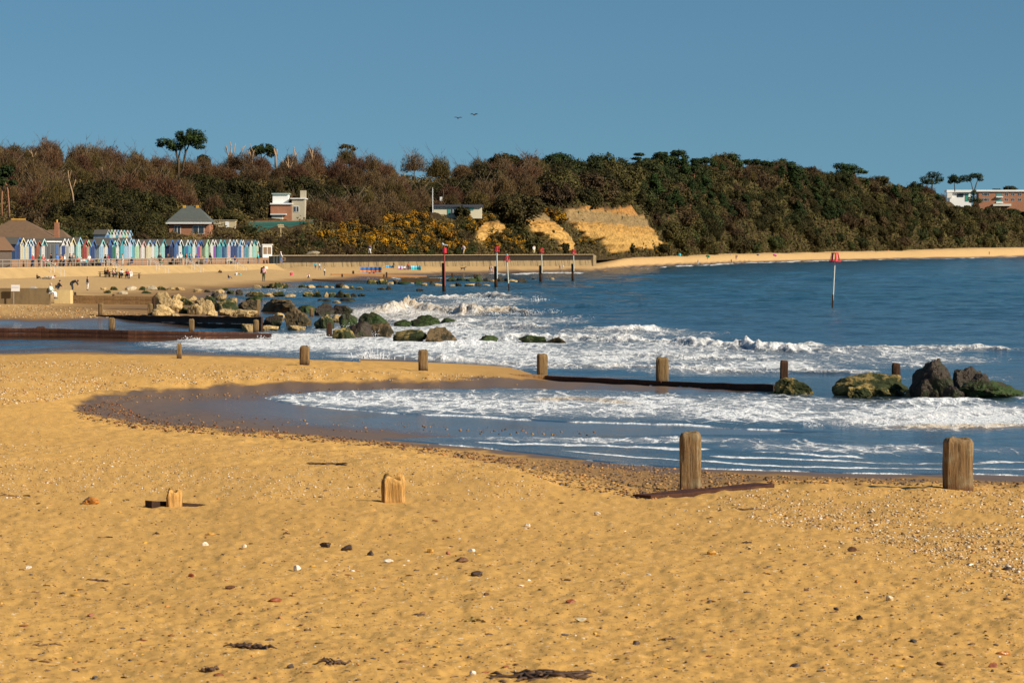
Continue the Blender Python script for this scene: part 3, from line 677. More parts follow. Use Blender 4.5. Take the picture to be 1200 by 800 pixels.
# gorse in flower
tries = 0
while cnt['gorse'] < 150 and tries < 9000:
    tries += 1
    poly = rd.choice(GORSE[:1]*5+GORSE[1:2]*3+GORSE[2:])
    px = rd.uniform(min(p[0] for p in poly), max(p[0] for p in poly)); t = rd.uniform(.03, 1.25); py, v = row_of(px, t)
    if inpoly(px, py, poly) < 0 or in_scar(px, py, 3) or hides('gorse', px, py, v.y, 1.0, t): continue
    s = ppm(v.y)
    if not ok_gap(px, py, 1.0*s): continue
    placed.append((px, py, s)); i = cnt['gorse']; cnt['gorse'] += 1
    plant('gorse', i%5, v-Vector((0,0,.2)), rd.uniform(.75,1.45), rd.uniform(0,6), 'gorse_bush', 'gorse bush in yellow flower on the slope above the beach', 'bush', 'gorse bushes in flower on the cliff slope')
placed = []
def scatter(kind, n, px0, px1, t0, t1, gap, scl, nm, label, cat, group, test, sink=.3, nproto=5, sq=1.0):
    k = tr = 0
    while k < n and tr < n*60:
        tr += 1
        px = rd.uniform(px0, px1); t = rd.uniform(t0, t1); py, v = row_of(px, t); s = ppm(v.y)
        if in_scar(px, py, -2 if t < 1.2 else 3) or not test(px, py, t): continue
        sc = rd.uniform(*scl)
        if not ok_gap(px, py, gap*sc*s) or hides(kind, px, py, v.y, sc, t): continue
        placed.append((px, py, s)); k += 1; cnt[kind] += 1
        ip = rd.randrange(nproto)
        if kind == 'scrub': zn = fbm(px*.018, py*.035, 3, 79)+rd.uniform(-.25,.25); ip = rd.randrange(5)+(5 if zn > .05 else 0)+(5 if zn > .22 else 0); ip = 15+rd.randrange(5) if zn < -.30 else ip
        if 'sea wall' in group and px < 450: ip = 15+rd.randrange(5) if rd.random() < .75 else ip
        plant(kind, ip, v-Vector((0,0,sink)), sc, rd.uniform(0,6.28), nm, label, cat, group, sc*rd.uniform(.85,1.15)*sq)
    return k
ingorse = lambda px, py: any(inpoly(px, py, p) > 1 for p in GORSE)
indark = lambda px, py: any(inpoly(px, py, p) > 0 for p in DARK)
# evergreen clumps among the bare wood on the left
a1 = scatter('ever', 120, 60, 580, .3, 2.4, 2.3, (.6,1.1), 'evergreen_tree', 'dark rounded evergreen tree in the clumps among the bare wood', 'tree', 'dark evergreen trees in the bare wood', lambda px,py,t: indark(px,py), 1.0)
# the bare wood
a2 = scatter('bare', 180, -60, 640, 1.0, 2.9, 1.35, (.5,.95), 'bare_tree', 'leafless brown tree in the winter wood on the hillside', 'tree', 'leafless trees on the hillside', lambda px,py,t: not indark(px,py), 1.2, 12)
a3 = scatter('bare', 80, -40, 640, 2.6, 3.05, 1.1, (.5,1.1), 'bare_tree', 'leafless reddish tree along the ridge of the hill', 'tree', 'leafless trees along the ridge', lambda px,py,t: px < 330 or rd.random() < .5, 1.2, 12)
# wind-clipped scrub of the long cliff
a4 = scatter('scrub', 290, 555, 1230, .05, 3.02, 1.5, (1.0,2.0), 'scrub_tree', 'brown-green wind-clipped scrub tree on the long cliff slope', 'tree', 'scrub trees on the long cliff', lambda px,py,t: not ingorse(px,py) and not (px < 700 and t < .25), .6, 5, 1.05)
a5 = scatter('ever', 120, 560, 1230, .5, 3.0, 2.0, (.7,1.3), 'evergreen_tree', 'dark evergreen tree growing among the scrub of the long cliff', 'tree', 'dark evergreens on the long cliff', lambda px,py,t: fbm(px*.02,py*.03,2,77) > -.05, 1.0)
a6 = scatter('scrub', 150, 296, 560, .04, 1.3, 1.0, (.3,.62), 'low_shrub', 'low brown shrub on the slope above the sea wall', 'shrub', 'low brown shrubs above the sea wall', lambda px,py,t: not ingorse(px,py) or rd.random() < .15, .3, 5)
a7 = scatter('scrub', 80, -30, 310, .0, 1.1, 1.2, (.5,1.0), 'low_shrub', 'brown shrub on the bank behind the beach huts', 'shrub', 'brown shrubs behind the beach huts', lambda px,py,t: True, .4, 5)
a8 = scatter('bare', 40, 760, 1160, 2.5, 3.05, 1.6, (.6,.9), 'bare_tree', 'leafless reddish tree on the skyline of the long cliff', 'tree', 'leafless trees on the long cliff skyline', lambda px,py,t: True, 1.5, 12)
a9 = scatter('pine', 40, 735, 1100, .9, 2.7, 2.2, (.6,1.0), 'pine_tree', 'green pine tree standing among the scrub of the long cliff', 'tree', 'pines on the long cliff', lambda px,py,t: fbm(px*.02+9,py*.03,2,78) > -.05, .8)
for px,row,sc in ((676,249,.22),(690,247,.2),(697,251,.2),(708,249,.22),(715,253,.2),(722,250,.18),(727,256,.22),(733,253,.2),(737,262,.2),(745,258,.2),(681,261,.26),(700,262,.14),(712,266,.14),(630,256,.2),(640,262,.22),(648,272,.2),(655,268,.22),(636,272,.16),(725,268,.16),(690,270,.13)):
    Yt = onhill(px,row); v = P(px,row,Yt-.4); plant('scrub', rd.choice((0,5,6)), v-Vector((0,0,.4)), sc, rd.uniform(0,6), 'cliff_tuft', 'small dark tuft of growth clinging to the bare sandstone', 'plant', 'tufts on the sandstone scars', sc*1.3)
print('PLANTS', cnt, a1,a2,a3,a4,a5,a6,a7,a8,a9)
# undergrowth: nobody could count it
def undergrowth(name, label, n, pr, tr, test, cola, size, hmax):
    rg = np.random.default_rng(len(label)); px = rg.uniform(*pr, n); t = rg.uniform(*tr, n)
    x, y, zq = hill(px, t); rw = Y0+(H-zq)*F/y; keep = test(px, rw, t)
    for p in SCARS: keep &= polysd(px, rw, p) < 0
    for a_,b_,c_,d_,Yb_ in VIEW: keep &= ~((px > a_-2)&(px < c_+2)&(rw > b_)&(rw < d_+6)&(y < Yb_+1))
    x, y, zq, px = x[keep], y[keep], zq[keep], px[keep]; n = len(x)
    hgt = hmax*np.clip(.45+.7*fbm(x*.12,y*.12,3,500),.05,1)*rg.random(n)
    N = rg.normal(size=(n,3))+np.array([.25,-.5,.55])
    tone = np.clip(.5+.7*fbm(x*.15,y*.15,3,501)+.2*rg.normal(size=n),0,1)
    V, Fq, cc = quads(np.stack([x,y,zq+hgt],1), N, size*(.6+.8*rg.random(n))*np.clip(y/600,.8,3), 1.7, tone, rg)
    o = mobj(name, mesh_np(name, V, Fq, [cola], False, None, cc)); tag(o, label, 'undergrowth', None, 'stuff')
undergrowth('undergrowth', 'brown twiggy undergrowth on the hillside below the bare trees', 90000, (-60,620), (0,3.05), lambda px,rw,t: np.ones_like(px,bool), L_TWIGO, .2, 2.8)
undergrowth('scrub_cover', 'low green-brown scrub covering the long cliff slope', 90000, (540,1260), (0.02,3.05), lambda px,rw,t: (px > 610)|(t > .6), L_SCRUB, .24, 2.2)
# ------------------------------------------------------------------ timber and rock
def wood_material(name, dry, wetc, z0, z1, worn=(.30,.27,.17)):
    t = NT(name); v = t.coord((1,1,.10)); o = t.coord()
    g = t.noise(v, 22, 6, .7, .4); big = t.noise(o, 3.5, 3, .6)
    c = t.mix(t.ramp(g, (.32,.0),(.62,1.)), tuple(x*.38 for x in dry), dry)
    c = t.mix(t.ramp(big, (.48,.0),(.68,.55)), c, worn)
    sp = t.n('ShaderNodeSeparateXYZ'); t.t.links.new(o, sp.inputs[0])
    lv = t.math('ADD', sp.outputs[2], t.math('MULTIPLY', t.math('SUBTRACT', big, .5), .25))
    m = t.ramp(t.math('DIVIDE', t.math('SUBTRACT', lv, z0), max(.01, z1-z0), clamp=True), (0,1.),(1,.0))
    c = t.mix(m, c, wetc)
    t.P(col=c, rough=t.math('SUBTRACT', .88, t.math('MULTIPLY', m, .35)), normal=t.bump(g, .8, .03), spec=.2); return t.m
M_POST = wood_material('weathered_post', (.27,.165,.075), (.14,.07,.03), .0, .12)
M_POST2 = wood_material('sea_post', (.26,.16,.07), (.05,.022,.012), .03, .2, (.22,.18,.09))
M_DARKW = wood_material('wet_dark_timber', (.075,.035,.018), (.03,.015,.009), .0, .3, (.11,.06,.03))
M_REDW = wood_material('tarred_red_timber', (.15,.055,.025), (.04,.016,.01), .0, .25, (.17,.08,.04))
M_PLANK = wood_material('sandy_plank', (.45,.26,.11), (.28,.14,.05), .0, .1, (.50,.31,.14))
M_STUMP = wood_material('worn_stump', (.62,.34,.10), (.45,.23,.06), .0, .06, (.58,.36,.14))
def post_mesh(name, wx, wy, h, seed, mat, buried=.5, worn=.04, tops=.07):
    """a square timber pile: rounded, fissured, its top eaten away"""
    nA, nH = 40, 26; a = np.linspace(0, 2*np.pi, nA, endpoint=False)
    e = .34; cx = np.sign(np.cos(a))*np.abs(np.cos(a))**e; cy = np.sign(np.sin(a))*np.abs(np.sin(a))**e
    zz = np.concatenate([[-buried], np.linspace(0, 1, nH-1)*h])
    A, Zq = np.meshgrid(a, zz)
    f = fbm(np.cos(A)*3.1+seed, np.sin(A)*3.1+Zq*.6, 3, seed); cr = np.abs(pnoise(np.cos(A)*7+seed*3, np.sin(A)*7+Zq*.35, seed+1))
    r = 1+worn*1.6*f-worn*1.8*(1-sstep(0,.22,cr))
    tp = sstep(h-.09, h, Zq); r = r*(1-.16*tp*tp)
    X = cx[None,:]*wx/2*r; Y = cy[None,:]*wy/2*r
    Z2 = Zq + tops*sstep(.5*h, h, Zq)*(.5*fbm(np.cos(A)*1.1+seed, np.sin(A)*1.1, 2, seed+2)+.25*pnoise(np.cos(A)*6, np.sin(A)*6, seed+4))
    V = np.stack([X,Y,Z2],-1).reshape(-1,3); i = np.arange(nA*nH).reshape(nH,nA); j = np.roll(i,-1,1)
    q = np.stack([i[:-1],j[:-1],j[1:],i[1:]],-1).reshape(-1,4)
    # top: two shrinking rings
    last = V[-nA:]; c0 = last.mean(0); r1 = c0+(last-c0)*.62; r1[:,2] = last[:,2]+.012+.02*np.sin(a*3+seed); V = np.concatenate([V, r1, [c0+[0,0,.015]]]); k = nA*nH; n1 = np.arange(nA)+k; L = i[-1]
    q = np.concatenate([q, np.stack([L, np.roll(L,-1), np.roll(n1,-1), n1],-1)]); t = np.stack([n1, np.roll(n1,-1), np.full(nA, k+nA)],-1)
    return mesh_np(name, V, [q,t], [mat], True)
def water_spot(px, py):
    g = G(px, py)
    if g.z < -.03: return P(px, py, H*F/(py-Y0))
    return g
def post(px, top, base, wpx, mat, label, group, seed, name='groyne_post', depth=1.0, worn=.04, rz=None, cat='post', tops=.05, spot=None):
    g = spot or water_spot(px, base); s = ppm(g.y)
    o = mobj(name, post_mesh(name, wpx/s, wpx/s*depth, (base-top)/s, seed, mat, .6, worn, tops), None, g, rz if rz is not None else random.Random(seed).uniform(-.12,.12))
    return tag(o, label, cat, group)
NG = 'posts of the near groyne'
post(809, 507, 572, 25, M_POST, 'tall weathered groyne post rising from the sand beside a dark red plank', NG, 3, worn=.05)
post(1123, 514, 572, 34, M_POST, 'widest weathered groyne post at the crest of the shingle on the right', NG, 8, worn=.05)
post(461.5, 561, 588, 27, M_STUMP, 'short worn yellow stump standing alone in the dry foreground sand', NG, 12, worn=.15, tops=.16, depth=.7, cat='stump', name='timber_stump')
post(204, 575, 593, 17, M_STUMP, 'splintered stump beside the half-buried log in the foreground sand', NG, 15, worn=.2, tops=.2, depth=.8, cat='stump', name='timber_stump')
def beam(name, a, b, h, th, mat, label, cat, group=None, sag=0, seed=1, drop=.25):
    """plank on edge from a to b (tops), height h, thickness th; uneven upper edge"""
    a = Vector(a); b = Vector(b); L = (b-a).length; n = max(6, int(L/.5)); d = (b-a)/n; dn = Vector((b.x-a.x,b.y-a.y,0)).normalized(); nr = Vector((-dn.y,dn.x,0))
    k = np.arange(n+1); up = fbm(k*.35+seed, k*0+seed, 3, seed)*h*.12
    vs = []; fs = []
    for i in range(n+1):
        p = a+d*i-a; w = th*(1+.15*math.sin(i*1.7+seed))/2; u = float(up[i])
        vs += [p+nr*w+Vector((0,0,u)), p-nr*w+Vector((0,0,u)), p-nr*w+Vector((0,0,-h-drop)), p+nr*w+Vector((0,0,-h-drop))]
    for i in range(n):
        for q in range(4): fs.append((4*i+q, 4*i+(q+1)%4, 4*i+4+(q+1)%4, 4*i+4+q))
    fs += [(3,2,1,0), tuple(4*n+q for q in range(4))]
    mb = MB(); mb.add([v+Vector((0,0,h)) for v in vs], fs)
    o = mb.obj(name, mat, None, a-Vector((0,0,h))); return tag(o, label, cat, group)
ga, gb_ = G(752,583), G(896,571); beam('sunken_plank', ga+Vector((0,0,.05)), gb_+Vector((0,0,.07)), .12, .45, M_REDW, 'dark red tarred plank half sunk in sand at the foot of the tall post', 'plank', None, 0, 4, .2)
g = G(205, 594); beam('buried_log', P(174,586,g.y), P(250,591,g.y+.9), .15, .16, M_DARKW, 'dark square-ended log half buried across the foreground sand', 'log', None, 0, 9, .15)
S2G = 'posts of the groyne beyond the inlet'
for i, (px, tp, bs, wd, lab) in enumerate(((210,403,420,6,'thin leaning splinter of a post at the left end of the middle groyne'),(357,405.5,427,11,'grey groyne post on the shingle bank, near the white splash'),(496,410.5,434,11,'groyne post standing just right of the white water splash'),
     (635.5,415,440,12,'groyne post where the sand bank ends and the red planks begin'),(776,419,446,14,'thickest groyne post in the middle row, amid breaking foam'),(919,423,447,9.5,'dark wet groyne post beside the yellow-green boulder'),(1050,426,447,9.5,'dark wet groyne post behind the long mottled boulder'))):
    if i < 3: post(px, tp, bs, wd, M_POST2, lab, S2G, 20+i, worn=.05)
    else: post(px, tp, bs+(3 if i < 5 else 7), wd, M_POST2 if i < 5 else M_DARKW, lab, S2G, 20+i, worn=.05, spot=P(px, bs+(3 if i < 5 else 7), (117.4,112.9,109.6,112)[i-3]))
beam('groyne_plank', P(470,435.2,117.6), P(640,439.5,117.0), .3, .14, M_PLANK, 'sand-coloured plank along the shingle bank of the middle groyne', 'plank', 'planks of the middle groyne', 0, 2)
beam('groyne_plank', P(640,439.8,117.0), P(776,446.3,112.5), .22, .16, M_REDW, 'dark red wet plank between the bank end and the thickest middle post', 'plank', 'planks of the middle groyne', 0, 3)
beam('groyne_plank', P(777,446.5,112.4), P(908,450.5,108), .22, .16, M_DARKW, 'blackish wet plank between the thickest middle post and the boulder', 'plank', 'planks of the middle groyne', 0, 6)
# the low groynes behind
def low_groyne(name, pts, h, mat, label, group='low plank groynes on the town beach'):
    pts = [(x,y,G(x,y+2).y if Yq is None else Yq) for x,y,Yq in pts]
    r = empty(name, P(*pts[0]))
    for i, ((px0,py0,Ya), (px1,py1,Yb)) in enumerate(zip(pts, pts[1:])):
        a = P(px0,py0,Ya); b = P(px1,py1,Yb)
        for k, (dz, hh) in enumerate(((0, h*.48),(-h*.52, h*.48))):
            o = beam('plank', a+Vector((0,0,dz)), b+Vector((0,0,dz)), hh, .12, mat, None, None, None, 0, i*5+k+len(name), .02 if k == 0 else .4)
            o.parent = r; o.matrix_parent_inverse = Matrix.Identity(4); o.location = o.location-r.location
    return tag(r, label, 'groyne', group)
low_groyne('low_groyne', [(-60,384,172),(48,384.5,172),(150,387,171),(232,388.2,171),(318,390.5,172)], .5, M_REDW, 'dark red plank groyne behind the left pool')
low_groyne('low_groyne', [(50,368.5,224),(110,369,216),(165,369.5,209),(235,370.5,198),(307,371.5,188)], .85, M_DARKW, 'black plank groyne wall in front of the tan boulder pile')
low_groyne('low_groyne', [(85,346,262),(133,346.5,261),(180,347.5,260)], .75, M_PLANK, 'pale sandy plank groyne running from the yellow block to the boulder pile')
low_groyne('low_groyne', [(60,360,243),(118,361.5,240),(176,362,238)], .35, M_PLANK, 'low pale plank edge along the shingle behind the black groyne')
low_groyne('low_groyne', [(322,391.5,181),(384,393,179)], .2, M_DARKW, 'short wet plank awash in foam between the dark boulders')
low_groyne('low_groyne', [(366,326.8,None),(430,329.5,None)], .6, M_DARKW, 'dark plank groyne running out to the yellow boulders')
low_groyne('low_groyne', [(388,320.5,None),(440,321.3,None),(500,322.8,None)], .14, M_PLANK, 'low sandy plank groyne below the windbreaks')
low_groyne('low_groyne', [(470,325.3,470),(516,326,468)], .2, M_PLANK, 'low tan plank groyne left of the leftmost red beacon')
LG = 'small posts of the low groynes'
for i, (px, tp, bs, wd, mt, lab) in enumerate(((131,372.5,386.5,6.5,M_POST2,'pale post on the dark red groyne, left of two'),(224.5,374,388.5,6,M_POST2,'pale split post on the dark red groyne, right of two'),(48,383,395,11,M_DARKW,'broad dark stub on the left part of the dark red groyne'),
    (118,355.5,370,5.5,M_POST2,'post with pale top on the low plank edge, left of the boulders'),(176,356,369,5.5,M_POST2,'post with pale top touching the left end of the boulder pile'),(88,342.5,354,2.6,M_DARKW,'thin dark red post behind the yellow block'),(133,345,354.5,2.6,M_DARKW,'thin dark red post midway along the pale plank groyne'),(180,348.5,362,3.4,M_DARKW,'thin dark post at the boulder end of the pale groyne'),
    (302.5,351,370,5,M_POST2,'tall brown post between dark weedy boulders'),(300,375,388.5,6.5,M_POST2,'short post at the seaward end of the black groyne wall'),(365,361,371,4.5,M_POST2,'brown post rising just behind the largest round boulder'),(386,378.5,394.5,6.5,M_DARKW,'dark wet post standing in the foam by the tan boulder'),
    (401,321,324.5,1.8,M_DARKW,'small dark post of the sandy groyne, left of three'),(414,317.5,323,2.2,M_DARKW,'small dark post of the sandy groyne, middle of three'),(453,319,324,2,M_DARKW,'small dark post of the sandy groyne, right of three'),(530,320,327.5,2,M_DARKW,'small post behind the weedy low groyne, left of three'),(543,321,328,2,M_POST2,'small post behind the weedy low groyne, middle of three'),(556,321.5,328,1.8,M_DARKW,'small post behind the weedy low groyne, right of three'))):
    post(px, tp, bs, wd, mt, lab, LG, 60+i, worn=.06)
# rocks -----------------------------------------------------------------
def rock_material(name, a, b, moss=None, mossamt=.5, rough=.85, dark=(.03,.022,.012)):
    t = NT(name); v = t.coord(); r = t.orand()
    n = t.noise(v, 2.2, 6, .65); n2 = t.noise(v, 9, 5, .7)
    c = t.mix(n, a, b); c = t.mix(t.ramp(n2, (.52,.0),(.66,.75)), c, dark)
    h = t.n('ShaderNodeHueSaturation'); t.set(h.inputs['Value'], t.math('ADD', .75, t.math('MULTIPLY', r, .5))); t.set(h.inputs['Color'], c); c = h.outputs[0]
    if moss: c = t.mix(t.ramp(t.noise(v, 1.3, 5, .7), (.62-mossamt*.4,.0),(.72-mossamt*.4,1.)), c, t.mix(n2, tuple(x*.4 for x in moss), moss))
    t.P(col=c, rough=rough, normal=t.bump(t.math('ADD', n, t.math('MULTIPLY', n2, .5)), .9, .12), spec=.3); return t.m
R_TAN = rock_material('tan_rock', (.34,.22,.09), (.58,.41,.19))
R_GREY = rock_material('pale_grey_rock', (.36,.29,.19), (.52,.43,.29))
R_YEL = rock_material('yellow_weedy_rock', (.26,.17,.05), (.46,.33,.11), (.035,.045,.010), .50)
R_BRN = rock_material('brown_weedy_rock', (.06,.04,.018), (.17,.11,.045), (.035,.028,.010), .35, .7)
R_DRK = rock_material('dark_wet_rock', (.014,.010,.007), (.058,.036,.021), (.03,.035,.008), .3, .5)
R_GRN = rock_material('green_weedy_rock', (.020,.020,.007), (.060,.052,.020), (.040,.070,.010), .5, .6)
R_MIX = rock_material('tan_and_weed_rock', (.25,.16,.06), (.50,.35,.15), (.035,.05,.010), .55, .7)
_ico = {}
def ico(n):
    if n not in _ico:
        bm = bmesh.new(); bmesh.ops.create_icosphere(bm, subdivisions=n, radius=1); bm.verts.ensure_lookup_table()
        _ico[n] = (np.array([v.co[:] for v in bm.verts]), np.array([[v.index for v in f.verts] for f in bm.faces])); bm.free()
    return _ico[n]
def rock_mesh(name, seed, d, mat, n=4, skew=0., cut=.52):
    V, Fc = ico(n); rg = np.random.default_rng(seed)
    N = rg.normal(size=(12,3)); N /= np.linalg.norm(N,axis=1,keepdims=True); dd = rg.uniform(cut,1.0,12)
    q = np.min(np.where((V@N.T) > .05, dd/np.maximum(V@N.T,.05), 9), 1); q = np.minimum(q, 1.12)
    q = q*(1+.13*fbm(V[:,0]*2+seed, V[:,1]*2+V[:,2]*1.7, 4, seed)+.05*fbm(V[:,0]*6,V[:,1]*6+V[:,2]*5,2,seed))
    W = V*q[:,None]; W[:,0] += skew*W[:,2]
    ext = W.max(0)-W.min(0); W = (W-(W.max(0)+W.min(0))/2)/ext*np.array(d)
    me = mesh_np(name, W, Fc, [mat], True); me.set_sharp_from_angle(angle=R(24)); return me
ROCKS = []
def rock(px, base, w, h, mat, label, group, seed, bury=.22, dep=.75, skew=0., n=4, spot=None, cut=.52):
    g = spot or water_spot(px, base); s = ppm(g.y); W = w/s; Hh = h/s*(1+bury)
    o = mobj('boulder', rock_mesh('boulder', seed, (W, W*dep, Hh), mat, n, skew, cut), None, g+Vector((0, W*dep*.3, Hh/2-Hh*bury/(1+bury))), random.Random(seed).uniform(-.15,.15))
    tag(o, label, 'rock', group); return o
RG = 'boulders in the surf on the right'
for i,(px,b,wd,h,m,lab,sk) in enumerate(((931,459,52,17,R_YEL,'yellow-green boulder beside the dark wet groyne post on the right',0),(1022,461,92,24,R_YEL,'long mottled tan boulder in the surf on the right',0),(1094,463,54,43,R_DRK,'tallest dark boulder in the surf on the right',.1),
    (1136,455,38,26,R_DRK,'dark pointed boulder behind the green weedy slab',.1),(1163,465,82,19,R_GRN,'flat slab covered in green weed at the right edge',0),(1068,462,16,9,R_TAN,'small tan boulder wedged against the tallest dark boulder',0),(1118,466,26,15,R_DRK,'low dark boulder tucked between the tallest boulder and the green slab',0),(1150,452,24,15,R_DRK,'dark boulder behind the right part of the green slab',0),(1008,464,30,12,R_YEL,'small yellow-tan boulder at the near foot of the long mottled one',0))):
    rock(px,b,wd,h,m,lab,RG,300+i*7,.75,.7,0,5, cut=.74, spot=P(px,b,(106.4,105,104.2,109,104,105,103.4,108,103.8)[i]))
MG = 'weedy boulders in the middle of the surf'
mids = [(349,382,29,21,R_BRN,'largest round brown boulder, in front of the weedy rocks'),(328,366,43,15,R_BRN,'long dark brown boulder with green weed along its foot'),(292,363,27,12,R_BRN,'dark brown boulder just left of the tall brown post'),(319,383,23,13,R_DRK,'dark lumpy boulder at the end of the black groyne'),
 (297,352.5,18,5,R_GRN,'low green weedy rock behind the dark brown boulder'),(360,367,21,9,R_GRN,'green weedy boulder behind the largest round boulder'),(381,370,23,14,R_DRK,'dark boulder with green foot right of the brown post'),(379.5,385,22,17,R_MIX,'tan-topped boulder with green weed on its side'),
 (402,369,21,11,R_DRK,'dark flat-topped boulder left of the breaking wave'),(407.5,384,20,15,R_GRN,'bright green round boulder beside the breaking wave'),(291,388,15,8,R_TAN,'small tan boulder below the black groyne'),(315,387,22,5.5,R_TAN,'low tan rocks awash below the dark lumpy boulder'),(347,387,20,5.5,R_TAN,'low tan rock awash below the largest round boulder'),
 (290,370,21,6.5,R_TAN,'flat pale tan rock on top of the black groyne end'),(326,375,14,8,R_TAN,'tan rock wedged left of the largest round boulder'),(395,377,15,8,R_TAN,'pale tan rock between dark boulder and bright green boulder'),
 (438,381,34,14.5,R_GRN,'dark green dome boulder in front of the breaking wave'),(420,396,31,19,R_DRK,'tall angular boulder, dark left side and brown right side'),(403,397,25,12,R_YEL,'yellow-tan boulder left of the tall angular boulder'),(447,394,26,15,R_BRN,'brown boulder right of the tall angular boulder'),
 (480,400,36,13,R_YEL,'long tan and green boulder amid white foam'),(517,400,34,16,R_BRN,'pointed brown boulder farthest right of the surf boulders'),(472,382,19,7,R_GRN,'small low green rock behind the long tan boulder'),(498,382,31,12,R_GRN,'long green weedy boulder in foam behind the brown ones'),(526,381,19,8,R_GRN,'small green rock right of the long green weedy boulder'),
 (546,400,7,4,R_BRN,'tiny brown rock in foam right of the pointed brown boulder'),(571.5,401,22,8,R_GRN,'low green-black rock in the foam, left of a pair'),(624,401,31,8,R_GRN,'low green-black rock in the foam, right of a pair'),(845,406,12,3,R_DRK,'small black rock showing in open foam right of centre'),(1013,408,7,3,R_DRK,'tiny black rock in the right-hand breaker'),(652,401,22,6,R_BRN,'brown rock awash beside the low green-black rock')]
for i,(px,b,wd,h,m,lab) in enumerate(mids): rock(px,b,wd*1.12,h*1.08,m,lab,MG,500+i*11,.65,.8,0,4)
PG = 'tan boulders piled behind the black groyne'
pile = [(191,359,23,15,R_TAN,'large tan boulder topping the left of the pile'),(206,353.5,11,8,R_TAN,'tan boulder high on the pile, right of the large one'),(205,364,15,11.5,R_TAN,'bright angular boulder low in the left of the pile'),(190.5,369,22,11,R_TAN,'broad smooth tan boulder at the lower left of the pile'),(218,357,15,9,R_YEL,'yellowish boulder on the upper middle of the pile'),
 (215.5,367,12,7,R_YEL,'small yellow boulder low in the middle of the pile'),(228,368,15,11,R_TAN,'rounded tan boulder low in the middle of the pile'),(235.5,358,14,8,R_TAN,'tan boulder on the upper right of the pile'),(242,367,15,14,R_TAN,'upright tan boulder right of the middle of the pile'),(246,354.5,13,7.5,R_MIX,'weed-spotted boulder at the top right of the pile'),
 (251,350.5,9,7,R_DRK,'black boulder at the top of the pile by the pool'),(259.5,351,10,6,R_TAN,'wedge-shaped tan boulder at the top right by the pool'),(263,364,26,13,R_MIX,'long weed-mottled boulder at the right of the pile'),(270,355,13,5.5,R_TAN,'flat pale boulder on the right shoulder of the pile'),(265.5,369,18,6.5,R_TAN,'flat tan boulder behind the black groyne, right of the pile'),
 (282,369.5,16,6.5,R_TAN,'flat tan boulder behind the black groyne, beside the brown boulder'),(248,369,11,6,R_TAN,'small tan boulder at the foot of the upright one'),(185,351,8,6,R_YEL,'yellow wedge of rock by the thin dark post'),(225,351,9,5,R_TAN,'small tan boulder on the skyline of the pile'),(205,371,9,4,R_TAN,'low tan rock in front of the bright angular boulder')]
for i,(px,b,wd,h,m,lab) in enumerate(pile): rock(px,b+.5,wd*1.22,h*1.2,m,lab,PG,900+i*13,.5,.9,0,4)
def rowrocks(lst, where, group, seed):
    cn = {}
    for i,(px,b,wd,h,m) in enumerate(lst):
        nm = {R_TAN:'tan',R_GREY:'pale grey',R_YEL:'yellow-tan',R_DRK:'black',R_GRN:'green weedy',R_MIX:'weed-mottled',R_BRN:'brown'}[m]
        k = cn.get(nm,0); cn[nm] = k+1
        rock(px,b,wd*1.15,h,m,'%s %s rock from the left %s' % (ORD[k], nm, where), group, seed+i*5, .6, .8, 0, 3)
T_,Y_,D_,N_,X_,K_,W_ = R_TAN,R_YEL,R_DRK,R_GRN,R_MIX,R_GREY,R_BRN
rowrocks([(121,340,7,3.5,T_),(134,340,9,4.5,Y_),(153,340,13,5,K_),(166,340,8,4.5,Y_),(177,340,13,5.5,K_),(189,340,10,5,Y_),(126,343.6,9,4,Y_),(143,344.5,11,4,K_),(171,344,11,4,Y_),(200,340,9,4,T_),(211,340,10,3.5,T_)],'in the half-buried blocks above the pale groyne','half-buried blocks on the upper sand',1500)
rowrocks([(232,342.5,11,4.5,T_),(243,342.5,8,3.5,W_),(255,343,14,4.5,T_),(270,344,9,4,X_),(280,345,8,6,D_),(263,340,8,3,Y_)],'beside the narrow blue pool','rocks beside the narrow pool',1600)
rowrocks([(291,347,8,4,D_),(295.5,347,7,6,Y_),(303,347.5,12,6,Y_),(313,347.5,9,4.5,T_),(318.5,347,6,5,T_),(327,347.5,14,6.5,Y_),(340,348,13,3.5,T_),(361,347.5,12,6,Y_),(371,347.5,11,7,Y_),(382,347.5,6,5.5,T_),(389,347.5,8,5,X_),(398,348,12,8,D_),(406,348,8,5,Y_),(415,347.5,9,4,D_),(424,347,8,3,D_)],'in the nearer rock line across the pools','nearer line of rocks across the pools',1700)
rowrocks([(301,337.5,9,4,T_),(312,337.5,9,3.5,Y_),(323,338,14,7.5,Y_),(334,338,7,6,X_),(354,338,10,5,Y_),(365,338.5,11,5,T_),(375,338.5,9,5,W_),(382,338.5,6,4,T_),(389,339,8,4,T_),(397.5,339,9,7.5,D_),(405,339,9,5,T_),(413,339.5,8,5,Y_),(421,339.5,7,3.5,Y_),(447,340,10,3.5,W_),(456,340,7,5,D_),(492,341,8,3,W_)],'in the farther rock line across the pools','farther line of rocks across the pools',1800)
rowrocks([(377,353,10,3,D_),(385,354,14,4,D_),(407,354,16,5,D_),(394,355,9,3,T_)],'awash behind the dark boulders','rocks awash behind the dark boulders',1850)
rowrocks([(436,333.5,13,6.5,Y_),(449,333.5,10,7,Y_),(457,334,8,4,T_),(464,333.5,7,6,W_),(473,334,13,4.5,N_),(483,334,8,3,T_),(490.5,334,9,6,N_),(497,334.5,7,3,T_),(506,334,8,5,D_),(514,334.5,10,2.5,T_),(530,335,7,2,T_),(537,335,7,4,D_),(550,335,11,2.6,T_),(561,335,7,4,D_),(570,335,8,2,T_),(491.5,340,5,2,W_)],'in the rock line left of the beacons','line of rocks left of the red beacons',1900)
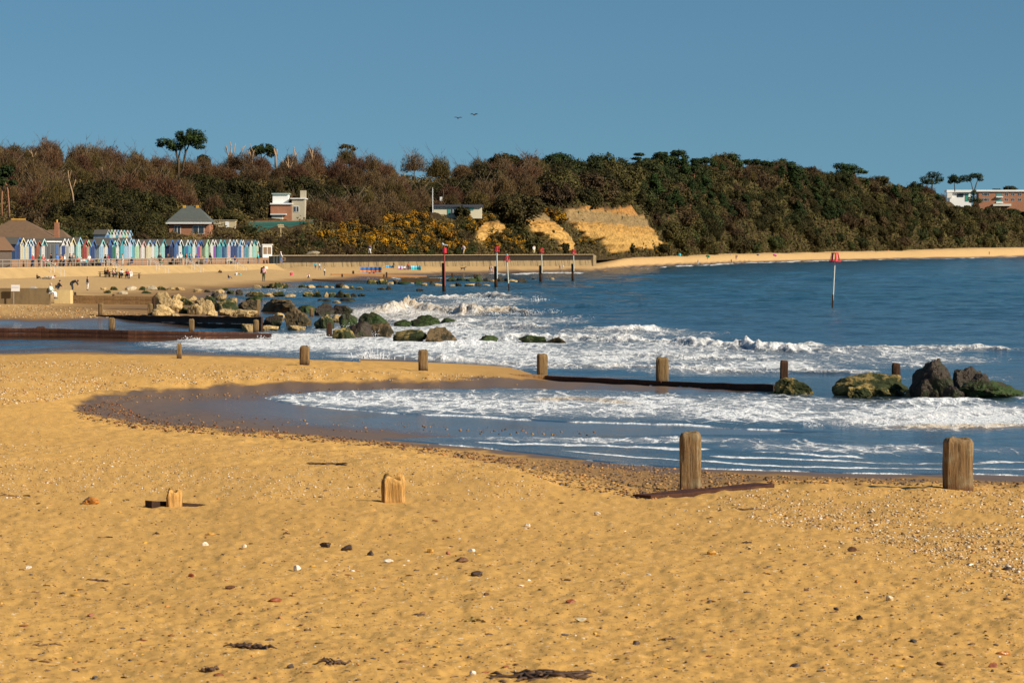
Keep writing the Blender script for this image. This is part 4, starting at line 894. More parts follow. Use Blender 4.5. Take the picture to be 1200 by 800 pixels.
rowrocks([(530,329.5,12,4.5,N_),(541,330,12,4.5,N_),(552,330,12,4.5,N_),(560,329.5,8,8,N_),(563.5,329,4.5,5.5,Y_),(570,330,7,4.5,D_),(577,330.5,7,3,T_),(586,330,9,6,D_),(595,330,8,4,D_),(602,331,12,4,T_),(612,331,11,5,D_),(647,328.5,5,3.5,T_),(626,328,6,2,D_)],'in the weedy line among the beacons','weedy rocks among the red beacons',2000)
# shingle ---------------------------------------------------------------
def ground_pts(px, py, it=9):
    zq = np.full(px.shape, .7)
    for i in range(it):
        Yv = np.clip((H-zq)*F/(py-Y0), 15, 400); zq = .5*zq+.5*zground(px, Yv)
    Yv = (H-zq)*F/(py-Y0); zq = zground(px, Yv); return (px-600)/F*Yv, Yv, zq
PAL = np.array([(.62,.50,.33),(.70,.62,.50),(.50,.27,.08),(.46,.20,.05),(.20,.10,.04),(.10,.06,.035),(.55,.38,.18),(.33,.19,.08),(.07,.06,.06),(.75,.70,.62),(.20,.055,.018),(.045,.02,.012),(.66,.36,.05)])
def peb_material():
    t = NT('pebble'); t.P(col=t.mix(.35, t.attr('col','Color'), t.mix(t.noise(t.wcoord(), 60, 3), t.attr('col','Color'), (.2,.12,.05))), rough=.6, spec=.3); return t.m
M_PEB = peb_material()
_pv = []
for sx in (-1,0,1):
    for sy in (-1,0,1):
        for sz in (-1,0,1):
            if (sx,sy,sz) != (0,0,0) and abs(sx)+abs(sy)+abs(sz) in (1,3): _pv.append(np.array((sx,sy,sz))/math.sqrt(abs(sx)+abs(sy)+abs(sz)))
_pv = np.array(_pv)
_bm = bmesh.new()
for q in _pv: _bm.verts.new(q)
bmesh.ops.convex_hull(_bm, input=_bm.verts); bmesh.ops.triangulate(_bm, faces=_bm.faces); _bm.verts.ensure_lookup_table(); _bm.verts.index_update()
_pv = np.array([v.co[:] for v in _bm.verts]); _pf = np.array([[v.index for v in f.verts] for f in _bm.faces]); _bm.free()
def pebbles(regions, name, label, seed, stretch=1.0):
    rg = np.random.default_rng(seed); Cs = []; Ss = []; Ts = []
    for poly, n, lo, hi, pal, fall in regions:
        a = np.array(poly, float); px = rg.uniform(a[:,0].min(), a[:,0].max(), n*3); py = rg.uniform(a[:,1].min(), a[:,1].max(), n*3)
        m = polysd(px, py, poly) > 0; px, py = px[m][:n], py[m][:n]
        x, y, zq = ground_pts(px, py)
        cl_ = fbm(x*.45, y*.25, 3, seed+3); k = cl_ > fall; x, y, zq = x[k], y[k], zq[k]
        s = lo*(hi/lo)**(rg.random(len(x))**1.8)
        Cs.append(np.stack([x,y,zq],1)); Ss.append(s); Ts.append(PAL[rg.choice(pal, len(x))])
    C = np.concatenate(Cs); S = np.concatenate(Ss); T = np.concatenate(Ts); n = len(C)
    a = rg.uniform(0,6.28,n); sx = S*rg.uniform(.7,1.3,n)*stretch; sy = S*rg.uniform(.5,1.0,n); sz = S*rg.uniform(.3,.6,n)
    b = _pv[None]*np.stack([sx,sy,sz],1)[:,None,:]*(1+.22*rg.normal(size=(n,len(_pv),1)))
    V = np.stack([b[...,0]*np.cos(a)[:,None]-b[...,1]*np.sin(a)[:,None], b[...,0]*np.sin(a)[:,None]+b[...,1]*np.cos(a)[:,None], b[...,2]],-1)+C[:,None,:]+np.stack([a*0,a*0,sz*.35],1)[:,None,:]
    Fq = (_pf[None]+(np.arange(n)*len(_pv))[:,None,None]).reshape(-1,3)
    cc = np.repeat(T*rg.uniform(.75,1.2,(n,1)), len(_pv), 0)
    o = mobj(name, mesh_np(name, V.reshape(-1,3), Fq, [M_PEB], True, None, cc)); tag(o, label, 'shingle', None, 'stuff')
ALL = list(range(10)); LIGHT = [0,1,6,2,6,6,0,9,3,7,4,2]; DARKP = [3,4,4,5,5,7,8,2]
pebbles([([(840,573),(1240,573),(1240,700),(1100,655),(960,625),(840,600)],7500,.010,.034,LIGHT+[7,4,2],-.5),([(760,585),(1000,575),(1240,640),(1240,720),(1000,670),(800,640)],1500,.01,.03,LIGHT,-.2),
  ([(-40,520),(300,520),(640,545),(640,588),(0,585),(-40,570)],8000,.008,.026,LIGHT,-.3),([(-40,418),(120,422),(480,436),(600,441),(560,446),(300,446),(110,458),(60,470),(-40,480)],6500,.014,.05,[0,1,2,6,6,3,7,4,0],-.35),
  ([(90,476),(130,470),(180,492),(270,500),(420,513),(560,530),(620,540),(600,545),(450,524),(300,512),(160,503),(92,490)],6500,.012,.055,[5,4,8,10,10,11,3,4],-.7),([(560,533),(760,545),(880,556),(880,566),(760,586),(660,570)],2600,.012,.05,DARKP,-.75),([(860,555),(1240,562),(1240,572),(900,566)],700,.015,.06,DARKP,-.6),
  ([(110,466),(400,455),(620,450),(420,460),(130,475)],500,.015,.05,DARKP,-.5),([(140,480),(330,490),(700,505),(700,512),(330,505),(160,492)],260,.015,.05,DARKP,-.6),
  ([(-40,590),(1240,590),(1240,800),(-40,800)],5200,.004,.016,ALL+DARKP,-.5),([(-40,590),(1240,590),(1240,800),(-40,800)],900,.010,.026,DARKP+[3,2,7,7],-.9),([(-40,480),(560,520),(700,580),(-40,600)],1600,.006,.022,ALL,-.6),
  ([(-40,358),(60,358),(190,369),(140,372),(60,373),(-40,374)],1500,.03,.10,[6,0,2,7,3,4],-.7)],'shingle','loose shingle and shell grit scattered over the beach',77)
pebbles([([(-40,592),(1240,592),(1240,800),(-40,800)],2300,.007,.026,[4,5,7,8,11,4,7,3,10,12,2],-.9),([(-40,500),(620,545),(760,592),(-40,592)],500,.008,.03,[4,5,7,11],-.9),([(380,620),(760,620),(760,700),(380,700)],260,.008,.024,[4,3,12,9,7,2],-.9)],'beach_litter','flakes of weed, wood and dark stone strewn over the sand',91,1.7)
# single stones and flotsam in the foreground ---------------------------
def solid(name, c, rough=.6, c2=None):
    t = NT(name); t.P(col=t.mix(t.ramp(t.noise(t.coord(), 14, 5, .7),(.35,0.),(.65,1.)), c, c2 or tuple(x*.5 for x in c)), rough=rough, normal=t.bump(t.noise(t.coord(),30,4),.4,.01)); return t.m
SC = {'orange':solid('orange_stone',(.62,.25,.03),.35,(.22,.08,.015)),'brown':solid('brown_stone',(.19,.085,.03)),'dark brown':solid('dark_stone',(.075,.04,.022)),'red-brown':solid('redbrown_stone',(.34,.09,.025)),'white':solid('white_shell',(.80,.74,.62),.5,(.62,.52,.38)),'amber':solid('amber_stone',(.68,.34,.05)),'pale':solid('pale_stone',(.72,.60,.38)),'black':solid('black_stone',(.03,.025,.022))}
stones = [(105,591,24,13,'orange','large glossy orange stone at the left, beyond the half-buried log'),(541,659,18,9,'brown','rounded brown stone with a weed tail, upper of two in mid-foreground'),(559,675,16,9,'dark brown','dark pointed stone with a weed tail, lower of two in mid-foreground'),(381,641,15,8,'dark brown','dark brown stone, leftmost of three below the yellow stump'),(406,645,15,10,'dark brown','dark brown ragged stone, middle of three below the yellow stump'),(434,650,9,8,'dark brown','small dark brown stone, rightmost of three below the yellow stump'),
 (504,647,10,7,'amber','amber stone above the two brown weed-tailed stones'),(525,650,6,6,'red-brown','bright red pebble left of the rounded brown stone'),(322,705,19,7,'red-brown','long red-brown stone lying in bare sand at lower left'),(669,706,13,6,'red-brown','oval red-brown stone right of centre in the lower sand'),(681,728,15,6,'pale','oval pale stone just below the oval red-brown stone'),(1176,767,20,7,'orange','flat orange stone near the lower right corner'),(1163,782,13,9,'red-brown','red-brown stone just below the flat orange stone'),
 (240,639,9,6,'white','white oval shell left of the group of three dark stones'),(286,641,6,5,'white','small round white shell, right of the white oval shell'),(348,668,10,9,'white','upright white shell at lower left centre'),(33,666,8,5,'white','white shell near the left edge'),(455,659,12,5,'white','long white shell below the yellow stump'),(106,722,9,5,'red-brown','small red-brown stone alone at lower left'),(247,627,10,5,'amber','amber stone above the white oval shell'),
 (1043,703,10,8,'pale','pale chunky stone right of centre foreground'),(834,650,12,8,'amber','yellow lumpy stone below the tall post'),(999,646,13,7,'brown','brown stone at the edge of the right shingle'),(1004,683,6,6,'orange','small orange stone below the brown shingle-edge stone'),(945,692,7,6,'brown','small round brown stone left of the small orange stone'),(1008,726,9,8,'dark brown','lumpy dark stone below the small orange stone'),(1071,752,10,6,'black','flat black stone in the lower right sand'),(746,755,10,7,'dark brown','dark stone at bottom centre right'),(932,781,15,6,'dark brown','long dark stone near the bottom edge'),(980,715,7,5,'black','black pebble left of the lumpy dark stone'),
 (700,603,9,5,'white','white shell in dry sand left of the tall post'),(618,617,8,5,'white','white shell upper in the central sand'),(553,646,9,5,'white','white shell beside the amber stone'),(570,697,8,5,'brown','brown pebble below the dark pointed stone'),(452,572,6,4,'white','tiny white shell against the yellow stump'),(270,690,14,5,'brown','brown flake above the long red-brown stone'),(224,676,8,6,'red-brown','red-brown pebble left of the brown flake'),(111,795,8,5,'black','black pebble at the bottom left edge'),(554,790,9,7,'white','white shell near the bottom edge, left of the weed clump'),(1180,668,14,6,'dark brown','dark stone at the right edge under the shingle'),(340,783,10,8,'dark brown','dark stone right of the bottom weed strip')]
for i,(px,b,wd,h,c,lab) in enumerate(stones):
    g = G(px,b); s = ppm(g.y)
    shell = c == 'white'
    o = mobj('shell' if shell else 'stone', rock_mesh('stone', 3000+i*3, (wd/s*.92, wd/s*.7, h/s*1.0), SC[c], 3), None, g+Vector((0,wd/s*.2,h/s*.22)), i*.7 % .8-.4)
    tag(o, lab, 'shell' if shell else 'stone', 'shells on the foreground sand' if shell else 'stones on the foreground sand')
M_WEED = solid('seaweed',(.10,.05,.022),.7); M_STICK = solid('driftwood',(.20,.11,.05),.85); M_WEEDY = solid('yellow_weed',(.35,.22,.05),.7)
def weed(px, b, wd, n, mat, label, seed, thick=.008, name='seaweed'):
    g = G(px,b); s = ppm(g.y); r = random.Random(seed); mb = MB(); L = wd/s
    for k in range(n):
        x = r.uniform(-.35,.35)*L; y = r.uniform(-.25,.25)*L; a = r.uniform(-.5,.5)+(math.pi if r.random() < .5 else 0); pts = []
        for j in range(6):
            zz = gz(g.x+x, g.y+y)-g.z+r.uniform(.002,.03)*(1 if n > 3 else .35); pts.append((x,y,zz)); x += math.cos(a)*L*.14; y += math.sin(a)*L*.14; a += r.uniform(-.8,.8)
        mb.tube(pts, [thick*r.uniform(.6,1.6) for _ in pts[:-1]]+[thick*.3], 5)
    tag(mb.obj(name, mat, None, g, 0, True), label, 'seaweed' if name == 'seaweed' else 'stick', 'flotsam on the foreground sand')
weed(296,760,38,12,M_WEED,'dark feathery strip of seaweed at lower left',1,.012); weed(640,790,72,26,M_WEED,'largest dark seaweed clump at the bottom edge',2,.011); weed(392,544,42,5,M_WEED,'twisted brown weed on the clean sand below the inlet',3,.014); weed(392,778,30,8,M_WEED,'small dark weed scraps at the bottom, left of centre',4,.009)
weed(246,787,18,6,M_WEED,'short black weed strip at the bottom left',5,.011); weed(553,728,24,6,M_WEEDY,'yellow-brown weed curl in the lower centre sand',6,.009); weed(905,597,54,2,M_STICK,'thin dark stick lying below the sunken plank',7,.012,'driftwood_stick'); weed(32,581,34,2,M_STICK,'thin stick at the left edge, level with the orange stone',8,.012,'driftwood_stick')
weed(124,629,20,2,M_STICK,'small curved stick left of the white oval shell',9,.01,'driftwood_stick'); weed(55,756,26,2,M_STICK,'faint stick low on the left sand',10,.008,'driftwood_stick'); weed(340,626,10,3,M_WEED,'small weed scrap right of the half-buried log',11,.009); weed(880,636,16,3,M_WEED,'small weed scrap below the thin dark stick',12,.008); weed(775,750,20,2,M_STICK,'thin stick in the sand at bottom centre right',13,.008,'driftwood_stick'); weed(185,625,14,3,M_WEED,'small weed scrap above the white oval shell',14,.008); weed(120,680,24,3,M_WEED,'ragged weed scrap left of the brown flake',15,.008); weed(498,720,16,3,M_WEED,'short weed piece left of the yellow-brown curl',16,.009)
# ------------------------------------------------------------------ promenade, sea wall
DR = Vector((.2404,.9707,0)); NR = Vector((.9707,-.2404,0)); RZ = math.atan2(NR.y, NR.x)   # along the hut row; towards the sea
RA = Vector((-69.8,419,2.5)); HA = Vector((-70.16,435,3.52))
def concrete(name, a, b, stain=.5, scale=1.):
    t = NT(name); v = t.wcoord((1,1,.25)); n = t.noise(v, .9*scale, 5, .7); f = t.noise(t.wcoord(), 3*scale, 5, .7)
    c = t.mix(f, a, b); c = t.mix(t.ramp(n,(.45,.0),(.7,stain)), c, tuple(x*.35 for x in a)); t.P(col=c, rough=.9, normal=t.bump(f,.4,.05), spec=.2); return t.m
M_APRON = concrete('sandy_concrete', (.40,.26,.11), (.52,.35,.155), .25, .4)
M_DECK = concrete('promenade_concrete', (.33,.24,.14), (.42,.31,.18), .2)
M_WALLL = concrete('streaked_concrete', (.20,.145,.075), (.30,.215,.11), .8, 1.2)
M_WALLD = concrete('shaded_weathered_concrete', (.022,.018,.014), (.05,.04,.03), .7, 1.2)  # shade of the recurve's overhang put into this colour, on top of weathering
M_COPE = concrete('pale_coping', (.34,.26,.16), (.44,.34,.21), .2)
def strip(name, prof, s0, s1, base, mats, step=4.0, kind=None, dirv=DR, nrm=NR):
    """profile of (outward, up) swept along a straight line"""
    mb = MB(); n = max(1,int((s1-s0)/step)); vs = []; fs = []; m = len(prof)
    for i in range(n+1):
        p = base+dirv*(s0+(s1-s0)*i/n)
        vs += [p+nrm*o+Vector((0,0,u)) for o, u in prof]
    for i in range(n):
        for k in range(m-1): fs.append((i*m+k, i*m+k+1, (i+1)*m+k+1, (i+1)*m+k))
    fs += [tuple(range(m)), tuple(reversed([n*m+k for k in range(m)]))]
    mb.add(vs, fs); o = mb.obj(name, mats, None); return o
o = strip('promenade', [(0,-2),(0,0),(-4.6,0),(-4.6,-2)], -40, 112, RA, M_DECK); tag(o, kind='structure')
o = strip('promenade_apron', [(-.15,-.01),(.25,-.01),(.35,-.12),(3.0,-1.55),(3.4,-2.6),(-.15,-2.6)], -40, 118, RA, M_APRON); tag(o, kind='structure')
o = strip('hut_terrace', [(1.4,-.05),(1.4,.0),(-15,.0),(-15,-.6),(1.4,-.6)], -20, 118, HA-Vector((0,0,.02)), M_DECK); tag(o, kind='structure')
M_BRICK = None
def brick(name, a, b, mortar=(.35,.3,.24), scale=4.):
    t = NT(name); br = t.n('ShaderNodeTexBrick'); br.inputs['Scale'].default_value = scale; br.inputs['Color1'].default_value = (*a,1); br.inputs['Color2'].default_value = (*b,1); br.inputs['Mortar'].default_value = (*mortar,1)
    v = t.coord(rot=(R(90),0,0)); t.t.links.new(v, br.inputs[0])
    t.P(col=t.mix(t.math('MULTIPLY', t.noise(t.coord(),1.5,4),.5), br.outputs[0], tuple(x*.5 for x in a)), rough=.9); return t.m
M_BRK = brick('red_brick', (.34,.115,.045), (.44,.16,.065)); M_BRK2 = brick('brown_brick', (.24,.115,.05), (.31,.15,.07))
o = strip('terrace_wall', [(1.42,-1.0),(1.42,-.02),(1.2,-.02),(1.2,-1.0)], -20, 116, HA, M_BRK2); tag(o, 'low brown brick wall under the row of beach huts', 'wall')
# railing along the promenade edge
M_RAIL = paint((.33,.29,.24), .5); M_RAILW = paint((.62,.60,.56), .4)
rl = empty('promenade_railing', RA+NR*-.1); tag(rl, 'grey metal railing along the promenade edge above the sand', 'railing')
NP = 50
for k in range(2):
    mb = MB(); mb.tube([DR*-30+Vector((0,0,.55+.5*k)), DR*108+Vector((0,0,.55+.5*k))], .045, 6); mb.obj('rail', M_RAIL, rl)
pm = MB().box((0,0,.52),(.11,.11,1.06)).mesh('rail_post', [M_RAIL])
for i in range(NP): mobj('rail_post', pm, rl, DR*(-30+138*i/(NP-1)), RZ)
HRG = 'handrails down the promenade steps'
for i,(s, lab) in enumerate(((14,'pale handrail of steps near the left end of the promenade'),(38,'pale handrail of steps above the picnic tables, left one'),(56,'pale handrail of steps behind the right picnic table'),(72,'pale handrail of steps left of the seated beach visitors'),(93,'pale handrail of steps near the right end of the promenade'))):
    h = empty('handrail', RA+DR*s+NR*.2); tag(h, lab, 'handrail', HRG)
    for d in (0,1.3):
        o = DR*d; mb = MB(); mb.tube([o+Vector((0,0,1.0)), o+NR*2.9+Vector((0,0,-.45))], .04, 6); mb.obj('rail', M_RAILW, h)
        for k in (0,1.4,2.9): mb = MB(); mb.tube([o+NR*k+Vector((0,0,1.0-.5*k)), o+NR*k+Vector((0,0,-.1-.54*k))], .035, 6); mb.obj('baluster', M_RAILW, h)
# sea wall below the cliff path
WA = Vector((-39.7,560,3.9)); WB = Vector((17.9,715,3.82)); WD = (WB-WA); WL = WD.length; WD.normalize(); WN = Vector((WD.y,-WD.x,0)).normalized()
sw = empty('sea_wall', WA); tag(sw, 'long concrete sea wall with dark recurved top below the cliff path', 'wall')
def wpart(name, prof, m): o = strip(name, prof, -22, WL, Vector((0,0,0)), m, 6., None, WD, WN); o.parent = sw; return o
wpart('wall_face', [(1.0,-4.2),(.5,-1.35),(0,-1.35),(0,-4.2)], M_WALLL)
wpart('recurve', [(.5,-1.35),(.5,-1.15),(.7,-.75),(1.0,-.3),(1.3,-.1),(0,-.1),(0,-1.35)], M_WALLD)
wpart('coping', [(1.34,-.1),(1.34,.0),(-.4,.0),(-.4,-.1)], M_COPE)
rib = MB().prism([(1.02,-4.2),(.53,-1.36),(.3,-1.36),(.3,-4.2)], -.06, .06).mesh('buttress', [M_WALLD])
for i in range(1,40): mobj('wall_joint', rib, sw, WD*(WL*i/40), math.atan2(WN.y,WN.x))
o = strip('cliff_path', [(-.38,-.05),(-34,.05),(-34,-1.5),(-.38,-1.5)], -26, WL+3, WA, M_DECK, 6., None, WD, WN); tag(o, kind='structure')
# end return of the wall with the rubble ramp
o = strip('wall_end', [(1.05,-4),(1.05,-.3),(.2,.02),(-8,.02),(-8,-4)], WL, WL+2.2, WA, concrete('mottled_concrete',(.22,.16,.085),(.34,.26,.15),.8,2.5), 2., None, WD, WN); tag(o, 'mottled block ending the sea wall under the rightmost small beacon', 'wall')
# low walls and sign on the near left sand
g = G(30,356.5); s = ppm(g.y)
MW = wood_material('boarded_wall',(.22,.145,.065),(.12,.07,.03),.0,.15)
mb = MB(); mb.box((0,0,.2),(62*2/s,1.0,16/s*1.0+.4)); tag(mb.obj('low_wall', concrete('brown_render',(.19,.13,.065),(.25,.175,.09),.5), None, P(0,356.5,g.y)+Vector((-.3,.5,.35))), 'brown low wall at the left edge with a person sitting on its end', 'wall')
g2 = G(73,355.5); s = ppm(g2.y); mb = MB(); mb.box((0,0,.25),(19/s,1.6,13/s+.5), top=(.97,.97)); tag(mb.obj('stone_block', R_YEL if False else concrete('yellow_stone',(.56,.40,.17),(.70,.53,.26),.3,2.), None, g2+Vector((0,.8,.15))), 'yellow stone block at the end of the brown low wall', 'block')
sg = empty('notice_board', P(17.5,356,g.y-.4)); tag(sg, 'white square notice board on a thin post in front of the brown wall', 'sign'); s = ppm(g.y)
MB().box((0,0,0),(10/s,.05,7.5/s)).obj('board', paint((.80,.76,.72),.5,6,.05), sg, (0.05,-.05,18.5/s)); MB().box((-.1,0,.5),(.06,.06,1.6)).obj('post', M_RAIL, sg)
MB().box((0,0,0),(8/s,.012,.05)).obj('notice_line', paint((.62,.58,.60),.5), sg, (.05,-.085,19.5/s))

# ------------------------------------------------------------------ beach huts
def felt(): return paint((.095,.085,.07), .9, 4., .35)
M_FELT = felt(); M_WHITE = paint((.80,.79,.75), .55, 5., .06); M_GLASS = paint((.04,.05,.06), .1)
C = dict(blue=(.05,.17,.46), darkblue=(.03,.07,.24), lightblue=(.33,.58,.80), paleblue=(.55,.72,.85), teal=(.05,.34,.42), aqua=(.33,.74,.70), paleaqua=(.52,.80,.74), turquoise=(.03,.52,.62), mint=(.46,.76,.52), palegreen=(.50,.76,.44), cream=(.80,.70,.44), yellow=(.82,.65,.22), pink=(.78,.45,.45), palepink=(.80,.62,.56), white=(.80,.79,.76), lavender=(.55,.50,.78), purple=(.30,.06,.42), magenta=(.48,.05,.30), red=(.45,.04,.04), rust=(.40,.11,.045), orange=(.75,.25,.03), grey=(.42,.42,.40), greymint=(.45,.58,.50), darkgrey=(.13,.13,.13), brown=(.13,.07,.035), green=(.03,.22,.10), black=(.02,.02,.022), navy=(.02,.03,.09), skin=(.55,.30,.19), lime=(.45,.70,.05), khaki=(.10,.10,.045), tan=(.50,.36,.19), denim=(.09,.14,.25))
_hm = {}
def boards(c):
    k = tuple(c)
    if k not in _hm:
        g_ = sum(c)/3; c = tuple((x*.80+g_*.20)*.64 for x in c)
        t = NT('painted_boards'); w_ = t.n('ShaderNodeTexWave'); w_.inputs['Scale'].default_value = 3.2; w_.bands_direction = 'Z'; v = t.coord(); t.t.links.new(v, w_.inputs[0])
        cc = t.mix(t.math('MULTIPLY', t.noise(v, 3, 5, .7), .28), c, tuple(x*.45 for x in c)); t.P(col=cc, rough=.6, normal=t.bump(w_.outputs['Fac'], .5, .03)); _hm[k] = t.m
    return _hm[k]
HW, HD, HE, HP = 1.8, 2.5, 2.05, 2.85
def hut_parts(W=HW, D=HD, E=HE, A=HP):
    p = {}
    mb = MB(); poly = [(-W/2,0),(W/2,0),(W/2,E),(0,A-.06),(-W/2,E)]
    M = Matrix(((0,-1,0,0),(1,0,0,0),(0,0,1,0),(0,0,0,1)))
    mb.prism(poly, 0, D, M); p['walls'] = mb.mesh('walls', [M_WHITE])                    # runs from x=-D to 0
    mb = MB(); r = A-E
    for sgn in (-1,1):
        a = Vector((0,0,A)); b = Vector((0,sgn*(W/2+.16),E-.1)); n = Vector((0,sgn*r,W/2)).normalized()*.06
        vs = []
        for x in (.20,-D-.1): vs += [Vector((x,a.y,a.z)), Vector((x,b.y,b.z)), Vector((x,b.y,b.z))+n, Vector((x,a.y,a.z+.07))]
        mb.add(vs, [(0,1,2,3),(7,6,5,4),(0,4,5,1),(1,5,6,2),(2,6,7,3),(3,7,4,0)])
    p['roof'] = mb.mesh('roof', [M_FELT])
    mb = MB()
    for sgn in (-1,1):
        a = Vector((.23,0,A+.08)); b = Vector((.23,sgn*(W/2+.2),E-.1)); mb.add([a, b, b-Vector((0,0,.13)), a-Vector((0,0,.16)), a+Vector((.04,0,0)), b+Vector((.04,0,0)), b+Vector((.04,0,-.13)), a+Vector((.04,0,-.16))], [(0,1,2,3),(7,6,5,4),(0,4,5,1),(1,5,6,2),(2,6,7,3),(3,7,4,0)])
    p['bargeboard'] = mb.mesh('bargeboard', [M_WHITE])
    mb = MB(); 
    for y in (-.33,.33): mb.box((.03,y,.98),(.06,.64,1.86)); mb.box((.075,y,1.35),(.03,.42,.75)); mb.box((.075,y,.5),(.03,.42,.6))
    p['door'] = mb.mesh('door', [M_WHITE])
    mb = MB()
    for y in (-.75,.75): mb.box((.3,y,1.0),(.09,.09,2.0))
    p['porch_post'] = mb.mesh('porch_post', [M_WHITE])
    p['window'] = MB().box((.02,0,A-.42),(.05,.3,.3)).mesh('window', [M_GLASS])
    return p
HP_ = hut_parts()
def setmat(o, m):
    o.material_slots[0].link = 'OBJECT'; o.material_slots[0].material = m
def on_row(px, base=HA):
    k = (px-600)/F; return (k*base.y-base.x)/(DR.x-k*DR.y)
def hut(p, body, door, barge, label, group, sc=1., rz=RZ, hs_=1., doorless=False):
    h = empty('beach_hut', p, rz); h.scale = (sc,sc,sc*hs_); tag(h, label, 'beach hut', group)
    for nm, c in (('walls',body),('roof',None),('bargeboard',barge),('door',door),('window',None)):
        o = mobj(nm, HP_[nm], h)
        if c: setmat(o, boards(C[c]) if nm != 'bargeboard' else paint(C[c], .5))
    return h
HG_ = 'beach huts along the promenade'
huts = [(21,'blue','darkblue','blue'),(25,'cream','cream','yellow'),(30,'lightblue','cream','white'),(34.5,'lightblue','blue','lightblue'),(39,'lavender','white','pink'),(44,'rust','rust','rust'),(50,'teal','white','paleaqua'),
 (79,'white','grey','white'),(84.5,'cream','white','cream'),(93,'aqua','paleaqua','lightblue'),(98.5,'rust','red','red'),(103,'mint','tan','palegreen'),(109.5,'blue','darkblue','blue'),(118.5,'paleblue','lightblue','aqua'),(123.5,'cream','white','darkgrey'),(128.5,'blue','darkblue','blue'),(133.5,'teal','green','aqua'),(138,'lightblue','white','grey'),(142,'teal','turquoise','teal'),(146.5,'white','lightblue','pink'),(151.5,'lavender','paleblue','lightblue'),(156,'teal','turquoise','lightblue'),
 (161,'paleaqua','palegreen','pink'),(167.5,'palepink','white','magenta'),(173.5,'cream','cream','lightblue'),(177.5,'cream','white','blue'),(182.5,'paleaqua','aqua','grey'),(191.5,'paleaqua','aqua','teal'),(200,'darkblue','navy','blue'),(206.5,'blue','blue','blue'),(211.5,'paleaqua','white','white'),(217.5,'turquoise','blue','palepink'),(222,'blue','turquoise','lightblue'),(227.5,'paleaqua','white','palepink'),
 (231.5,'lightblue','purple','blue'),(235.5,'blue','orange','blue'),(242.5,'palegreen','mint','palegreen'),(247.5,'greymint','white','white'),(251.5,'teal','purple','palepink'),(257.5,'turquoise','teal','aqua'),(262.5,'turquoise','darkblue','teal'),(268,'lightblue','pink','white'),(272.5,'blue','darkblue','lightblue'),(276,'blue','darkblue','palepink'),(280,'lightblue','blue','lightblue'),(284,'white','palepink','white'),(288.5,'lightblue','teal','blue'),(293,'paleaqua','white','white'),(297.5,'mint','aqua','teal'),(302,'cream','mint','white')]
_sub = dict(yellow='cream', pink='white', magenta='pink', palepink='white')
huts = [(a,b,c,_sub.get(d,d) if i % 3 else d) for i,(a,b,c,d) in enumerate(huts)]
NICE = dict(darkblue='dark blue', lightblue='light blue', paleblue='pale blue', paleaqua='pale aqua', palegreen='pale green', palepink='pale pink', greymint='grey-green', darkgrey='dark grey')
nice = lambda c: NICE.get(c, c)
rr = random.Random(5)
for i,(px,b,d,g_) in enumerate(huts):
    s = on_row(px); n = huts[i-1][1] if i else None
    ps = HA+DR*s
    lab = '%s beach hut, %s door, %s gable, right of the %s one' % (nice(b), nice(d), nice(g_), nice(huts[i-1][1]) if i else '')
    if i == 0: lab = 'blue beach hut at the left end of the row, beside the brown kiosk'
    if i+1 == len(huts): lab = 'cream beach hut with white gable at the right end of the row'
    hut(ps+NR*rr.uniform(-.15,.15), b, d, g_, lab, HG_, rr.uniform(.95,1.05), RZ+rr.uniform(-.02,.02), rr.uniform(.96,1.08))
HG2 = 'smaller huts of the upper back row'
HB = P(124, 286.5, 500); dB = Vector((.30,.954,0)); k_ = 0
for i,(c,d,g_) in enumerate((('lightblue','blue','grey'),('teal','aqua','palegreen'),('palepink','white','white'),('lightblue','teal','lightblue'),('pink','palepink','white'),('mint','aqua','aqua'),('palegreen','yellow','palepink'),('paleblue','lightblue','lightblue'))):
    Yb = 500+i*3.4; hut(P(126+i*3.7, 286.8, Yb), c, d, g_, '%s hut, %s from the left in the upper back row' % (nice(c), ORD[i]), HG2, .85)
# brown kiosk, grey cabin, white kiosk
ks = empty('kiosk', HA+DR*(on_row(13)-5.2)+NR*1.0+Vector((0,0,-1)), RZ+.9); tag(ks, 'brown timber kiosk with lit windows at the left end of the huts', 'kiosk')
mb = MB(); mb.prism([(-2.6,0),(2.6,0),(2.6,2.4),(0,3.9),(-2.6,2.4)], 0, 5, Matrix(((0,-1,0,0),(1,0,0,0),(0,0,1,0),(0,0,0,1)))); mb.obj('walls', boards(C['brown']), ks)
mb = MB()
for sg_ in (-1,1): mb.add([(.3,0,4.05),(.3,sg_*2.9,2.3),(-5.3,sg_*2.9,2.3),(-5.3,0,4.05),(.3,0,4.17),(.3,sg_*2.9,2.42),(-5.3,sg_*2.9,2.42),(-5.3,0,4.17)], [(0,1,2,3),(7,6,5,4),(0,4,5,1),(1,5,6,2),(2,6,7,3),(3,7,4,0)])
mb.obj('roof', paint((.17,.09,.045),.9,5,.3), ks)
for y in (-1.5,.6): f_ = MB().box((.03,y,1.6),(.06,1.3,1.2)).obj('window', M_WHITE, ks); MB().box((.06,y,1.6),(.05,1.1,1.0)).obj('pane', paint((.35,.45,.42),.2), f_)
s60 = on_row(60); cb = empty('cabin', HA+DR*s60+NR*.2, RZ); tag(cb, 'dark grey flat-roofed cabin in the hut row, left of the white huts', 'cabin')
MB().box((-1.4,0,1.25),(2.8,5.2,2.5)).obj('walls', boards((.20,.20,.20)), cb); MB().box((-1.35,0,2.58),(3.3,5.7,.16)).obj('roof', M_WHITE, cb)
for y in (-1.6,0.1,1.6): MB().box((.03,y,1.15),(.06,1.0,2.0)).obj('door', boards(C['darkgrey'] if y < 1 else C['blue']), cb)
s74 = on_row(74); hut(HA+DR*s74, 'white', 'darkblue', 'white', 'white hut with black opening, first right of the grey cabin', HG_, 1.05)
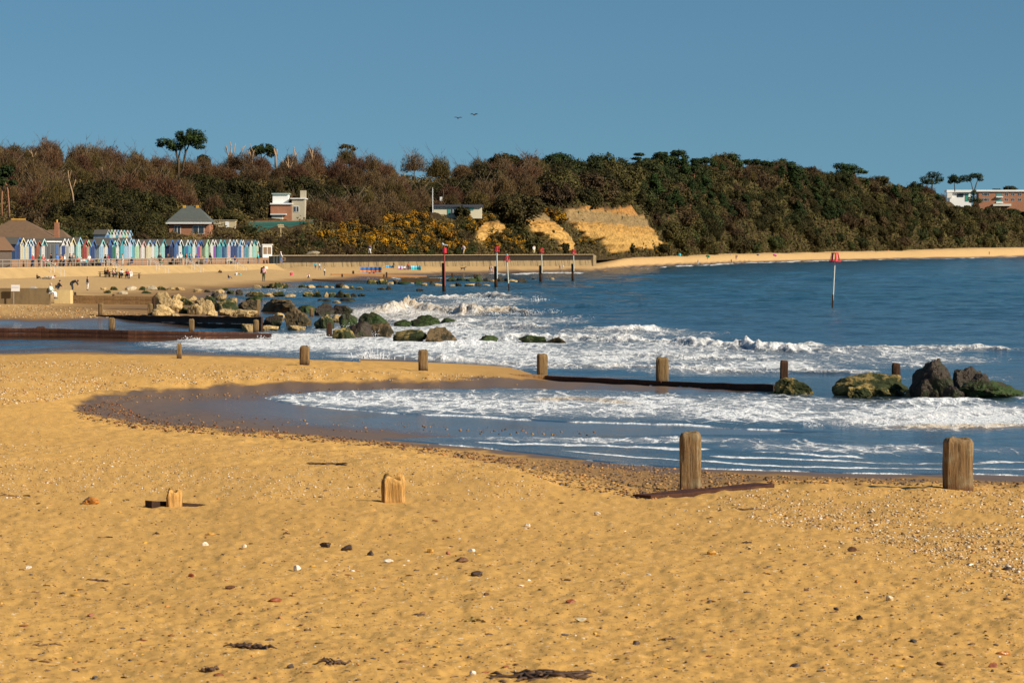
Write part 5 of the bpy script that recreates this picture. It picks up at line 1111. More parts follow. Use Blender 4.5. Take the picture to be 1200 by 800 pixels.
kw = empty('kiosk', HA+DR*(on_row(305.5)+1.0)+NR*.9, RZ-1.0); tag(kw, 'small white kiosk with glazed front at the right end of the huts', 'kiosk')
MB().box((-.8,0,1.1),(1.6,1.7,2.2)).obj('walls', M_WHITE, kw); MB().box((-.8,0,2.28),(1.9,2.0,.14)).obj('roof', M_WHITE, kw)
for y in (-.38,.38): MB().box((.02,y,1.25),(.05,.62,1.25)).obj('window', paint((.25,.16,.09),.2), kw)

# ------------------------------------------------------------------ buildings
def hip(mb, x0, x1, y0, y1, z, h, over=.5, rl=None):
    x0 -= over; x1 += over; y0 -= over; y1 += over; ym = (y0+y1)/2; xm = (x0+x1)/2; rl = (x1-x0)*.22 if rl is None else rl
    mb.add([(x0,y0,z),(x1,y0,z),(x1,y1,z),(x0,y1,z),(xm-rl/2,ym,z+h),(xm+rl/2,ym,z+h)], [(0,1,5,4),(1,2,5),(2,3,4,5),(3,0,4),(3,2,1,0)]); return (xm-rl/2,ym,z+h), (xm+rl/2,ym,z+h)
def windows(par, lst, y, frame=M_WHITE, glass=M_GLASS):
    for x,z,wd,h in lst:
        f_ = MB().box((x,y-.03,z),(wd,.08,h)).obj('window', frame, par)
        mb = MB(); n = 2 if wd > .8 else 1
        for i in range(n): mb.box((x-wd/2+wd*(i+.5)/n, y-.055, z),(wd/n-.12,.06,h-.16))
        mb.obj('pane', glass, f_)
M_SLATE = paint((.075,.085,.075), .8, 2., .35); M_TILE = paint((.145,.085,.045), .9, 2.2, .35); M_LICH = paint((.60,.30,.03), .8, 3.)
b_ = P(28, 304, 468); cf = empty('cafe', b_); tag(cf, 'large seaside cafe with brown hipped tile roof and orange ridge tiles', 'building')
MB().box((-.5,4.5,-.2),(12.4,9,5.6)).obj('wall', paint((.34,.33,.30),.8), cf)
mb = MB(); a,b = hip(mb,-8.5,5.2,0,10,2.55,3.5,.6,2.2); mb.obj('roof', M_TILE, cf)
MB().tube([Vector(a)+Vector((0,0,.05)),Vector(b)+Vector((0,0,.05))],.17,6).obj('ridge_tiles', M_LICH, cf)
MB().box((0,-.75,2.45),(5.4,.12,.4)).obj('fascia', M_WHITE, cf); windows(cf, [(x,1.1,1.6,1.5) for x in (-4,-1.5,1,3.5)], 0)
ch = MB().box((4.5,3.5,4.2),(.7,.7,2.9)).obj('chimney', M_BRK, cf); MB().tube([(4.5,3.5,5.6),(4.5,3.5,6.1)],.14,8).obj('chimney_pot', M_LICH, ch)
cx = empty('annexe', P(62,303,474)); tag(cx, 'lower tiled annexe with pale gable wall right of the cafe', 'building')
MB().box((0,2.5,1),(4.6,5,4)).obj('wall', paint((.46,.35,.22),.8), cx); mb = MB(); hip(mb,-2.3,2.3,0,5,3.0,1.5,.3,2); mb.obj('roof', M_TILE, cx); MB().box((0,-.4,2.95),(5,.1,.25)).obj('fascia', M_WHITE, cx)
hb = P(218, 275, onhill(218,275)-1); hs2 = empty('house', hb); tag(hs2, 'brick house with dark slate hipped roof above the beach huts', 'house')
MB().box((.6,3.5,.3),(7.4,7,5)).obj('wall', M_BRK, hs2); mb = MB(); a,b = hip(mb,-3.3,4.4,-.2,7.2,2.25,3.1,.5,2.4); mb.obj('roof', M_SLATE, hs2)
for q in (a,b): MB().box((q[0],q[1]-.3,q[2]-.15),(.5,.5,.5)).obj('hip_tiles', M_LICH, hs2)
MB().box((.55,-.62,2.16),(8.5,.1,.32)).obj('fascia', M_WHITE, hs2); windows(hs2, [(2.3,.9,2.1,1.5),(-1.6,.9,1.2,1.5)], 0)
lb = empty('outbuilding', P(263,266,onhill(263,266)-1)); tag(lb, 'low cream flat-roofed outbuilding right of the slate-roofed house', 'building')
MB().box((0,2,.4),(4.2,4,1.7)).obj('wall', paint((.52,.42,.25),.8), lb); MB().box((0,2,1.3),(4.5,4.3,.16)).obj('roof', paint((.40,.33,.2),.8), lb); MB().box((.5,-.02,.4),(.7,.06,1.3)).obj('door', M_WHITE, lb)
bb = empty('house', P(337,258,onhill(337,258)-1)); tag(bb, 'flat-roofed brick and cream house with white rooftop storey', 'house'); s = ppm(onhill(337,258)-1)
q = lambda px: (px-337)/s; zz = lambda py: (258-py)/s
def blk(name, x0,x1,y0,y1, d0,d1, m, par): return MB().box(((q(x0)+q(x1))/2,(d0+d1)/2,(zz(y0)+zz(y1))/2),(q(x1)-q(x0),d1-d0,zz(y0)-zz(y1))).obj(name, m, par)
blk('brick_storey',317,342,239,259,0,7,M_BRK,bb); blk('white_storey',319,337.5,227.5,239,1,6,M_WHITE,bb); blk('roof_edge',316.5,343,238,239.6,-.3,7.2,M_WHITE,bb); blk('white_storey_roof',318,338.5,226.3,227.6,.7,6.3,paint((.30,.42,.36),.6),bb)
blk('cream_wing',342,357,233,259,.4,7,paint((.46,.40,.28),.8,3),bb); blk('chimney',351,357.5,223,233,2,4,paint((.44,.38,.27),.8,3),bb); blk('wing_roof',340,358,232,233.2,.1,7.3,M_WHITE,bb); blk('porch',319.5,332,252,259,-2.4,0,paint((.55,.50,.38),.8),bb); blk('porch_roof',318,336,250.5,252,-2.8,.05,paint((.62,.62,.58),.6),bb)
windows(bb, [(q(347),zz(245),1.1,1.2)], .4)
cbd = empty('clubhouse', P(536,254,onhill(530,255)-1)); tag(cbd, 'long cream single-storey building with dark flat roof on the cliff top', 'building'); s = ppm(onhill(530,255)-1)
q = lambda px: (px-536)/s; zz = lambda py: (254-py)/s
blk('wall',508,564.5,242,256,0,6,paint((.66,.60,.42),.7),cbd); blk('roof',506.5,566,240,242.3,-.5,6.5,paint((.05,.06,.09),.6),cbd)
MB().box((q(526),-.03,zz(248)),(3.4/s,.08,7/s)).obj('shutter', paint((.04,.26,.22),.6), cbd); MB().box((q(552),-.03,zz(245)),(6/s,.08,3/s)).obj('shutter', paint((.04,.26,.22),.6), cbd)
windows(cbd, [(q(531),zz(247.5),6/s,6/s)], 0)
fp = MB(); fp.tube([(0,0,-1),(0,0,32/ppm(700))],[.12,.07],8); tag(fp.obj('flagpole', M_WHITE, None, P(507,253,onhill(530,255)-3)), 'tall white flagpole at the left end of the cream building', 'flagpole')
tp = empty('telegraph_pole', P(519.5,242,onhill(530,255)+8)); MB().tube([(0,0,-1),(0,0,19/ppm(722))],.16,8).obj('pole', B_BROWN, tp); MB().box((-.5,-.2,1.7),(.55,.4,.9)).obj('box', M_WHITE, tp); tag(tp, 'wooden pole with a pale box behind the cream building', 'pole')
# far flats
fl = empty('apartment_building', P(1178,241,2240)); tag(fl, 'long brick apartment block with white balconies far along the cliff top', 'building'); s = ppm(2240)
q = lambda px: (px-1178)/s; zz = lambda py: (241-py)/s
blk('brick_wall',1147,1230,224.5,248,0,12,M_BRK,fl); blk('roof',1144,1232,222.6,224.6,-1,13,M_WHITE,fl)
for i,(x0,x1) in enumerate(((1167,1175),(1208,1216))):
    for z0 in (226.5,233.0): bal = blk('balcony',x0,x1,z0+3.6,z0+5,-1.8,0,M_WHITE,fl); blk('window',x0+.5,x1-.5,z0,z0+3.6,-.2,0,paint((.10,.22,.20),.2),fl)
windows(fl, [(q(x),zz(y),2.6,1.9) for x in (1153,1157,1179.5,1187,1195,1203) for y in (228,234)], 0)
blk('ground_terrace',1163,1184,239,241.5,-4,-.02,paint((.62,.58,.48),.7),fl)
f2 = empty('villa', P(1124,240,2215)); tag(f2, 'white flat-roofed angular villa far along the cliff top', 'house'); s = ppm(2215); q = lambda px: (px-1124)/s; zz = lambda py: (240-py)/s
blk('white_wall',1113,1138,225.5,246,0,9,M_WHITE,f2); blk('roof',1109,1139,222.6,225.3,-2,10,M_WHITE,f2); blk('window',1121.5,1129,227,231,-.2,0,M_GLASS,f2); blk('window',1131,1135,227,236,-.2,0,paint((.05,.25,.18),.2),f2); blk('wing',1109,1115,226,232,-4,0,paint((.7,.66,.6),.7),f2)
# green fence on the bank, and the finger post
fa = P(292,268.5,onhill(292,269)-1); fb = P(431,264.5,onhill(431,266)-1); fn = empty('palisade_fence', fa); tag(fn, 'green palisade fence with tan tips along the top of the bank', 'fence')
M_GRF = paint((.03,.15,.125),.5,8,.3); n = 110; mb = MB(); tipb = MB(); d = fb-fa
for i in range(n):
    p = d*(i/(n-1)); h = 1.35
    mb.box(p+Vector((0,0,h/2-.3)),(.17,.05,h+.6)); tipb.box(p+Vector((0,0,h+.12)),(.17,.055,.25),0,None,(.3,1))
mb.obj('pales', M_GRF, fn); tipb.obj('pale_tips', paint((.42,.22,.11),.7), fn)
for k in (.3,1.1): MB().tube([Vector((0,.06,k)), d+Vector((0,.06,k))],.05,5).obj('rail', M_GRF, fn)
sp_ = empty('finger_post', P(329,277,onhill(329,277)-.5)); tag(sp_, 'wooden finger post with two arms on the brown bank', 'signpost')
MB().box((0,0,.6),(.22,.22,3.6)).obj('post', paint((.50,.38,.20),.8), sp_)
for z_, x_ in ((2.2,.0),(1.85,.1)): MB().box((x_,-.14,z_),(1.2,.06,.26)).obj('arm', paint((.58,.44,.24),.8), sp_)
# a rubbish heap of pale slabs where the bank path meets the wall
o = mobj('rubble', rock_mesh('rubble', 41, (2.6,1.2,.9), R_GREY, 3), None, P(367,298,575)+Vector((0,0,.2))); tag(o, 'pale rubble slab at the foot of the bank path', 'rock')

# ------------------------------------------------------------------ red beacons
M_RED = paint((.62,.015,.03), .45, 5, .15); M_POLE = paint((.50,.52,.44), .5, 5, .2); M_REDP = paint((.30,.05,.03), .6, 5, .3); M_TEAL = paint((.12,.42,.42), .5)
def beacon(px, py, parts, label, Y=None):
    Yb = Y or H*F/(py-Y0); s = ppm(Yb); b = empty('beacon', P(px,py,Yb)); tag(b, label, 'beacon', 'red groyne beacons')
    c = lambda x, y: Vector(((x-px)/s, 0, (py-y)/s))
    for kind, *a in parts:
        if kind == 'pile': x0,y0,x1,y1,wp = a; mb = MB(); mb.tube([c(x0,y0)-Vector((0,0,.8)), c(x0*.5+x1*.5,(y0+y1)/2), c(x1,y1)], [wp/2/s*1.1,wp/2/s,wp/2/s*.9], 9); mb.obj('pile', M_DARKW, b, (0,.25,0), 0, True)
        elif kind == 'pole': x0,y0,x1,y1,wp,m = a; mb = MB(); mb.tube([c(x0,y0)-Vector((0,0,.5)), c(x1,y1)], wp/2/s, 8); mb.obj('pole', m, b)
        elif kind == 'base': x0,y0,x1,y1,wp = a; mb = MB(); mb.tube([c(x0,y0)-Vector((0,0,.9)), c(x1,y1)], wp/2/s, 8); mb.obj('weedy_base', M_DARKW, b)
        elif kind == 'can': x0,x1,yb,yt = a; mb = MB(); r = (x1-x0)/2/s; mb.tube([c((x0+x1)/2,yb), c((x0+x1)/2,yt)], [r,r*.9], 12); mb.obj('topmark', M_RED, b)
        elif kind == 'cage':
            x0,x1,yb,yt,tp_ = a; xm = (x0+x1)/2; r = (x1-x0)/2/s; mb = MB(); n = 7
            for i in range(n):
                t = 2*math.pi*(i+.5)/n; p0 = c(xm,yb)+Vector((math.cos(t),math.sin(t),0))*r; p1 = c(xm,yt)+Vector((math.cos(t),math.sin(t),0))*r*tp_; u = Vector((-math.sin(t),math.cos(t),0))*r*.17
                nn_ = Vector((math.cos(t),math.sin(t),0))*.03
                mb.add([p0-u,p0+u,p1+u*tp_,p1-u*tp_,p0-u-nn_,p0+u-nn_,p1+u*tp_-nn_,p1-u*tp_-nn_],[(0,1,2,3),(7,6,5,4),(0,4,5,1),(1,5,6,2),(2,6,7,3),(3,7,4,0)])
            f_ = mb.obj('topmark', M_RED, b)
            mb = MB(); mb.tube([c(xm,yt)-Vector((0,0,.04)), c(xm,yt)+Vector((0,0,.05))], r*tp_*1.08, 12); mb.obj('top_plate', M_RED, f_)
            for yy,k in ((yb,1.0),):
                mb = MB(); mb.tube([c(xm,yy)+Vector((math.cos(j*.5236),math.sin(j*.5236),0))*r*k for j in range(13)], .06, 5, False); mb.obj('ring', M_RED, f_)
        elif kind == 'cap': x0,x1,yb,yt = a; mb = MB(); mb.tube([c((x0+x1)/2,yb), c((x0+x1)/2,yt)], [(x1-x0)/2/s,(x1-x0)/3/s], 8); mb.obj('cap', M_TEAL, b)
    return b
beacon(520.5,342,[('pile',520.5,342,519.3,308,4.2),('pole',521.3,330,520.6,296,1.7,M_REDP),('can',518.4,523.4,296.5,290.2)],'red can-topped beacon with a gull on it, leftmost of the row')
beacon(581.5,336,[('pile',581.3,336,580.5,312,4),('pole',582.6,322,582.2,294,1.5,M_POLE),('cage',578.6,585.4,294.5,289,.75)],'small red caged beacon on a dark pile, left of the leaning one')
beacon(597,341,[('base',597.2,341,596.2,332,2.0),('pole',596.3,334,593.9,304,1.6,M_POLE),('cage',589.8,597.8,305,299.6,.5),('cap',592.8,595.2,299.4,297.4)],'leaning pale pole with open red topmark and teal cap')
beacon(634,331,[('pile',634,331,633.2,311,3.8),('pole',635,316,634.6,295,1.4,M_POLE),('cage',631.4,637.6,295.5,291,.8)],'small red caged beacon in front of the sea wall, middle of the row')
beacon(671.3,329,[('pile',671.5,329,670.6,309,3),('pole',672.4,314,672,296,1.3,M_POLE),('cage',669,675.2,297.4,292.6,.7)],'small red domed beacon near the end of the sea wall')
beacon(975.2,360,[('base',975.2,360,976,345,2.1),('pole',976,347,978.4,305,1.5,paint((.66,.60,.52),.5,5,.2)),('cage',972,985,306.3,296.8,.62)],'lone red caged beacon on a leaning pale pole in open water')
# ------------------------------------------------------------------ birds
M_GULLW = paint((.78,.78,.76),.7); M_GULLG = paint((.35,.37,.40),.7)
gp = P(520.8,290.2,H*F/50.); gl = empty('gull', gp); tag(gl, 'white gull standing on the leftmost red beacon', 'bird')
mb = MB(); mb.ell((0,0,.28),(.26,.12,.13),10,7); mb.ell((-.2,0,.46),(.10,.085,.09),8,6); mb.tube([(-.14,0,.34),(-.19,0,.44)],[.09,.075],8); mb.tube([(.2,0,.3),(.42,0,.27)],[.09,.02],6); mb.obj('body', M_GULLW, gl, smooth=True)
mb = MB(); mb.ell((.06,-.1,.31),(.27,.04,.09),8,5); mb.ell((.06,.1,.31),(.27,.04,.09),8,5); mb.obj('wings', M_GULLG, gl, smooth=True)
MB().tube([(-.29,0,.45),(-.40,0,.43)],[.025,.008],6).obj('beak', M_LICH, gl)
for y in (-.05,.05): MB().tube([(0,y,0),(0,y,.18)],.014,5).obj('leg', M_LICH, gl)
for px,py,rz,lab in ((536.8,138.5,.3,'dark flying bird, lower left of two in the sky'),(555.6,134.6,-.4,'dark flying bird, upper right of two in the sky')):
    bd = empty('flying_bird', P(px,py,420), rz); tag(bd, lab, 'bird', 'birds flying in the sky')
    mb = MB(); mb.ell((0,0,0),(.13,.26,.1),8,6); mb.obj('body', paint((.05,.05,.055),.8), bd)
    for sg_ in (-1,1): mb = MB(); mb.add([(0,-.1,0),(0,.14,0),(sg_*.32,.08,.16),(sg_*.62,-.05,.06),(sg_*.3,-.1,.15),(0,-.1,.03),(0,.14,.03),(sg_*.32,.08,.19),(sg_*.62,-.05,.07),(sg_*.3,-.1,.18)], [(0,1,2,3,4),(9,8,7,6,5),(0,5,6,1),(1,6,7,2),(2,7,8,3),(3,8,9,4),(4,9,5,0)]); mb.obj('wing', paint((.05,.05,.055),.8), bd)
# ------------------------------------------------------------------ trees one can tell apart
def hero(label, px, base, Y, lumps, limbs, name='pine_tree', mat=None, bark=None, group=None, n=5000, leaf=.2, seed=1, gap=.55, up=.7):
    """lumps (x,y,rx,ry) and limbs ([(x,y)..], width0, width1) read off the photograph in pixels, built at real size at distance Y"""
    s = ppm(Y); rdm = random.Random(seed); r = empty(name, P(px,base,Y)); tag(r, label, 'tree', group)
    c = lambda x, y, d=0: Vector(((x-px)/s, d, (base-y)/s)); mb = MB()
    for pts, w0, w1 in limbs:
        k = len(pts); dd = [rdm.uniform(-.6,.6)*(i/(k-1)) for i in range(k)]
        q = [c(x,y,d) for (x,y), d in zip(pts, dd)]; q[0] = q[0]-Vector((0,0,.4)) if pts[0][1] >= base-1 else q[0]
        mb.tube(q, [(w0+(w1-w0)*i/(k-1))/2/s for i in range(k)], 6)
    mb.obj('trunk', bark or B_BROWN, r, smooth=True)
    if lumps:
        L = []
        for x,y,rx,ry in lumps: L.append(((x-px)/s, rdm.uniform(-.35,.35)*rx/s, (base-y)/s, rx/s, rx/s*.9, ry/s))
        mobj('crown', crown_mesh('crown', mat or L_PINE, seed*7+3, L, n, leaf, 1.2, up, gap), r)
    return r
hero('tall lone umbrella pine with split crown standing above the bare wood', 211, 213, onhill(211,213), [(226,157,14,6.5),(233,164,10,6),(217,159,10,6.5),(224,166,14,4.5),(214,166,9,5),(222,161,16,7),(205,173,10,4),(192,166,9,4.5),(201,168,9,5),(208,172,8,4),(233,172,8,3),(210,158,5,5),(188,170,5,3)],
     [([(209,213),(209,190),(206,176),(196,168)],4,1.2),([(213.5,213),(215,192),(218,178),(224,164)],3.6,1.2),([(217,180),(217,170),(230,166)],1.8,.7),([(209,186),(212,172),(211,158)],2,.7),([(207,180),(203,170),(192,168)],1.6,.6)], seed=3, n=9000, leaf=.19)
hero('tall pine with pinkish bare trunks at the left edge', 8, 258, onhill(8,256), [(2,203,10,5),(10,198,7,4),(0,212,9,5),(15,214,5,3),(-8,207,9,5)], [([(11,258),(10.5,240),(9,222),(6,212)],2.4,1.6),([(2.5,260),(2,236),(2.5,214)],2.2,1.2)], bark=B_PINK, seed=4)
hero('small rounded evergreen beside the tall lone umbrella pine', 238, 196, onhill(238,202)+20, [(238,187,8,5.5),(243,190,4,4)], [([(238,198),(238,188)],1.6,.6)], 'evergreen_tree', L_EVER, n=2500, seed=5)
hero('dark flat-crowned pine on the skyline above the brick and white house', 306, 194, onhill(306,207)+30, [(303,176,10,5),(312,174,10,5.5),(318,180,6,5),(297,180,6,4)], [([(306,200),(306,180)],2,.8),([(306,188),(314,178)],1.2,.5)], seed=6)
for i,(px,base,lab,lm) in enumerate(((269.5,202,'pale dead tree with many forked bare limbs on the skyline',[([(269.5,202),(269.5,188),(271,172),(269.5,166)],2.6,.7),([(269.5,190),(266.5,178),(265,170)],1.8,.6),([(270,188),(274,178),(276,168)],1.8,.6),([(270,191),(280,182),(288,170)],1.6,.5),([(267,180),(264,172)],1,.4),([(282,180),(285,172)],.9,.4)]),
    (295,198,'pale dead tree leaning left, beside the dark flat-crowned pine',[([(295.5,198),(295,186),(292,176)],2.4,.8),([(295,188),(298,176)],1.8,.6),([(293,180),(288,177)],1.2,.4),([(297,181),(293,168)],1.1,.4)]),
    (323,195,'broken pale dead trunk on the skyline right of the dark pine',[([(323,195),(323,182),(321,174)],2.8,1.6),([(323,184),(325,175)],1.8,1.0)]),
    (338.5,210,'tall thin pale dead tree in front of the reddish wood',[([(339,218),(338.5,200),(337,182)],2.0,.7),([(338.5,200),(343,190)],1.2,.4),([(338,196),(334.5,188)],1.2,.4)]),
    (332,202,'short pale dead trunk left of the tall thin dead tree',[([(333,203),(331,194),(329.5,184)],1.8,.7),([(331,194),(333,187)],1,.4)]),
    (346.5,196,'orange-lit broken trunk on the skyline near the middle of the wood',[([(346.5,198),(346,184),(344,172)],2.0,1.0),([(346.5,186),(348,178)],1.2,.6)]),
    (365.5,197,'thick broken pale trunk standing in the reddish wood',[([(365.5,197),(365.5,182),(362,174)],2.8,1.4),([(365.5,184),(366.5,176)],2.0,1.2)]),
    (39,196,'pale bare tree forking in the wood at the far left',[([(39,198),(39,186),(36,176)],1.6,.5),([(39,186),(43,178)],1.2,.4),([(38,181),(33,175)],.8,.4)]),
    (86,242,'pale crooked trunk low in the wood at the far left',[([(87,242),(85,226),(81,212),(80,200)],2.2,.8),([(85,222),(89,210)],1.4,.5),([(81,210),(84,200)],1.0,.4)]),
    (121,214,'pale forked dead stems in the middle of the left wood',[([(121,216),(121,206),(119,196)],2.0,.8),([(121,208),(125,201)],1.2,.5)]))):
    hero(lab, px, base, onhill(px, min(base+6,258))-6, [], lm, 'dead_tree', None, B_PALE, 'pale dead trees in the wood', seed=20+i)
hero('sparse windblown tree leaning left on the skyline', 413, 182, onhill(413,200)+30, [(404,171,5,2),(410,172,5,2.2),(415,175,4,2.2),(400,173,3,1.5)], [([(415,184),(413,176),(404,171)],1.3,.5),([(413,177),(418,172)],.7,.3)], 'windblown_tree', L_TWIGO, n=900, leaf=.2, seed=31)
RY = lambda px: float(np.interp(px, _hp, _hk[:,3,1]))
HG3 = None
for i,(lab,px,base,lm,lb,kw) in enumerate((
  ('broad dome-shaped stone pine on the skyline above the sandstone cliff',654,200,[(654,190,20,8),(640,193,12,6),(668,193,12,6),(654,184,13,5),(646,197,12,4),(664,197,12,4)],[([(654,202),(654,190)],3,1)],dict(n=9000,leaf=.24)),
  ('dark rounded evergreen group on the skyline left of the dome pine',590,196,[(590,186,13,6),(580,190,10,5),(602,187,8,5),(610,191,8,4)],[([(590,198),(590,186)],2.4,.8)],dict(mat=L_EVER,n=6000,leaf=.25,name='evergreen_tree')),
  ('small dark slender tree just left of the dome pine',628,196,[(628,187,3,3.5),(628,192,2.5,3)],[([(628,198),(628,186)],.9,.4)],dict(mat=L_EVER,n=900,leaf=.2)),
  ('layered small pine standing alone on the skyline, left of the large pines',748,197,[(749,181,6.5,1.8),(746,186,6,1.8),(750,190,5,2),(747,194,6,2)],[([(748,200),(748,180)],1.4,.5)],dict(n=2200,leaf=.22)),
  ('dense dark conifer at the left of the large skyline pines',760,204,[(758,188,5,3),(760,194,7,4),(757,200,7,4),(764,200,6,4)],[([(760,206),(760,188)],1.6,.5)],dict(n=3000,leaf=.24)),
  ('large green pine with pale trunk on the skyline, left of two giants',776,207,[(775,182,9,4),(768,188,7,4),(781,187,8,4.5),(774,193,9,4),(784,194,6,4)],[([(777,209),(777,194),(775,182)],1.8,.7)],dict(n=5200,leaf=.25)),
  ('tallest dark pine on the skyline, right of two giants',796,208,[(795,179,10,3.5),(803,184,5,3),(789,185,7,4),(798,190,8,4),(790,194,8,5),(800,198,8,5),(793,203,8,4)],[([(795,210),(796,195),(795,180)],2,.7)],dict(n=6000,leaf=.25)),
  ('broad pine crown right of the tallest skyline pine',822,208,[(818,189,10,3.5),(827,188,8,3.5),(836,192,5,4),(824,196,11,4),(815,197,7,3)],[([(823,210),(823,192)],1.6,.6)],dict(n=5000,leaf=.25)),
  ('pine with rust-coloured top and visible trunks near the skyline',856,218,[(852,190,7,4),(860,184,7,3.5),(866,191,7,4),(850,198,8,4),(863,200,8,4)],[([(853,220),(853,204),(852,192)],1.8,.7),([(862,216),(862,200),(860,186)],1.4,.6)],dict(n=4600,leaf=.25)),
  ('flat row of dark pine crowns on the skyline right of the rust-topped pine',889,200,[(877,190,7,3),(886,190,6,3.5),(896,191,6,3),(904,193,4,2.5)],[([(886,203),(886,190)],1.4,.6),([(878,203),(878,191)],1.2,.5)],dict(n=3200,leaf=.26)),
  ('dense bushy pine sloping right on the skyline',925,208,[(918,190,6,4),(927,194,8,5),(934,200,9,6),(922,201,9,6)],[([(925,210),(924,194)],1.8,.7)],dict(n=5000,leaf=.28)),
  ('flat-topped windswept pine on the skyline at the right',993,210,[(985,195,9,4),(995,196,11,4),(1005,200,9,3.5),(990,202,12,4),(1014,202,4,1.8)],[([(993,212),(993,198)],2,.8),([(1000,206),(1014,203)],.8,.4)],dict(n=5200,leaf=.3)),
  ('dark pine with yellowish left side before the far buildings',1092,216,[(1094,205,9,4),(1085,210,8,4),(1101,210,6,3.5),(1090,214,10,3.5)],[([(1092,220),(1093,206)],1.8,.7)],dict(n=4200,leaf=.32)),
  ('flat dark pine left of the tall umbrella pine by the far buildings',1118,220,[(1117,208,6,3.5),(1122,211,7,3.5),(1114,213,4,2.5)],[([(1119,224),(1118,210)],1.2,.5)],dict(n=2800,leaf=.32)),
  ('umbrella pine with bare leaning trunk in front of the far buildings',1142,238,[(1132,209,8,4),(1143,206,9,3),(1149,210,4,2.5),(1140,234,6,5),(1146,236,6,4),(1141,226,4,3)],[([(1142,240),(1141,226),(1144,216),(1146,210)],2,.8),([(1141,226),(1138,214),(1133,210)],1.2,.5)],dict(n=4600,leaf=.32)),
  ('low dark tree on the far roofline at the right edge',1183,225,[(1183,221,9,3),(1168,223,7,2)],[([(1183,226),(1183,221)],1.2,.5)],dict(mat=L_EVER,n=2400,leaf=.36,name='evergreen_tree')))):
    Yq = (RY(px)-15) if px < 1080 else (2185 if px < 1150 else 2330)
    hero(lab, px, base, Yq, lm, lb, seed=40+i, **kw)
hero('rounded evergreen bush in front of the cream cliff-top building', 541, 255, onhill(530,256)-2, [(540,247,6,5),(546,249,5,4.5),(537,250,4,4)], [([(541,256),(541,247)],1.4,.5)], 'evergreen_bush', L_EVER, n=3000, leaf=.2, seed=70)
hero('dark green bush spilling between the two sandstone scars', 618, 293, onhill(618,292)-1, [(600,270,9,8),(610,278,11,9),(622,286,11,6.5),(600,282,9,7),(612,289,10,6)], [([(618,294),(616,276)],2.4,.8),([(610,294),(606,274)],1.6,.6)], 'evergreen_bush', L_EVER, n=8000, leaf=.24, seed=71)
hero('dark rounded bush at the foot of the main sandstone scar', 739, 298, onhill(739,296), [(738,291,6.5,5.5)], [([(739,298),(738,291)],1.2,.4)], 'evergreen_bush', L_EVER, n=2200, leaf=.24, seed=72)
hero('dark bush at the right foot of the sandstone scar', 772, 298, onhill(772,297)-1, [(768,289,8,5),(778,291,7,5)], [([(772,298),(772,290)],1.2,.4)], 'evergreen_bush', L_EVER, n=2600, leaf=.25, seed=73)
hero('dark bush beside the left end of the main scar', 662, 298, onhill(662,297), [(662,291,6,5.5)], [([(662,298),(662,291)],1.2,.4)], 'evergreen_bush', L_EVER, n=2000, leaf=.22, seed=74)

# ------------------------------------------------------------------ people
def skin_mesh(name, joints, edges, rad, smooth=1):
    me = bpy.data.meshes.new(name); ks = list(joints)
    me.from_pydata([joints[k] for k in ks], [(ks.index(a), ks.index(b)) for a,b in edges], [])
    o = bpy.data.objects.new(name, me); COL.objects.link(o)
    m = o.modifiers.new('skin','SKIN'); m.use_smooth_shade = True
    sv = me.skin_vertices[0].data
    for i,k in enumerate(ks):
        r = rad[k]; sv[i].radius = (r, r) if not isinstance(r, tuple) else r
        sv[i].use_root = (i == 0)
    sb = o.modifiers.new('sub','SUBSURF'); sb.levels = smooth; sb.render_levels = smooth
    dg = bpy.context.evaluated_depsgraph_get(); dg.update(); out = bpy.data.meshes.new_from_object(o.evaluated_get(dg)); out.name = name
    bpy.data.objects.remove(o); bpy.data.meshes.remove(me); return out
BASE = dict(pel=(0,0,.95), che=(0,0,1.28), neck=(.01,0,1.47), head=(.03,0,1.56), top=(.03,0,1.68), nose=(.125,0,1.60), shL=(0,.18,1.41), elL=(-.03,.25,1.13), wrL=(.06,.27,.90), haL=(.09,.27,.80), shR=(0,-.18,1.41), elR=(-.03,-.25,1.13), wrR=(.06,-.27,.90), haR=(.09,-.27,.80),
  hiL=(0,.09,.90), knL=(.03,.11,.50), anL=(-.02,.11,.09), toL=(.15,.13,.04), hiR=(0,-.09,.90), knR=(.03,-.11,.50), anR=(-.02,-.11,.09), toR=(.15,-.13,.04))
def pose(**kw): d = dict(BASE); d.update(kw); return d
def shift(d, dz, dx=0): return {k:(v[0]+dx, v[1], v[2]+dz) for k,v in d.items()}
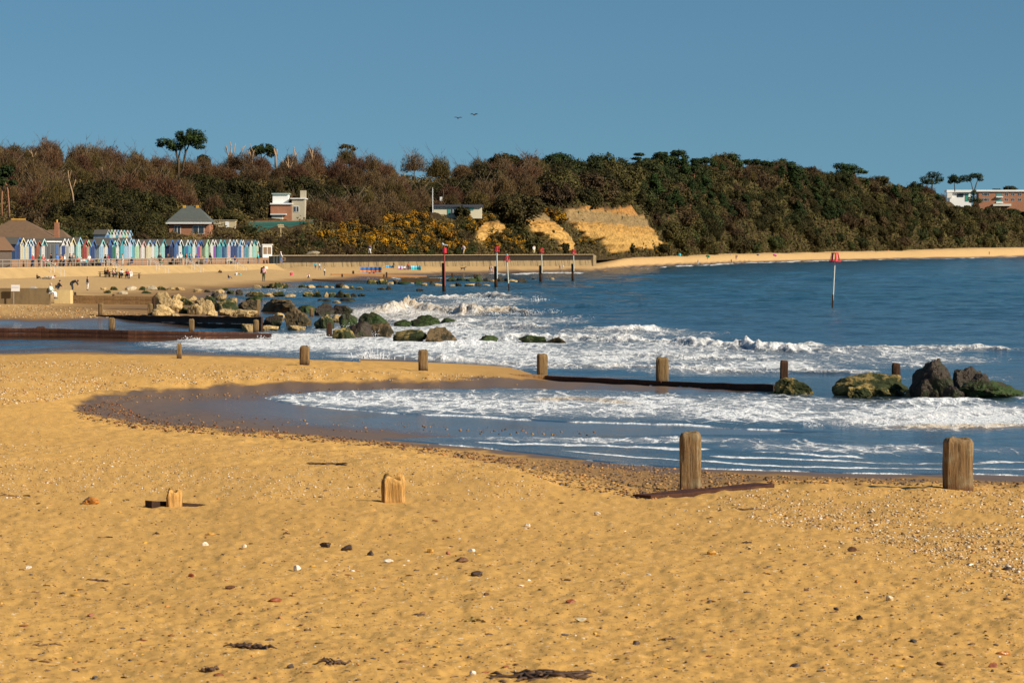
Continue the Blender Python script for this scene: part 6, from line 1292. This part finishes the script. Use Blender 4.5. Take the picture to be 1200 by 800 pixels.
POSES = dict(stand=BASE,
 walk=pose(knL=(.2,.1,.52),anL=(.22,.1,.10),toL=(.38,.11,.06),knR=(-.04,-.1,.50),anR=(-.30,-.1,.13),toR=(-.16,-.11,.05),elL=(-.14,.24,1.15),wrL=(-.12,.25,.92),haL=(-.10,.25,.83),elR=(.08,-.24,1.14),wrR=(.24,-.22,.96),haR=(.30,-.21,.89)),
 sit=pose(pel=(0,0,.14),che=(-.10,0,.46),neck=(-.09,0,.65),head=(-.06,0,.74),top=(-.06,0,.86),nose=(.035,0,.78),shL=(-.10,.18,.59),elL=(.02,.26,.36),wrL=(.24,.2,.34),haL=(.33,.16,.36),shR=(-.10,-.18,.59),elR=(.02,-.26,.36),wrR=(.24,-.2,.34),haR=(.33,-.16,.36),hiL=(.02,.09,.13),knL=(.40,.13,.42),anL=(.60,.12,.09),toL=(.76,.13,.06),hiR=(.02,-.09,.13),knR=(.40,-.13,.42),anR=(.60,-.12,.09),toR=(.76,-.13,.06)),
 bench=pose(pel=(0,0,.50),che=(-.02,0,.83),neck=(.01,0,1.02),head=(.05,0,1.11),top=(.05,0,1.23),nose=(.145,0,1.15),shL=(-.01,.18,.96),elL=(.08,.24,.70),wrL=(.30,.18,.66),haL=(.39,.15,.66),shR=(-.01,-.18,.96),elR=(.08,-.24,.70),wrR=(.30,-.18,.66),haR=(.39,-.15,.66),hiL=(.02,.1,.49),knL=(.43,.12,.50),anL=(.44,.12,.09),toL=(.60,.13,.05),hiR=(.02,-.1,.49),knR=(.43,-.12,.50),anR=(.44,-.12,.09),toR=(.60,-.13,.05)),
 bend=pose(pel=(-.12,0,.90),che=(.18,0,1.12),neck=(.36,0,1.16),head=(.46,0,1.14),top=(.57,0,1.10),nose=(.50,0,1.02),shL=(.30,.18,1.14),elL=(.46,.24,.90),wrL=(.58,.2,.66),haL=(.62,.19,.57),shR=(.30,-.18,1.14),elR=(.46,-.24,.90),wrR=(.58,-.2,.66),haR=(.62,-.19,.57),hiL=(-.10,.09,.86),hiR=(-.10,-.09,.86),knL=(.02,.11,.48),knR=(.0,-.11,.48)),
 crouch=pose(pel=(-.14,0,.34),che=(.04,0,.60),neck=(.14,0,.76),head=(.21,0,.84),top=(.23,0,.96),nose=(.31,0,.86),shL=(.10,.18,.70),elL=(.24,.25,.48),wrL=(.42,.18,.34),haL=(.50,.15,.28),shR=(.10,-.18,.70),elR=(.24,-.25,.48),wrR=(.42,-.18,.34),haR=(.50,-.15,.28),hiL=(-.12,.10,.33),knL=(.22,.16,.50),anL=(.0,.13,.10),toL=(.16,.15,.04),hiR=(-.12,-.10,.33),knR=(.22,-.16,.50),anR=(.0,-.13,.10),toR=(.16,-.15,.04)),
 lie=pose(pel=(0,0,.14),che=(-.34,0,.22),neck=(-.52,0,.30),head=(-.60,0,.36),top=(-.70,0,.42),nose=(-.58,0,.46),shL=(-.46,.18,.26),elL=(-.50,.30,.10),wrL=(-.28,.34,.06),haL=(-.20,.34,.05),shR=(-.46,-.18,.26),elR=(-.50,-.30,.10),wrR=(-.28,-.34,.06),haR=(-.20,-.34,.05),hiL=(.05,.09,.13),knL=(.44,.12,.26),anL=(.80,.11,.09),toL=(.88,.12,.2),hiR=(.05,-.09,.13),knR=(.46,-.12,.12),anR=(.86,-.11,.08),toR=(.93,-.12,.2)))
PHT = dict(stand=1.74, walk=1.74, sit=.93, bench=1.30, bend=1.22, crouch=1.02, lie=.5)
EB = [('pel','che'),('che','neck'),('neck','head'),('head','top'),('head','nose'),('che','shL'),('shL','elL'),('elL','wrL'),('wrL','haL'),('che','shR'),('shR','elR'),('elR','wrR'),('wrR','haR'),('pel','hiL'),('hiL','knL'),('knL','anL'),('anL','toL'),('pel','hiR'),('hiR','knR'),('knR','anR'),('anR','toR')]
RB = dict(pel=.14,che=.145,neck=.055,head=.085,top=.07,nose=.022,shL=.07,elL=.045,wrL=.032,haL=.04,shR=.07,elR=.045,wrR=.032,haR=.04,hiL=.09,knL=.06,anL=.04,toL=.035,hiR=.09,knR=.06,anR=.04,toR=.035)
_pp = {}
def lerp3(a, b, k): return tuple(x+(y-x)*k for x,y in zip(a,b))
def pose_parts(pn):
    if pn in _pp: return _pp[pn]
    J = POSES[pn]; d = {}
    d['body'] = skin_mesh('body', J, EB, RB)
    jk = {k:J[k] for k in ('che','pel','shL','elL','shR','elR')}; jk['col'] = lerp3(J['che'],J['neck'],.62); jk['cuL'] = lerp3(J['elL'],J['wrL'],.9); jk['cuR'] = lerp3(J['elR'],J['wrR'],.9); jk['hem'] = lerp3(J['pel'], lerp3(J['hiL'],J['hiR'],.5), .6)
    d['top'] = skin_mesh('jacket', jk, [('che','pel'),('pel','hem'),('che','col'),('che','shL'),('shL','elL'),('elL','cuL'),('che','shR'),('shR','elR'),('elR','cuR')], dict(che=.185,pel=.175,hem=.18,col=.09,shL=.095,elL=.07,cuL=.055,shR=.095,elR=.07,cuR=.055))
    jt = {k:J[k] for k in ('pel','hiL','knL','hiR','knR')}; jt['cuL'] = lerp3(J['knL'],J['anL'],.92); jt['cuR'] = lerp3(J['knR'],J['anR'],.92)
    d['trousers'] = skin_mesh('trousers', jt, [('pel','hiL'),('hiL','knL'),('knL','cuL'),('pel','hiR'),('hiR','knR'),('knR','cuR')], dict(pel=.16,hiL=.115,knL=.082,cuL=.062,hiR=.115,knR=.082,cuR=.062))
    h = Vector(J['head']); t_ = Vector(J['top']); nd = (Vector(J['nose'])-h).normalized(); c = h.lerp(t_,.75)-nd*.035
    mb = MB(); mb.ell(c, (.105,.1,.105), 10, 7); d['hair'] = mb.mesh('hair', [M_WHITE], True)
    mb = MB()
    for sd in 'LR': a = Vector(J['an'+sd]); b2 = Vector(J['to'+sd]); mb.tube([a.lerp(b2,-.35)+Vector((0,0,-.035)), a.lerp(b2,.5)+Vector((0,0,-.02)), b2], [.05,.062,.04], 7)
    d['shoes'] = mb.mesh('shoes', [M_WHITE], True)
    for m in d.values():
        m.materials.clear(); m.materials.append(M_WHITE)
    _pp[pn] = d; return d
def cloth(c): return paint(C[c] if isinstance(c,str) else c, .85, 7., .25)
def person(px, foot, hp, pn, top, bot, hair, label, rz=None, group='people on the beach', spot=None, k=None):
    g = spot or G(px, foot); s = ppm(g.y); sc = k or max(.62, min(1.25, hp/s/PHT[pn]))
    rdm = random.Random(px*13+foot); r = empty('person', g, rdm.uniform(0,6.28) if rz is None else rz); r.scale = (sc,)*3; tag(r, label, 'person', group)
    d = pose_parts(pn)
    for nm, m in (('body',cloth('skin')),('top',cloth(top)),('trousers',cloth(bot)),('hair',cloth(hair)),('shoes',cloth('darkgrey'))):
        o = mobj(dict(top='jacket').get(nm,nm), d[nm], r); setmat(o, m)
    return r
def prom(px, off=-1.4, z=2.5): s = on_row(px, RA+NR*off); q = RA+NR*off+DR*s; return Vector((q.x,q.y,z))
PG_ = 'people on the promenade'
for i,(px,pn,tp,bt,hr,lab,k,off) in enumerate(((38.5,'stand','red','navy','white','person in red jacket and white cap standing at the left of the promenade',1.05,-1.2),(46,'stand','green','darkgrey','brown','person in dark green coat on the promenade, right of the red jacket',1.05,-1.4),(50.5,'stand','red','red','brown','person dressed all in red on the promenade below the rust hut',1.0,-.9),(56,'stand','pink','green','brown','child in pink top on the promenade railing',.72,-.6),
  (60,'stand','black','navy','black','person in black coat in front of the grey cabin',1.1,-1.8),(64,'sit','tan','khaki','brown','person in tan crouched low behind the promenade railing',1.0,-.9),(67,'stand','blue','rust','brown','person in blue jacket and rust trousers before the grey cabin',1.05,-1.5),(71.5,'stand','orange','darkgrey','brown','person in orange top right of the grey cabin',1.0,-2.0),(75.5,'stand','white','navy','tan','person in white top standing by the white hut',1.0,-1.2),
  (82,'walk','black','black','brown','person all in black, left of the dark pair by the cream hut',1.1,-.9),(86,'stand','darkgrey','black','black','person in grey coat, right of the dark pair by the cream hut',1.12,-1.0),(91,'stand','red','khaki','brown','child in red coat under the aqua hut',.85,-.7),(95,'bench','grey','denim','white','person in grey seated at the table under the rust-red hut',1.0,-1.6),(98.5,'bench','palepink','denim','brown','person in pale pink seated under the rust-red hut',1.0,-1.5),(101.5,'bench','turquoise','darkgrey','brown','person in turquoise seated low by the cream hut',.9,-1.0),
  (104.5,'stand','white','grey','tan','person in white with pale hair under the blue hut',1.0,-1.9),(107,'bench','red','black','brown','person in bright red seated below the blue hut',1.0,-1.3),(112,'bench','black','black','brown','person in black bent over a table below the blue hut',1.0,-1.0),(114.5,'bench','lime','navy','brown','child in lime top seated at the promenade tables',.8,-.8),(119,'bench','lightblue','navy','brown','person in light blue seated at the promenade tables',.9,-.8),(123.5,'stand','black','black','black','person in black at the right end of the promenade tables',1.0,-.9),(126.5,'stand','red','black','brown','person in red at the right end of the promenade tables',1.0,-1.1),
  (137.5,'stand','lightblue','denim','tan','person in light blue top alone on the promenade, pale hair',1.1,-1.6),(143.5,'stand','grey','white','brown','person in grey top and white trousers on the promenade',1.05,-1.7),(154.5,'bench','navy','navy','brown','person in navy sitting on the promenade edge',1.0,-2.2),(178,'bench','magenta','black','brown','person in magenta seated before the pale aqua hut',.95,-3.3),(181.5,'bench','rust','lightblue','brown','person in rust top seated before the pale aqua hut',1.0,-3.0),(187,'walk','black','khaki','tan','person in black leaning on the railing below the aqua hut',1.1,-.8),(190,'bench','black','green','black','person in black and green by the railing below the aqua hut',.95,-.8),
  (197,'stand','black','black','brown','person in black before the dark blue hut',1.05,-3.0),(202,'bench','black','black','black','person in black seated before the dark blue hut',1.1,-2.0),(207.5,'stand','white','grey','tan','person in white among the blue huts',.95,-3.2),(211.5,'walk','white','black','navy','person in white shirt, black trousers and dark cap on the promenade',1.15,-1.2),(218,'stand','rust','black','black','person in dark red jacket on the promenade near the turquoise hut',1.1,-1.2),(222.5,'walk','denim','denim','black','person in denim blue walking near the turquoise hut',1.1,-1.0),
  (230.5,'stand','blue','navy','brown','person in blue standing in a hut doorway',1.05,-3.4),(234.5,'bench','red','white','brown','person in red seated with others before the pale green hut',1.0,-3.1),(237.5,'bench','palepink','denim','tan','person in pale pink seated with others before the pale green hut',1.0,-3.0),(240.5,'bench','blue','blue','brown','person in blue seated with others before the pale green hut',1.0,-2.9),(246.5,'walk','black','black','black','person in black by the railing below the pale green hut',1.1,-.8),
  (268,'bench','white','grey','white','person in white seated before the pale pink hut',1.05,-2.2),(270.5,'crouch','lime','navy','tan','person in bright lime vest crouching by the railing',1.1,-.8),(274.5,'bench','navy','navy','brown','person in navy seated before the blue huts at the right',1.15,-2.8),(277,'bench','red','denim','brown','child in red sitting near the lime vest',.8,-.9),(302.5,'stand','turquoise','darkgrey','brown','person in turquoise top near the white kiosk',1.2,-.8),(329,'walk','white','blue','white','person in white top at the right end of the promenade',1.2,-1.0))):
    person(px, 312, 12, pn, tp, bt, hr, lab, None, PG_, prom(px, off), k)
BGp = 'people on the beach'
for a_ in ((44,326.5,6,'sit','black','black','red','person in black with red hair sitting on the upper sand at the left',-.5),(58,327,5,'lie','white','grey','red','person in white lying on the sand at the left',0),(68,339.5,11.5,'crouch','black','black','black','person in black hunched over, left of the bending man',.3),(85,342.5,14.5,'bend','black','black','brown','man in black bending over beside the yellow block',.05),(102.5,340,16,'stand','navy','white','brown','person in navy top and white shorts standing on the sand',.4),
  (268,326.3,5.5,'sit','black','denim','brown','person in dark clothes sitting alone on the sand',.3),(258.5,319.5,3.5,'lie','black','white','black','person lying on the sand below the promenade wall',0),(277,322.5,4.5,'sit','white','lightblue','navy','person in white sitting beside a blue mat',0),(309,329.8,18,'stand','pink','khaki','black','person with large dark backpack standing near the water',1.2),(361.5,326.5,6,'crouch','white','black','red','child in white crouching on the sand by the low groyne',0),
  (369.5,315.7,8.5,'walk','turquoise','blue','black','person in turquoise walking below the sea wall, left of two',0),(374.5,316,8,'walk','lightblue','denim','brown','person in light blue walking below the sea wall, right of two',0),(380.3,323,9.5,'stand','white','black','brown','person in white top and black trousers alone on the sand',.2),(433,320.4,4.2,'sit','orange','rust','brown','person in orange seated before the striped windbreak, left of two',-1.2),(438,320.4,4.2,'sit','red','rust','brown','person in red seated before the striped windbreak, right of two',-1.2),
  (461.5,314.6,7.5,'stand','black','black','brown','person in black beside the small orange and blue windbreak',0),(470,316,4.6,'sit','purple','palepink','brown','person in purple sitting before the turquoise windbreak',-1),(474,316,4.6,'sit','palepink','grey','brown','person in pale pink sitting before the turquoise windbreak',-1),(478.3,316.3,8.5,'stand','rust','black','brown','person in dark red standing before the turquoise windbreak',0),(492,316.5,4.6,'sit','black','navy','black','person in black sitting at the end of the turquoise windbreak',0),
  (562.5,311.8,4.6,'sit','white','black','white','person in white seated on the sand below the sea wall',0),(574,318.5,8,'walk','navy','denim','brown','person in navy walking behind the small caged beacon',0),(576.3,318.4,7,'walk','white','palepink','white','person in white walking behind the small caged beacon',0),(578,320,4.5,'stand','orange','pink','brown','small child in orange behind the small caged beacon',0),(656,315.7,5.7,'walk','navy','navy','brown','person in navy walking below the wall end, left of a couple',0),(660,315.6,5.6,'walk','lightblue','grey','brown','person in light blue walking below the wall end, right of a couple',0),
  (818,309.8,5.6,'walk','navy','lightblue','rust','person in navy and pale trousers by the waterline of the far beach',0),(857,308.6,5.4,'walk','rust','khaki','brown','person in rust and khaki at the waterline of the far beach',0),(829,304.3,4,'stand','brown','tan','brown','small brown-clad person on the far beach, mid-sand',0),(862.3,304,5.6,'stand','green','black','brown','person in dark green on the far beach beside the pink one',0),(863.6,304,5.6,'stand','magenta','pink','brown','person in pink on the far beach beside the green one',0),(856.5,300,4.6,'stand','navy','white','black','person in navy top and white trousers on the upper far beach',0),(844,297.4,3.8,'stand','black','black','black','person in black at the foot of the scrub, far beach',0),
  (806.5,299.8,3.8,'stand','white','grey','brown','person in white on the upper far beach next to the yellow one',0),(809.4,299.5,4.4,'stand','yellow','yellow','brown','person in yellow on the upper far beach',0),(734,302,4.2,'stand','white','white','white','person in white at the foot of the sandstone scar',0),(1021.5,296.2,2.8,'stand','white','grey','brown','tiny person in white on the far right beach, left of a pair',0),(1026.5,296.2,2.8,'stand','black','black','black','tiny person in black on the far right beach, right of a pair',0),(1040.5,294.8,2.8,'stand','red','orange','brown','tiny person in red at the foot of the far cliff',0),(1159.3,298.5,4,'walk','black','black','black','person in black alone on the beach near the right edge',0)):
    px,ft,hp,pn,tp,bt,hr,lab,rz = a_; person(px,ft,hp,pn,tp,bt,hr,lab,rz or None,BGp)
person(57,356,18,'bench','greymint','white','tan','person in pale hooded top and white trousers sitting on the brown wall',-.35,BGp,P(57.5,356,G(30,356.5).y)+Vector((.1,.15,.42)),1.0)
for px,tp,bt,lab,dy in ((450,'navy','white','person in navy and white shorts walking on the cliff path above the wall',3),(555.5,'navy','black','person in navy on the cliff path, left of a pale pair',2.5),(558.5,'white','tan','person in white on the cliff path, middle of three',3),(561.5,'palepink','tan','person in pale clothes on the cliff path, right of three',3.5),(640.5,'white','cream','person in white on the cliff path near the end of the wall',3)):
    kx = (px-600)/F; q = (kx*WA.y-WA.x)/(WD.x-kx*WD.y); v = WA+WD*q-WN*dy; person(px,297,8,'walk',tp,bt,'brown',lab,None,'people on the cliff path',Vector((v.x,v.y,4.0)),1.1)
# backpack of the one by the water
g = G(309,329.8); mb = MB(); mb.box((0,0,0),(.75,.42,.85),0,None,(.8,.8)); bp_ = mb.obj('backpack', paint((.02,.025,.03),.8), None, g+Vector((-.15,.3,1.55)), 1.2); tag(bp_, 'large dark backpack worn by the person near the water', 'backpack')
# what people brought -----------------------------------------------------
def picnic(px, b, lab):
    g = G(px,b); t_ = empty('picnic_table', g, .2); tag(t_, lab, 'picnic table', 'picnic tables on the sand'); m = paint((.06,.035,.022),.8)
    MB().box((0,0,.74),(1.9,.75,.06)).obj('tabletop', m, t_)
    for y in (-.75,.75): MB().box((0,y,.45),(1.9,.28,.05)).obj('seat', m, t_)
    for x in (-.7,.7):
        mb = MB(); mb.box((x,0,.42),(.08,1.7,.08)); mb.tube([(x,-.75,0),(x,-.2,.74)],.05,4); mb.tube([(x,.75,0),(x,.2,.74)],.05,4); mb.obj('frame', m, t_)
    return g
for px,b,side in ((128,324.6,'left'),(151,326,'right')):
    for dx in (-5.5,5.5): pass
    g1 = picnic(px-5,b,'dark picnic table on the sand, %s pair, left one' % side); g2 = picnic(px+6,b+.4,'dark picnic table on the sand, %s pair, right one' % side)
PT = 'people at the picnic tables'
for px,b,tp,bt,hr,lab in ((123,324.4,'black','black','black','person in black at the leftmost picnic table'),(126.5,324.2,'rust','black','brown','person in dark red at the leftmost picnic table'),(132.5,325.2,'pink','black','brown','person in pink jacket at the second picnic table'),(136,325,'green','navy','black','person in dark green at the second picnic table'),(142.5,326,'white','black','black','person in white and black at the third picnic table'),(149,326.2,'red','black','brown','person in red at the third picnic table'),(153.5,326.6,'palepink','white','grey','person in pale pink at the rightmost picnic table')):
    person(px,b,9.5,'bench',tp,bt,hr,lab,None,PT,None,1.0)
def stripes(cols, n):
    t = NT('striped_cloth'); v = t.coord((1,1,1)); sp = t.n('ShaderNodeSeparateXYZ'); t.t.links.new(v, sp.inputs[0])
    rp = t.n('ShaderNodeValToRGB'); rp.color_ramp.interpolation = 'CONSTANT'; e = rp.color_ramp.elements
    while len(e) < len(cols): e.new(.5)
    for i,(el,c) in enumerate(zip(e,cols)): el.position = i/len(cols); el.color = (*C[c],1)
    t.t.links.new(t.math('FRACT', t.math('MULTIPLY', sp.outputs[2], n)), rp.inputs[0]); t.P(col=rp.outputs[0], rough=.8); return t.m
def windbreak(px0,px1,b,hpx,mat,lab,n=5,bow=.5):
    g = G((px0+px1)/2,b); s = ppm(g.y); W = (px1-px0)/s; h = hpx/s; w_ = empty('windbreak', g); tag(w_, lab, 'windbreak', 'windbreaks on the sand below the sea wall')
    mb = MB(); m = n*4; vs = []; fs = []
    for i in range(m+1): x = -W/2+W*i/m; y = -bow*math.cos(math.pi*i/m-math.pi/2)**2*.0+bow*((i/m-.5)**2)*-3+.05*math.sin(i*1.57); vs += [(x,y,.12),(x,y,h),(x,y+.02,h),(x,y+.02,.12)]
    for i in range(m):
        for q in range(4): fs.append((4*i+q,4*i+(q+1)%4,4*i+4+(q+1)%4,4*i+4+q))
    mb.add(vs,fs); mb.obj('cloth', mat, w_)
    pmh = MB().tube([(0,0,-.25),(0,0,h+.12)],.03,6).mesh('pole',[paint((.5,.35,.18),.7)])
    for i in range(n+1): f = i/n; mobj('pole', pmh, w_, (-W/2+W*f, bow*((f-.5)**2)*-3+.05, 0))
windbreak(422.5,447.5,319.8,7,stripes(('blue','orange','darkblue','blue'),1.0),'blue windbreak with orange stripe, largest on the sand',5)
windbreak(452,462,314.5,3.6,stripes(('orange','blue','turquoise'),1.6),'small low orange and blue windbreak',3); windbreak(482,493.5,316.8,5.5,stripes(('turquoise','teal','turquoise','lightblue'),1.2),'turquoise windbreak right of the striped one',4)
windbreak(467,482,315.9,4.2,stripes(('purple','palepink','lightblue'),1.3),'purple and pink windbreak left of the turquoise one',4)
def lump(name, px, b, w, h, col, lab, cat, seed=1, spot=None):
    g = spot or G(px,b); s = ppm(g.y); tag(mobj(name, rock_mesh(name, seed, (w/s,w/s*.7,h/s*1.1), paint(C[col] if isinstance(col,str) else col,.8), 3), None, g+Vector((0,0,h/s*.45))), lab, cat)
lump('heap_of_bags',39,340.5,12,4.5,'grey','grey and white heap of bags beside the sitting person on the wall','bags',5); lump('beach_mat',281,321.8,4,1.4,'turquoise','turquoise mat beside the person in white','mat',6); lump('white_canopy',312,315.2,4.2,3.2,'white','small white dome shelter at the right end of the promenade slope','shelter',7)
lump('pop_up_tent',908,300.3,4.6,2.6,'magenta','small pink pop-up tent on the far beach','tent',8); lump('beach_bag',888,299.6,3,1.8,'navy','small dark bag lying on the far beach, left of the pink tent','bag',9); lump('pop_up_tent',796,300.3,4.5,3.6,'teal','green and blue shelter on the upper far beach','tent',10); lump('pop_up_tent',799.6,300.2,3,4.2,'blue','blue shelter beside the green one on the upper far beach','tent',11); lump('beach_bag',829.5,301.8,5,3.2,'green','dark green bundle on the far beach','bag',12)
g = G(341.5,323); mb = MB(); mb.tube([(0,0,0),(0,0,.34)],[.14,.2],10); bk = mb.obj('bucket', paint((.75,.06,.14),.4), None, g); MB().tube([(.2*math.cos(a*.52),.02,.34+.2*math.sin(a*.52)) for a in range(7)],.012,5,False).obj('handle', M_WHITE, bk); bk.scale = (1.4,)*3; tag(bk, 'pink-red bucket standing on the sand below the promenade end', 'bucket')
dg = G(542.5,317.3); d_ = empty('dog', dg, .3); tag(d_, 'dark brown dog walking on the sand below the sea wall', 'dog')
DJ = dict(mid=(0,0,.52),che=(.30,0,.52),hip=(-.34,0,.55),nk=(.46,0,.66),hd=(.58,0,.76),mz=(.74,0,.72),tl=(-.52,0,.64),tt=(-.70,0,.78),sL=(.30,.09,.42),eL=(.26,.09,.26),fL=(.30,.09,.05),sR=(.30,-.09,.42),eR=(.32,-.09,.26),fR=(.40,-.09,.06),kL=(-.28,.1,.36),oL=(-.42,.1,.22),pL=(-.36,.1,.05),kR=(-.26,-.1,.36),oR=(-.46,-.1,.24),pR=(-.48,-.1,.05))
bm_ = skin_mesh('body', DJ, [('mid','che'),('mid','hip'),('che','nk'),('nk','hd'),('hd','mz'),('hip','tl'),('tl','tt'),('che','sL'),('sL','eL'),('eL','fL'),('che','sR'),('sR','eR'),('eR','fR'),('hip','kL'),('kL','oL'),('oL','pL'),('hip','kR'),('kR','oR'),('oR','pR')], dict(mid=.13,che=.15,hip=.12,nk=.09,hd=.085,mz=.045,tl=.03,tt=.018,sL=.06,eL=.04,fL=.035,sR=.06,eR=.04,fR=.035,kL=.07,oL=.035,pL=.035,kR=.07,oR=.035,pR=.035)); bm_.materials.clear(); bm_.materials.append(paint((.05,.03,.02),.9)); mobj('body', bm_, d_)
mb = MB()
for y in (-.06,.06): mb.add([(.54,y,.83),(.60,y,.84),(.55,y*1.9,.76),(.53,y*1.4,.80)],[(0,1,2),(0,2,3),(0,3,1),(1,3,2)])
mb.obj('ears', paint((.03,.02,.014),.9), d_)
# litter bins at the right end of the promenade
bnm = MB().box((0,0,.6),(.8,.7,1.2),0,None,(1.05,1.05)).box((0,0,1.24),(.9,.8,.1)).mesh('bin',[paint((.03,.035,.035),.6)])
for i,px in enumerate((318.5,322,325.5)): tag(mobj('litter_bin', bnm, None, prom(px,-1.2), RZ), ('left','middle','right')[i]+' of three dark bins at the end of the promenade', 'bin', 'dark bins on the promenade')
# picnic tables and a dark stall on the promenade
tb = MB().box((0,0,.75),(1.6,.8,.06)).box((0,0,.38),(.14,.5,.74)).box((0,.7,.42),(1.6,.3,.05)).box((0,-.7,.42),(1.6,.3,.05)).box((0,0,.34),(.1,1.5,.08)).mesh('table',[paint((.055,.04,.03),.8)])
for i,px in enumerate((58,80,97,109,117,205,236)): tag(mobj('cafe_table', tb, None, prom(px,-2.0), .3*i), 'dark promenade table, %s from the left along the huts' % ORD[i], 'table', 'dark tables on the promenade')

# ------------------------------------------------------------------ spray
def spray(name, label, spots, seed):
    rg = np.random.default_rng(seed); Cc = []; Sz = []
    for px, py, w_, hgt, n, sz in spots:
        Yb = 18000/(py-292); s = ppm(Yb); q = rg.random(n)**1.7
        x = (px-600)/F*Yb+rg.normal(size=n)*w_/s*(.5+.4*(1-q)); z_ = q*hgt/s*(1-.6*np.abs(rg.normal(size=n))*.6)
        Cc.append(np.stack([x, Yb+rg.normal(size=n)*.5, np.abs(z_)+.03],1)); Sz.append(sz/s*(.4+.8*rg.random(n)))
    Cn = np.concatenate(Cc); S = np.concatenate(Sz); n = len(Cn); oc = np.array([(1,0,0),(-1,0,0),(0,1,0),(0,-1,0),(0,0,1),(0,0,-1)],float); of = np.array([(0,2,4),(2,1,4),(1,3,4),(3,0,4),(2,0,5),(1,2,5),(3,1,5),(0,3,5)])
    V = (Cn[:,None,:]+oc[None]*S[:,None,None]*rg.uniform(.6,1.4,(n,6,1))).reshape(-1,3); Fq = (of[None]+(np.arange(n)*6)[:,None,None]).reshape(-1,3)
    tag(mobj(name, mesh_np(name, V, Fq, [paint((.80,.81,.82),.4,9,.05)], True)), label, 'spray', None, 'stuff')
rgs = np.random.default_rng(3)
sl_ = [(436,425,11,13,420,.55),(447,425,6,5,120,.5)]
for x0,x1,y0,y1,hh in ((405,660,372,368,9),(470,640,354,351,6),(520,1060,398,413,6),(330,960,422,437,4),(200,560,398,391,5),(930,1260,500,494,4),(960,1260,490,480,4)):
    for j in range(26): f = rgs.random(); sl_.append((x0+(x1-x0)*f, y0+(y1-y0)*f+rgs.normal()*.8, 5, hh*rgs.uniform(.4,1.1), 34, .5))
for px,py in ((438,394),(437,390),(290,384),(408,384),(300,386),(395,394),(505,398)): sl_.append((px,py,6,7,90,.5))
spray('spray','white spray thrown up along the breaking crests', sl_, 5)
# the splash by the second groyne post
g = P(437,421.5,H*F/132.); rs = random.Random(8); mb = MB()
for k in range(60):
    a = rs.gauss(0,.55); L = rs.uniform(.1,.42)*math.exp(-a*a*.6); x = rs.gauss(0,.3); r0 = rs.uniform(.006,.016)
    mb.tube([(x,rs.uniform(-.1,.1),-.05),(x+math.sin(a)*L*.5,0,L*.6),(x+math.sin(a)*L,0,L*(.95-.3*abs(a)))],[r0*1.6,r0,r0*.3],4)
for k in range(90):
    r0 = rs.uniform(.006,.018); x = rs.gauss(0,.42); z_ = abs(rs.gauss(0,.2)); mb.ell((x,rs.uniform(-.15,.15),z_),(r0*1.3,r0,r0),5,4)
mb.tube([(.12,0,.1),(.17,0,.3),(.16,0,.45),(.19,0,.55)],[.014,.011,.008,.005],5)
so_ = mb.obj('splash', paint((.82,.83,.84),.3,9,.05), None, g, 0, True); so_.scale = (1.25,1.25,1.25); tag(so_, 'white water splash leaping behind the shingle bank', 'splash', None, 'stuff')
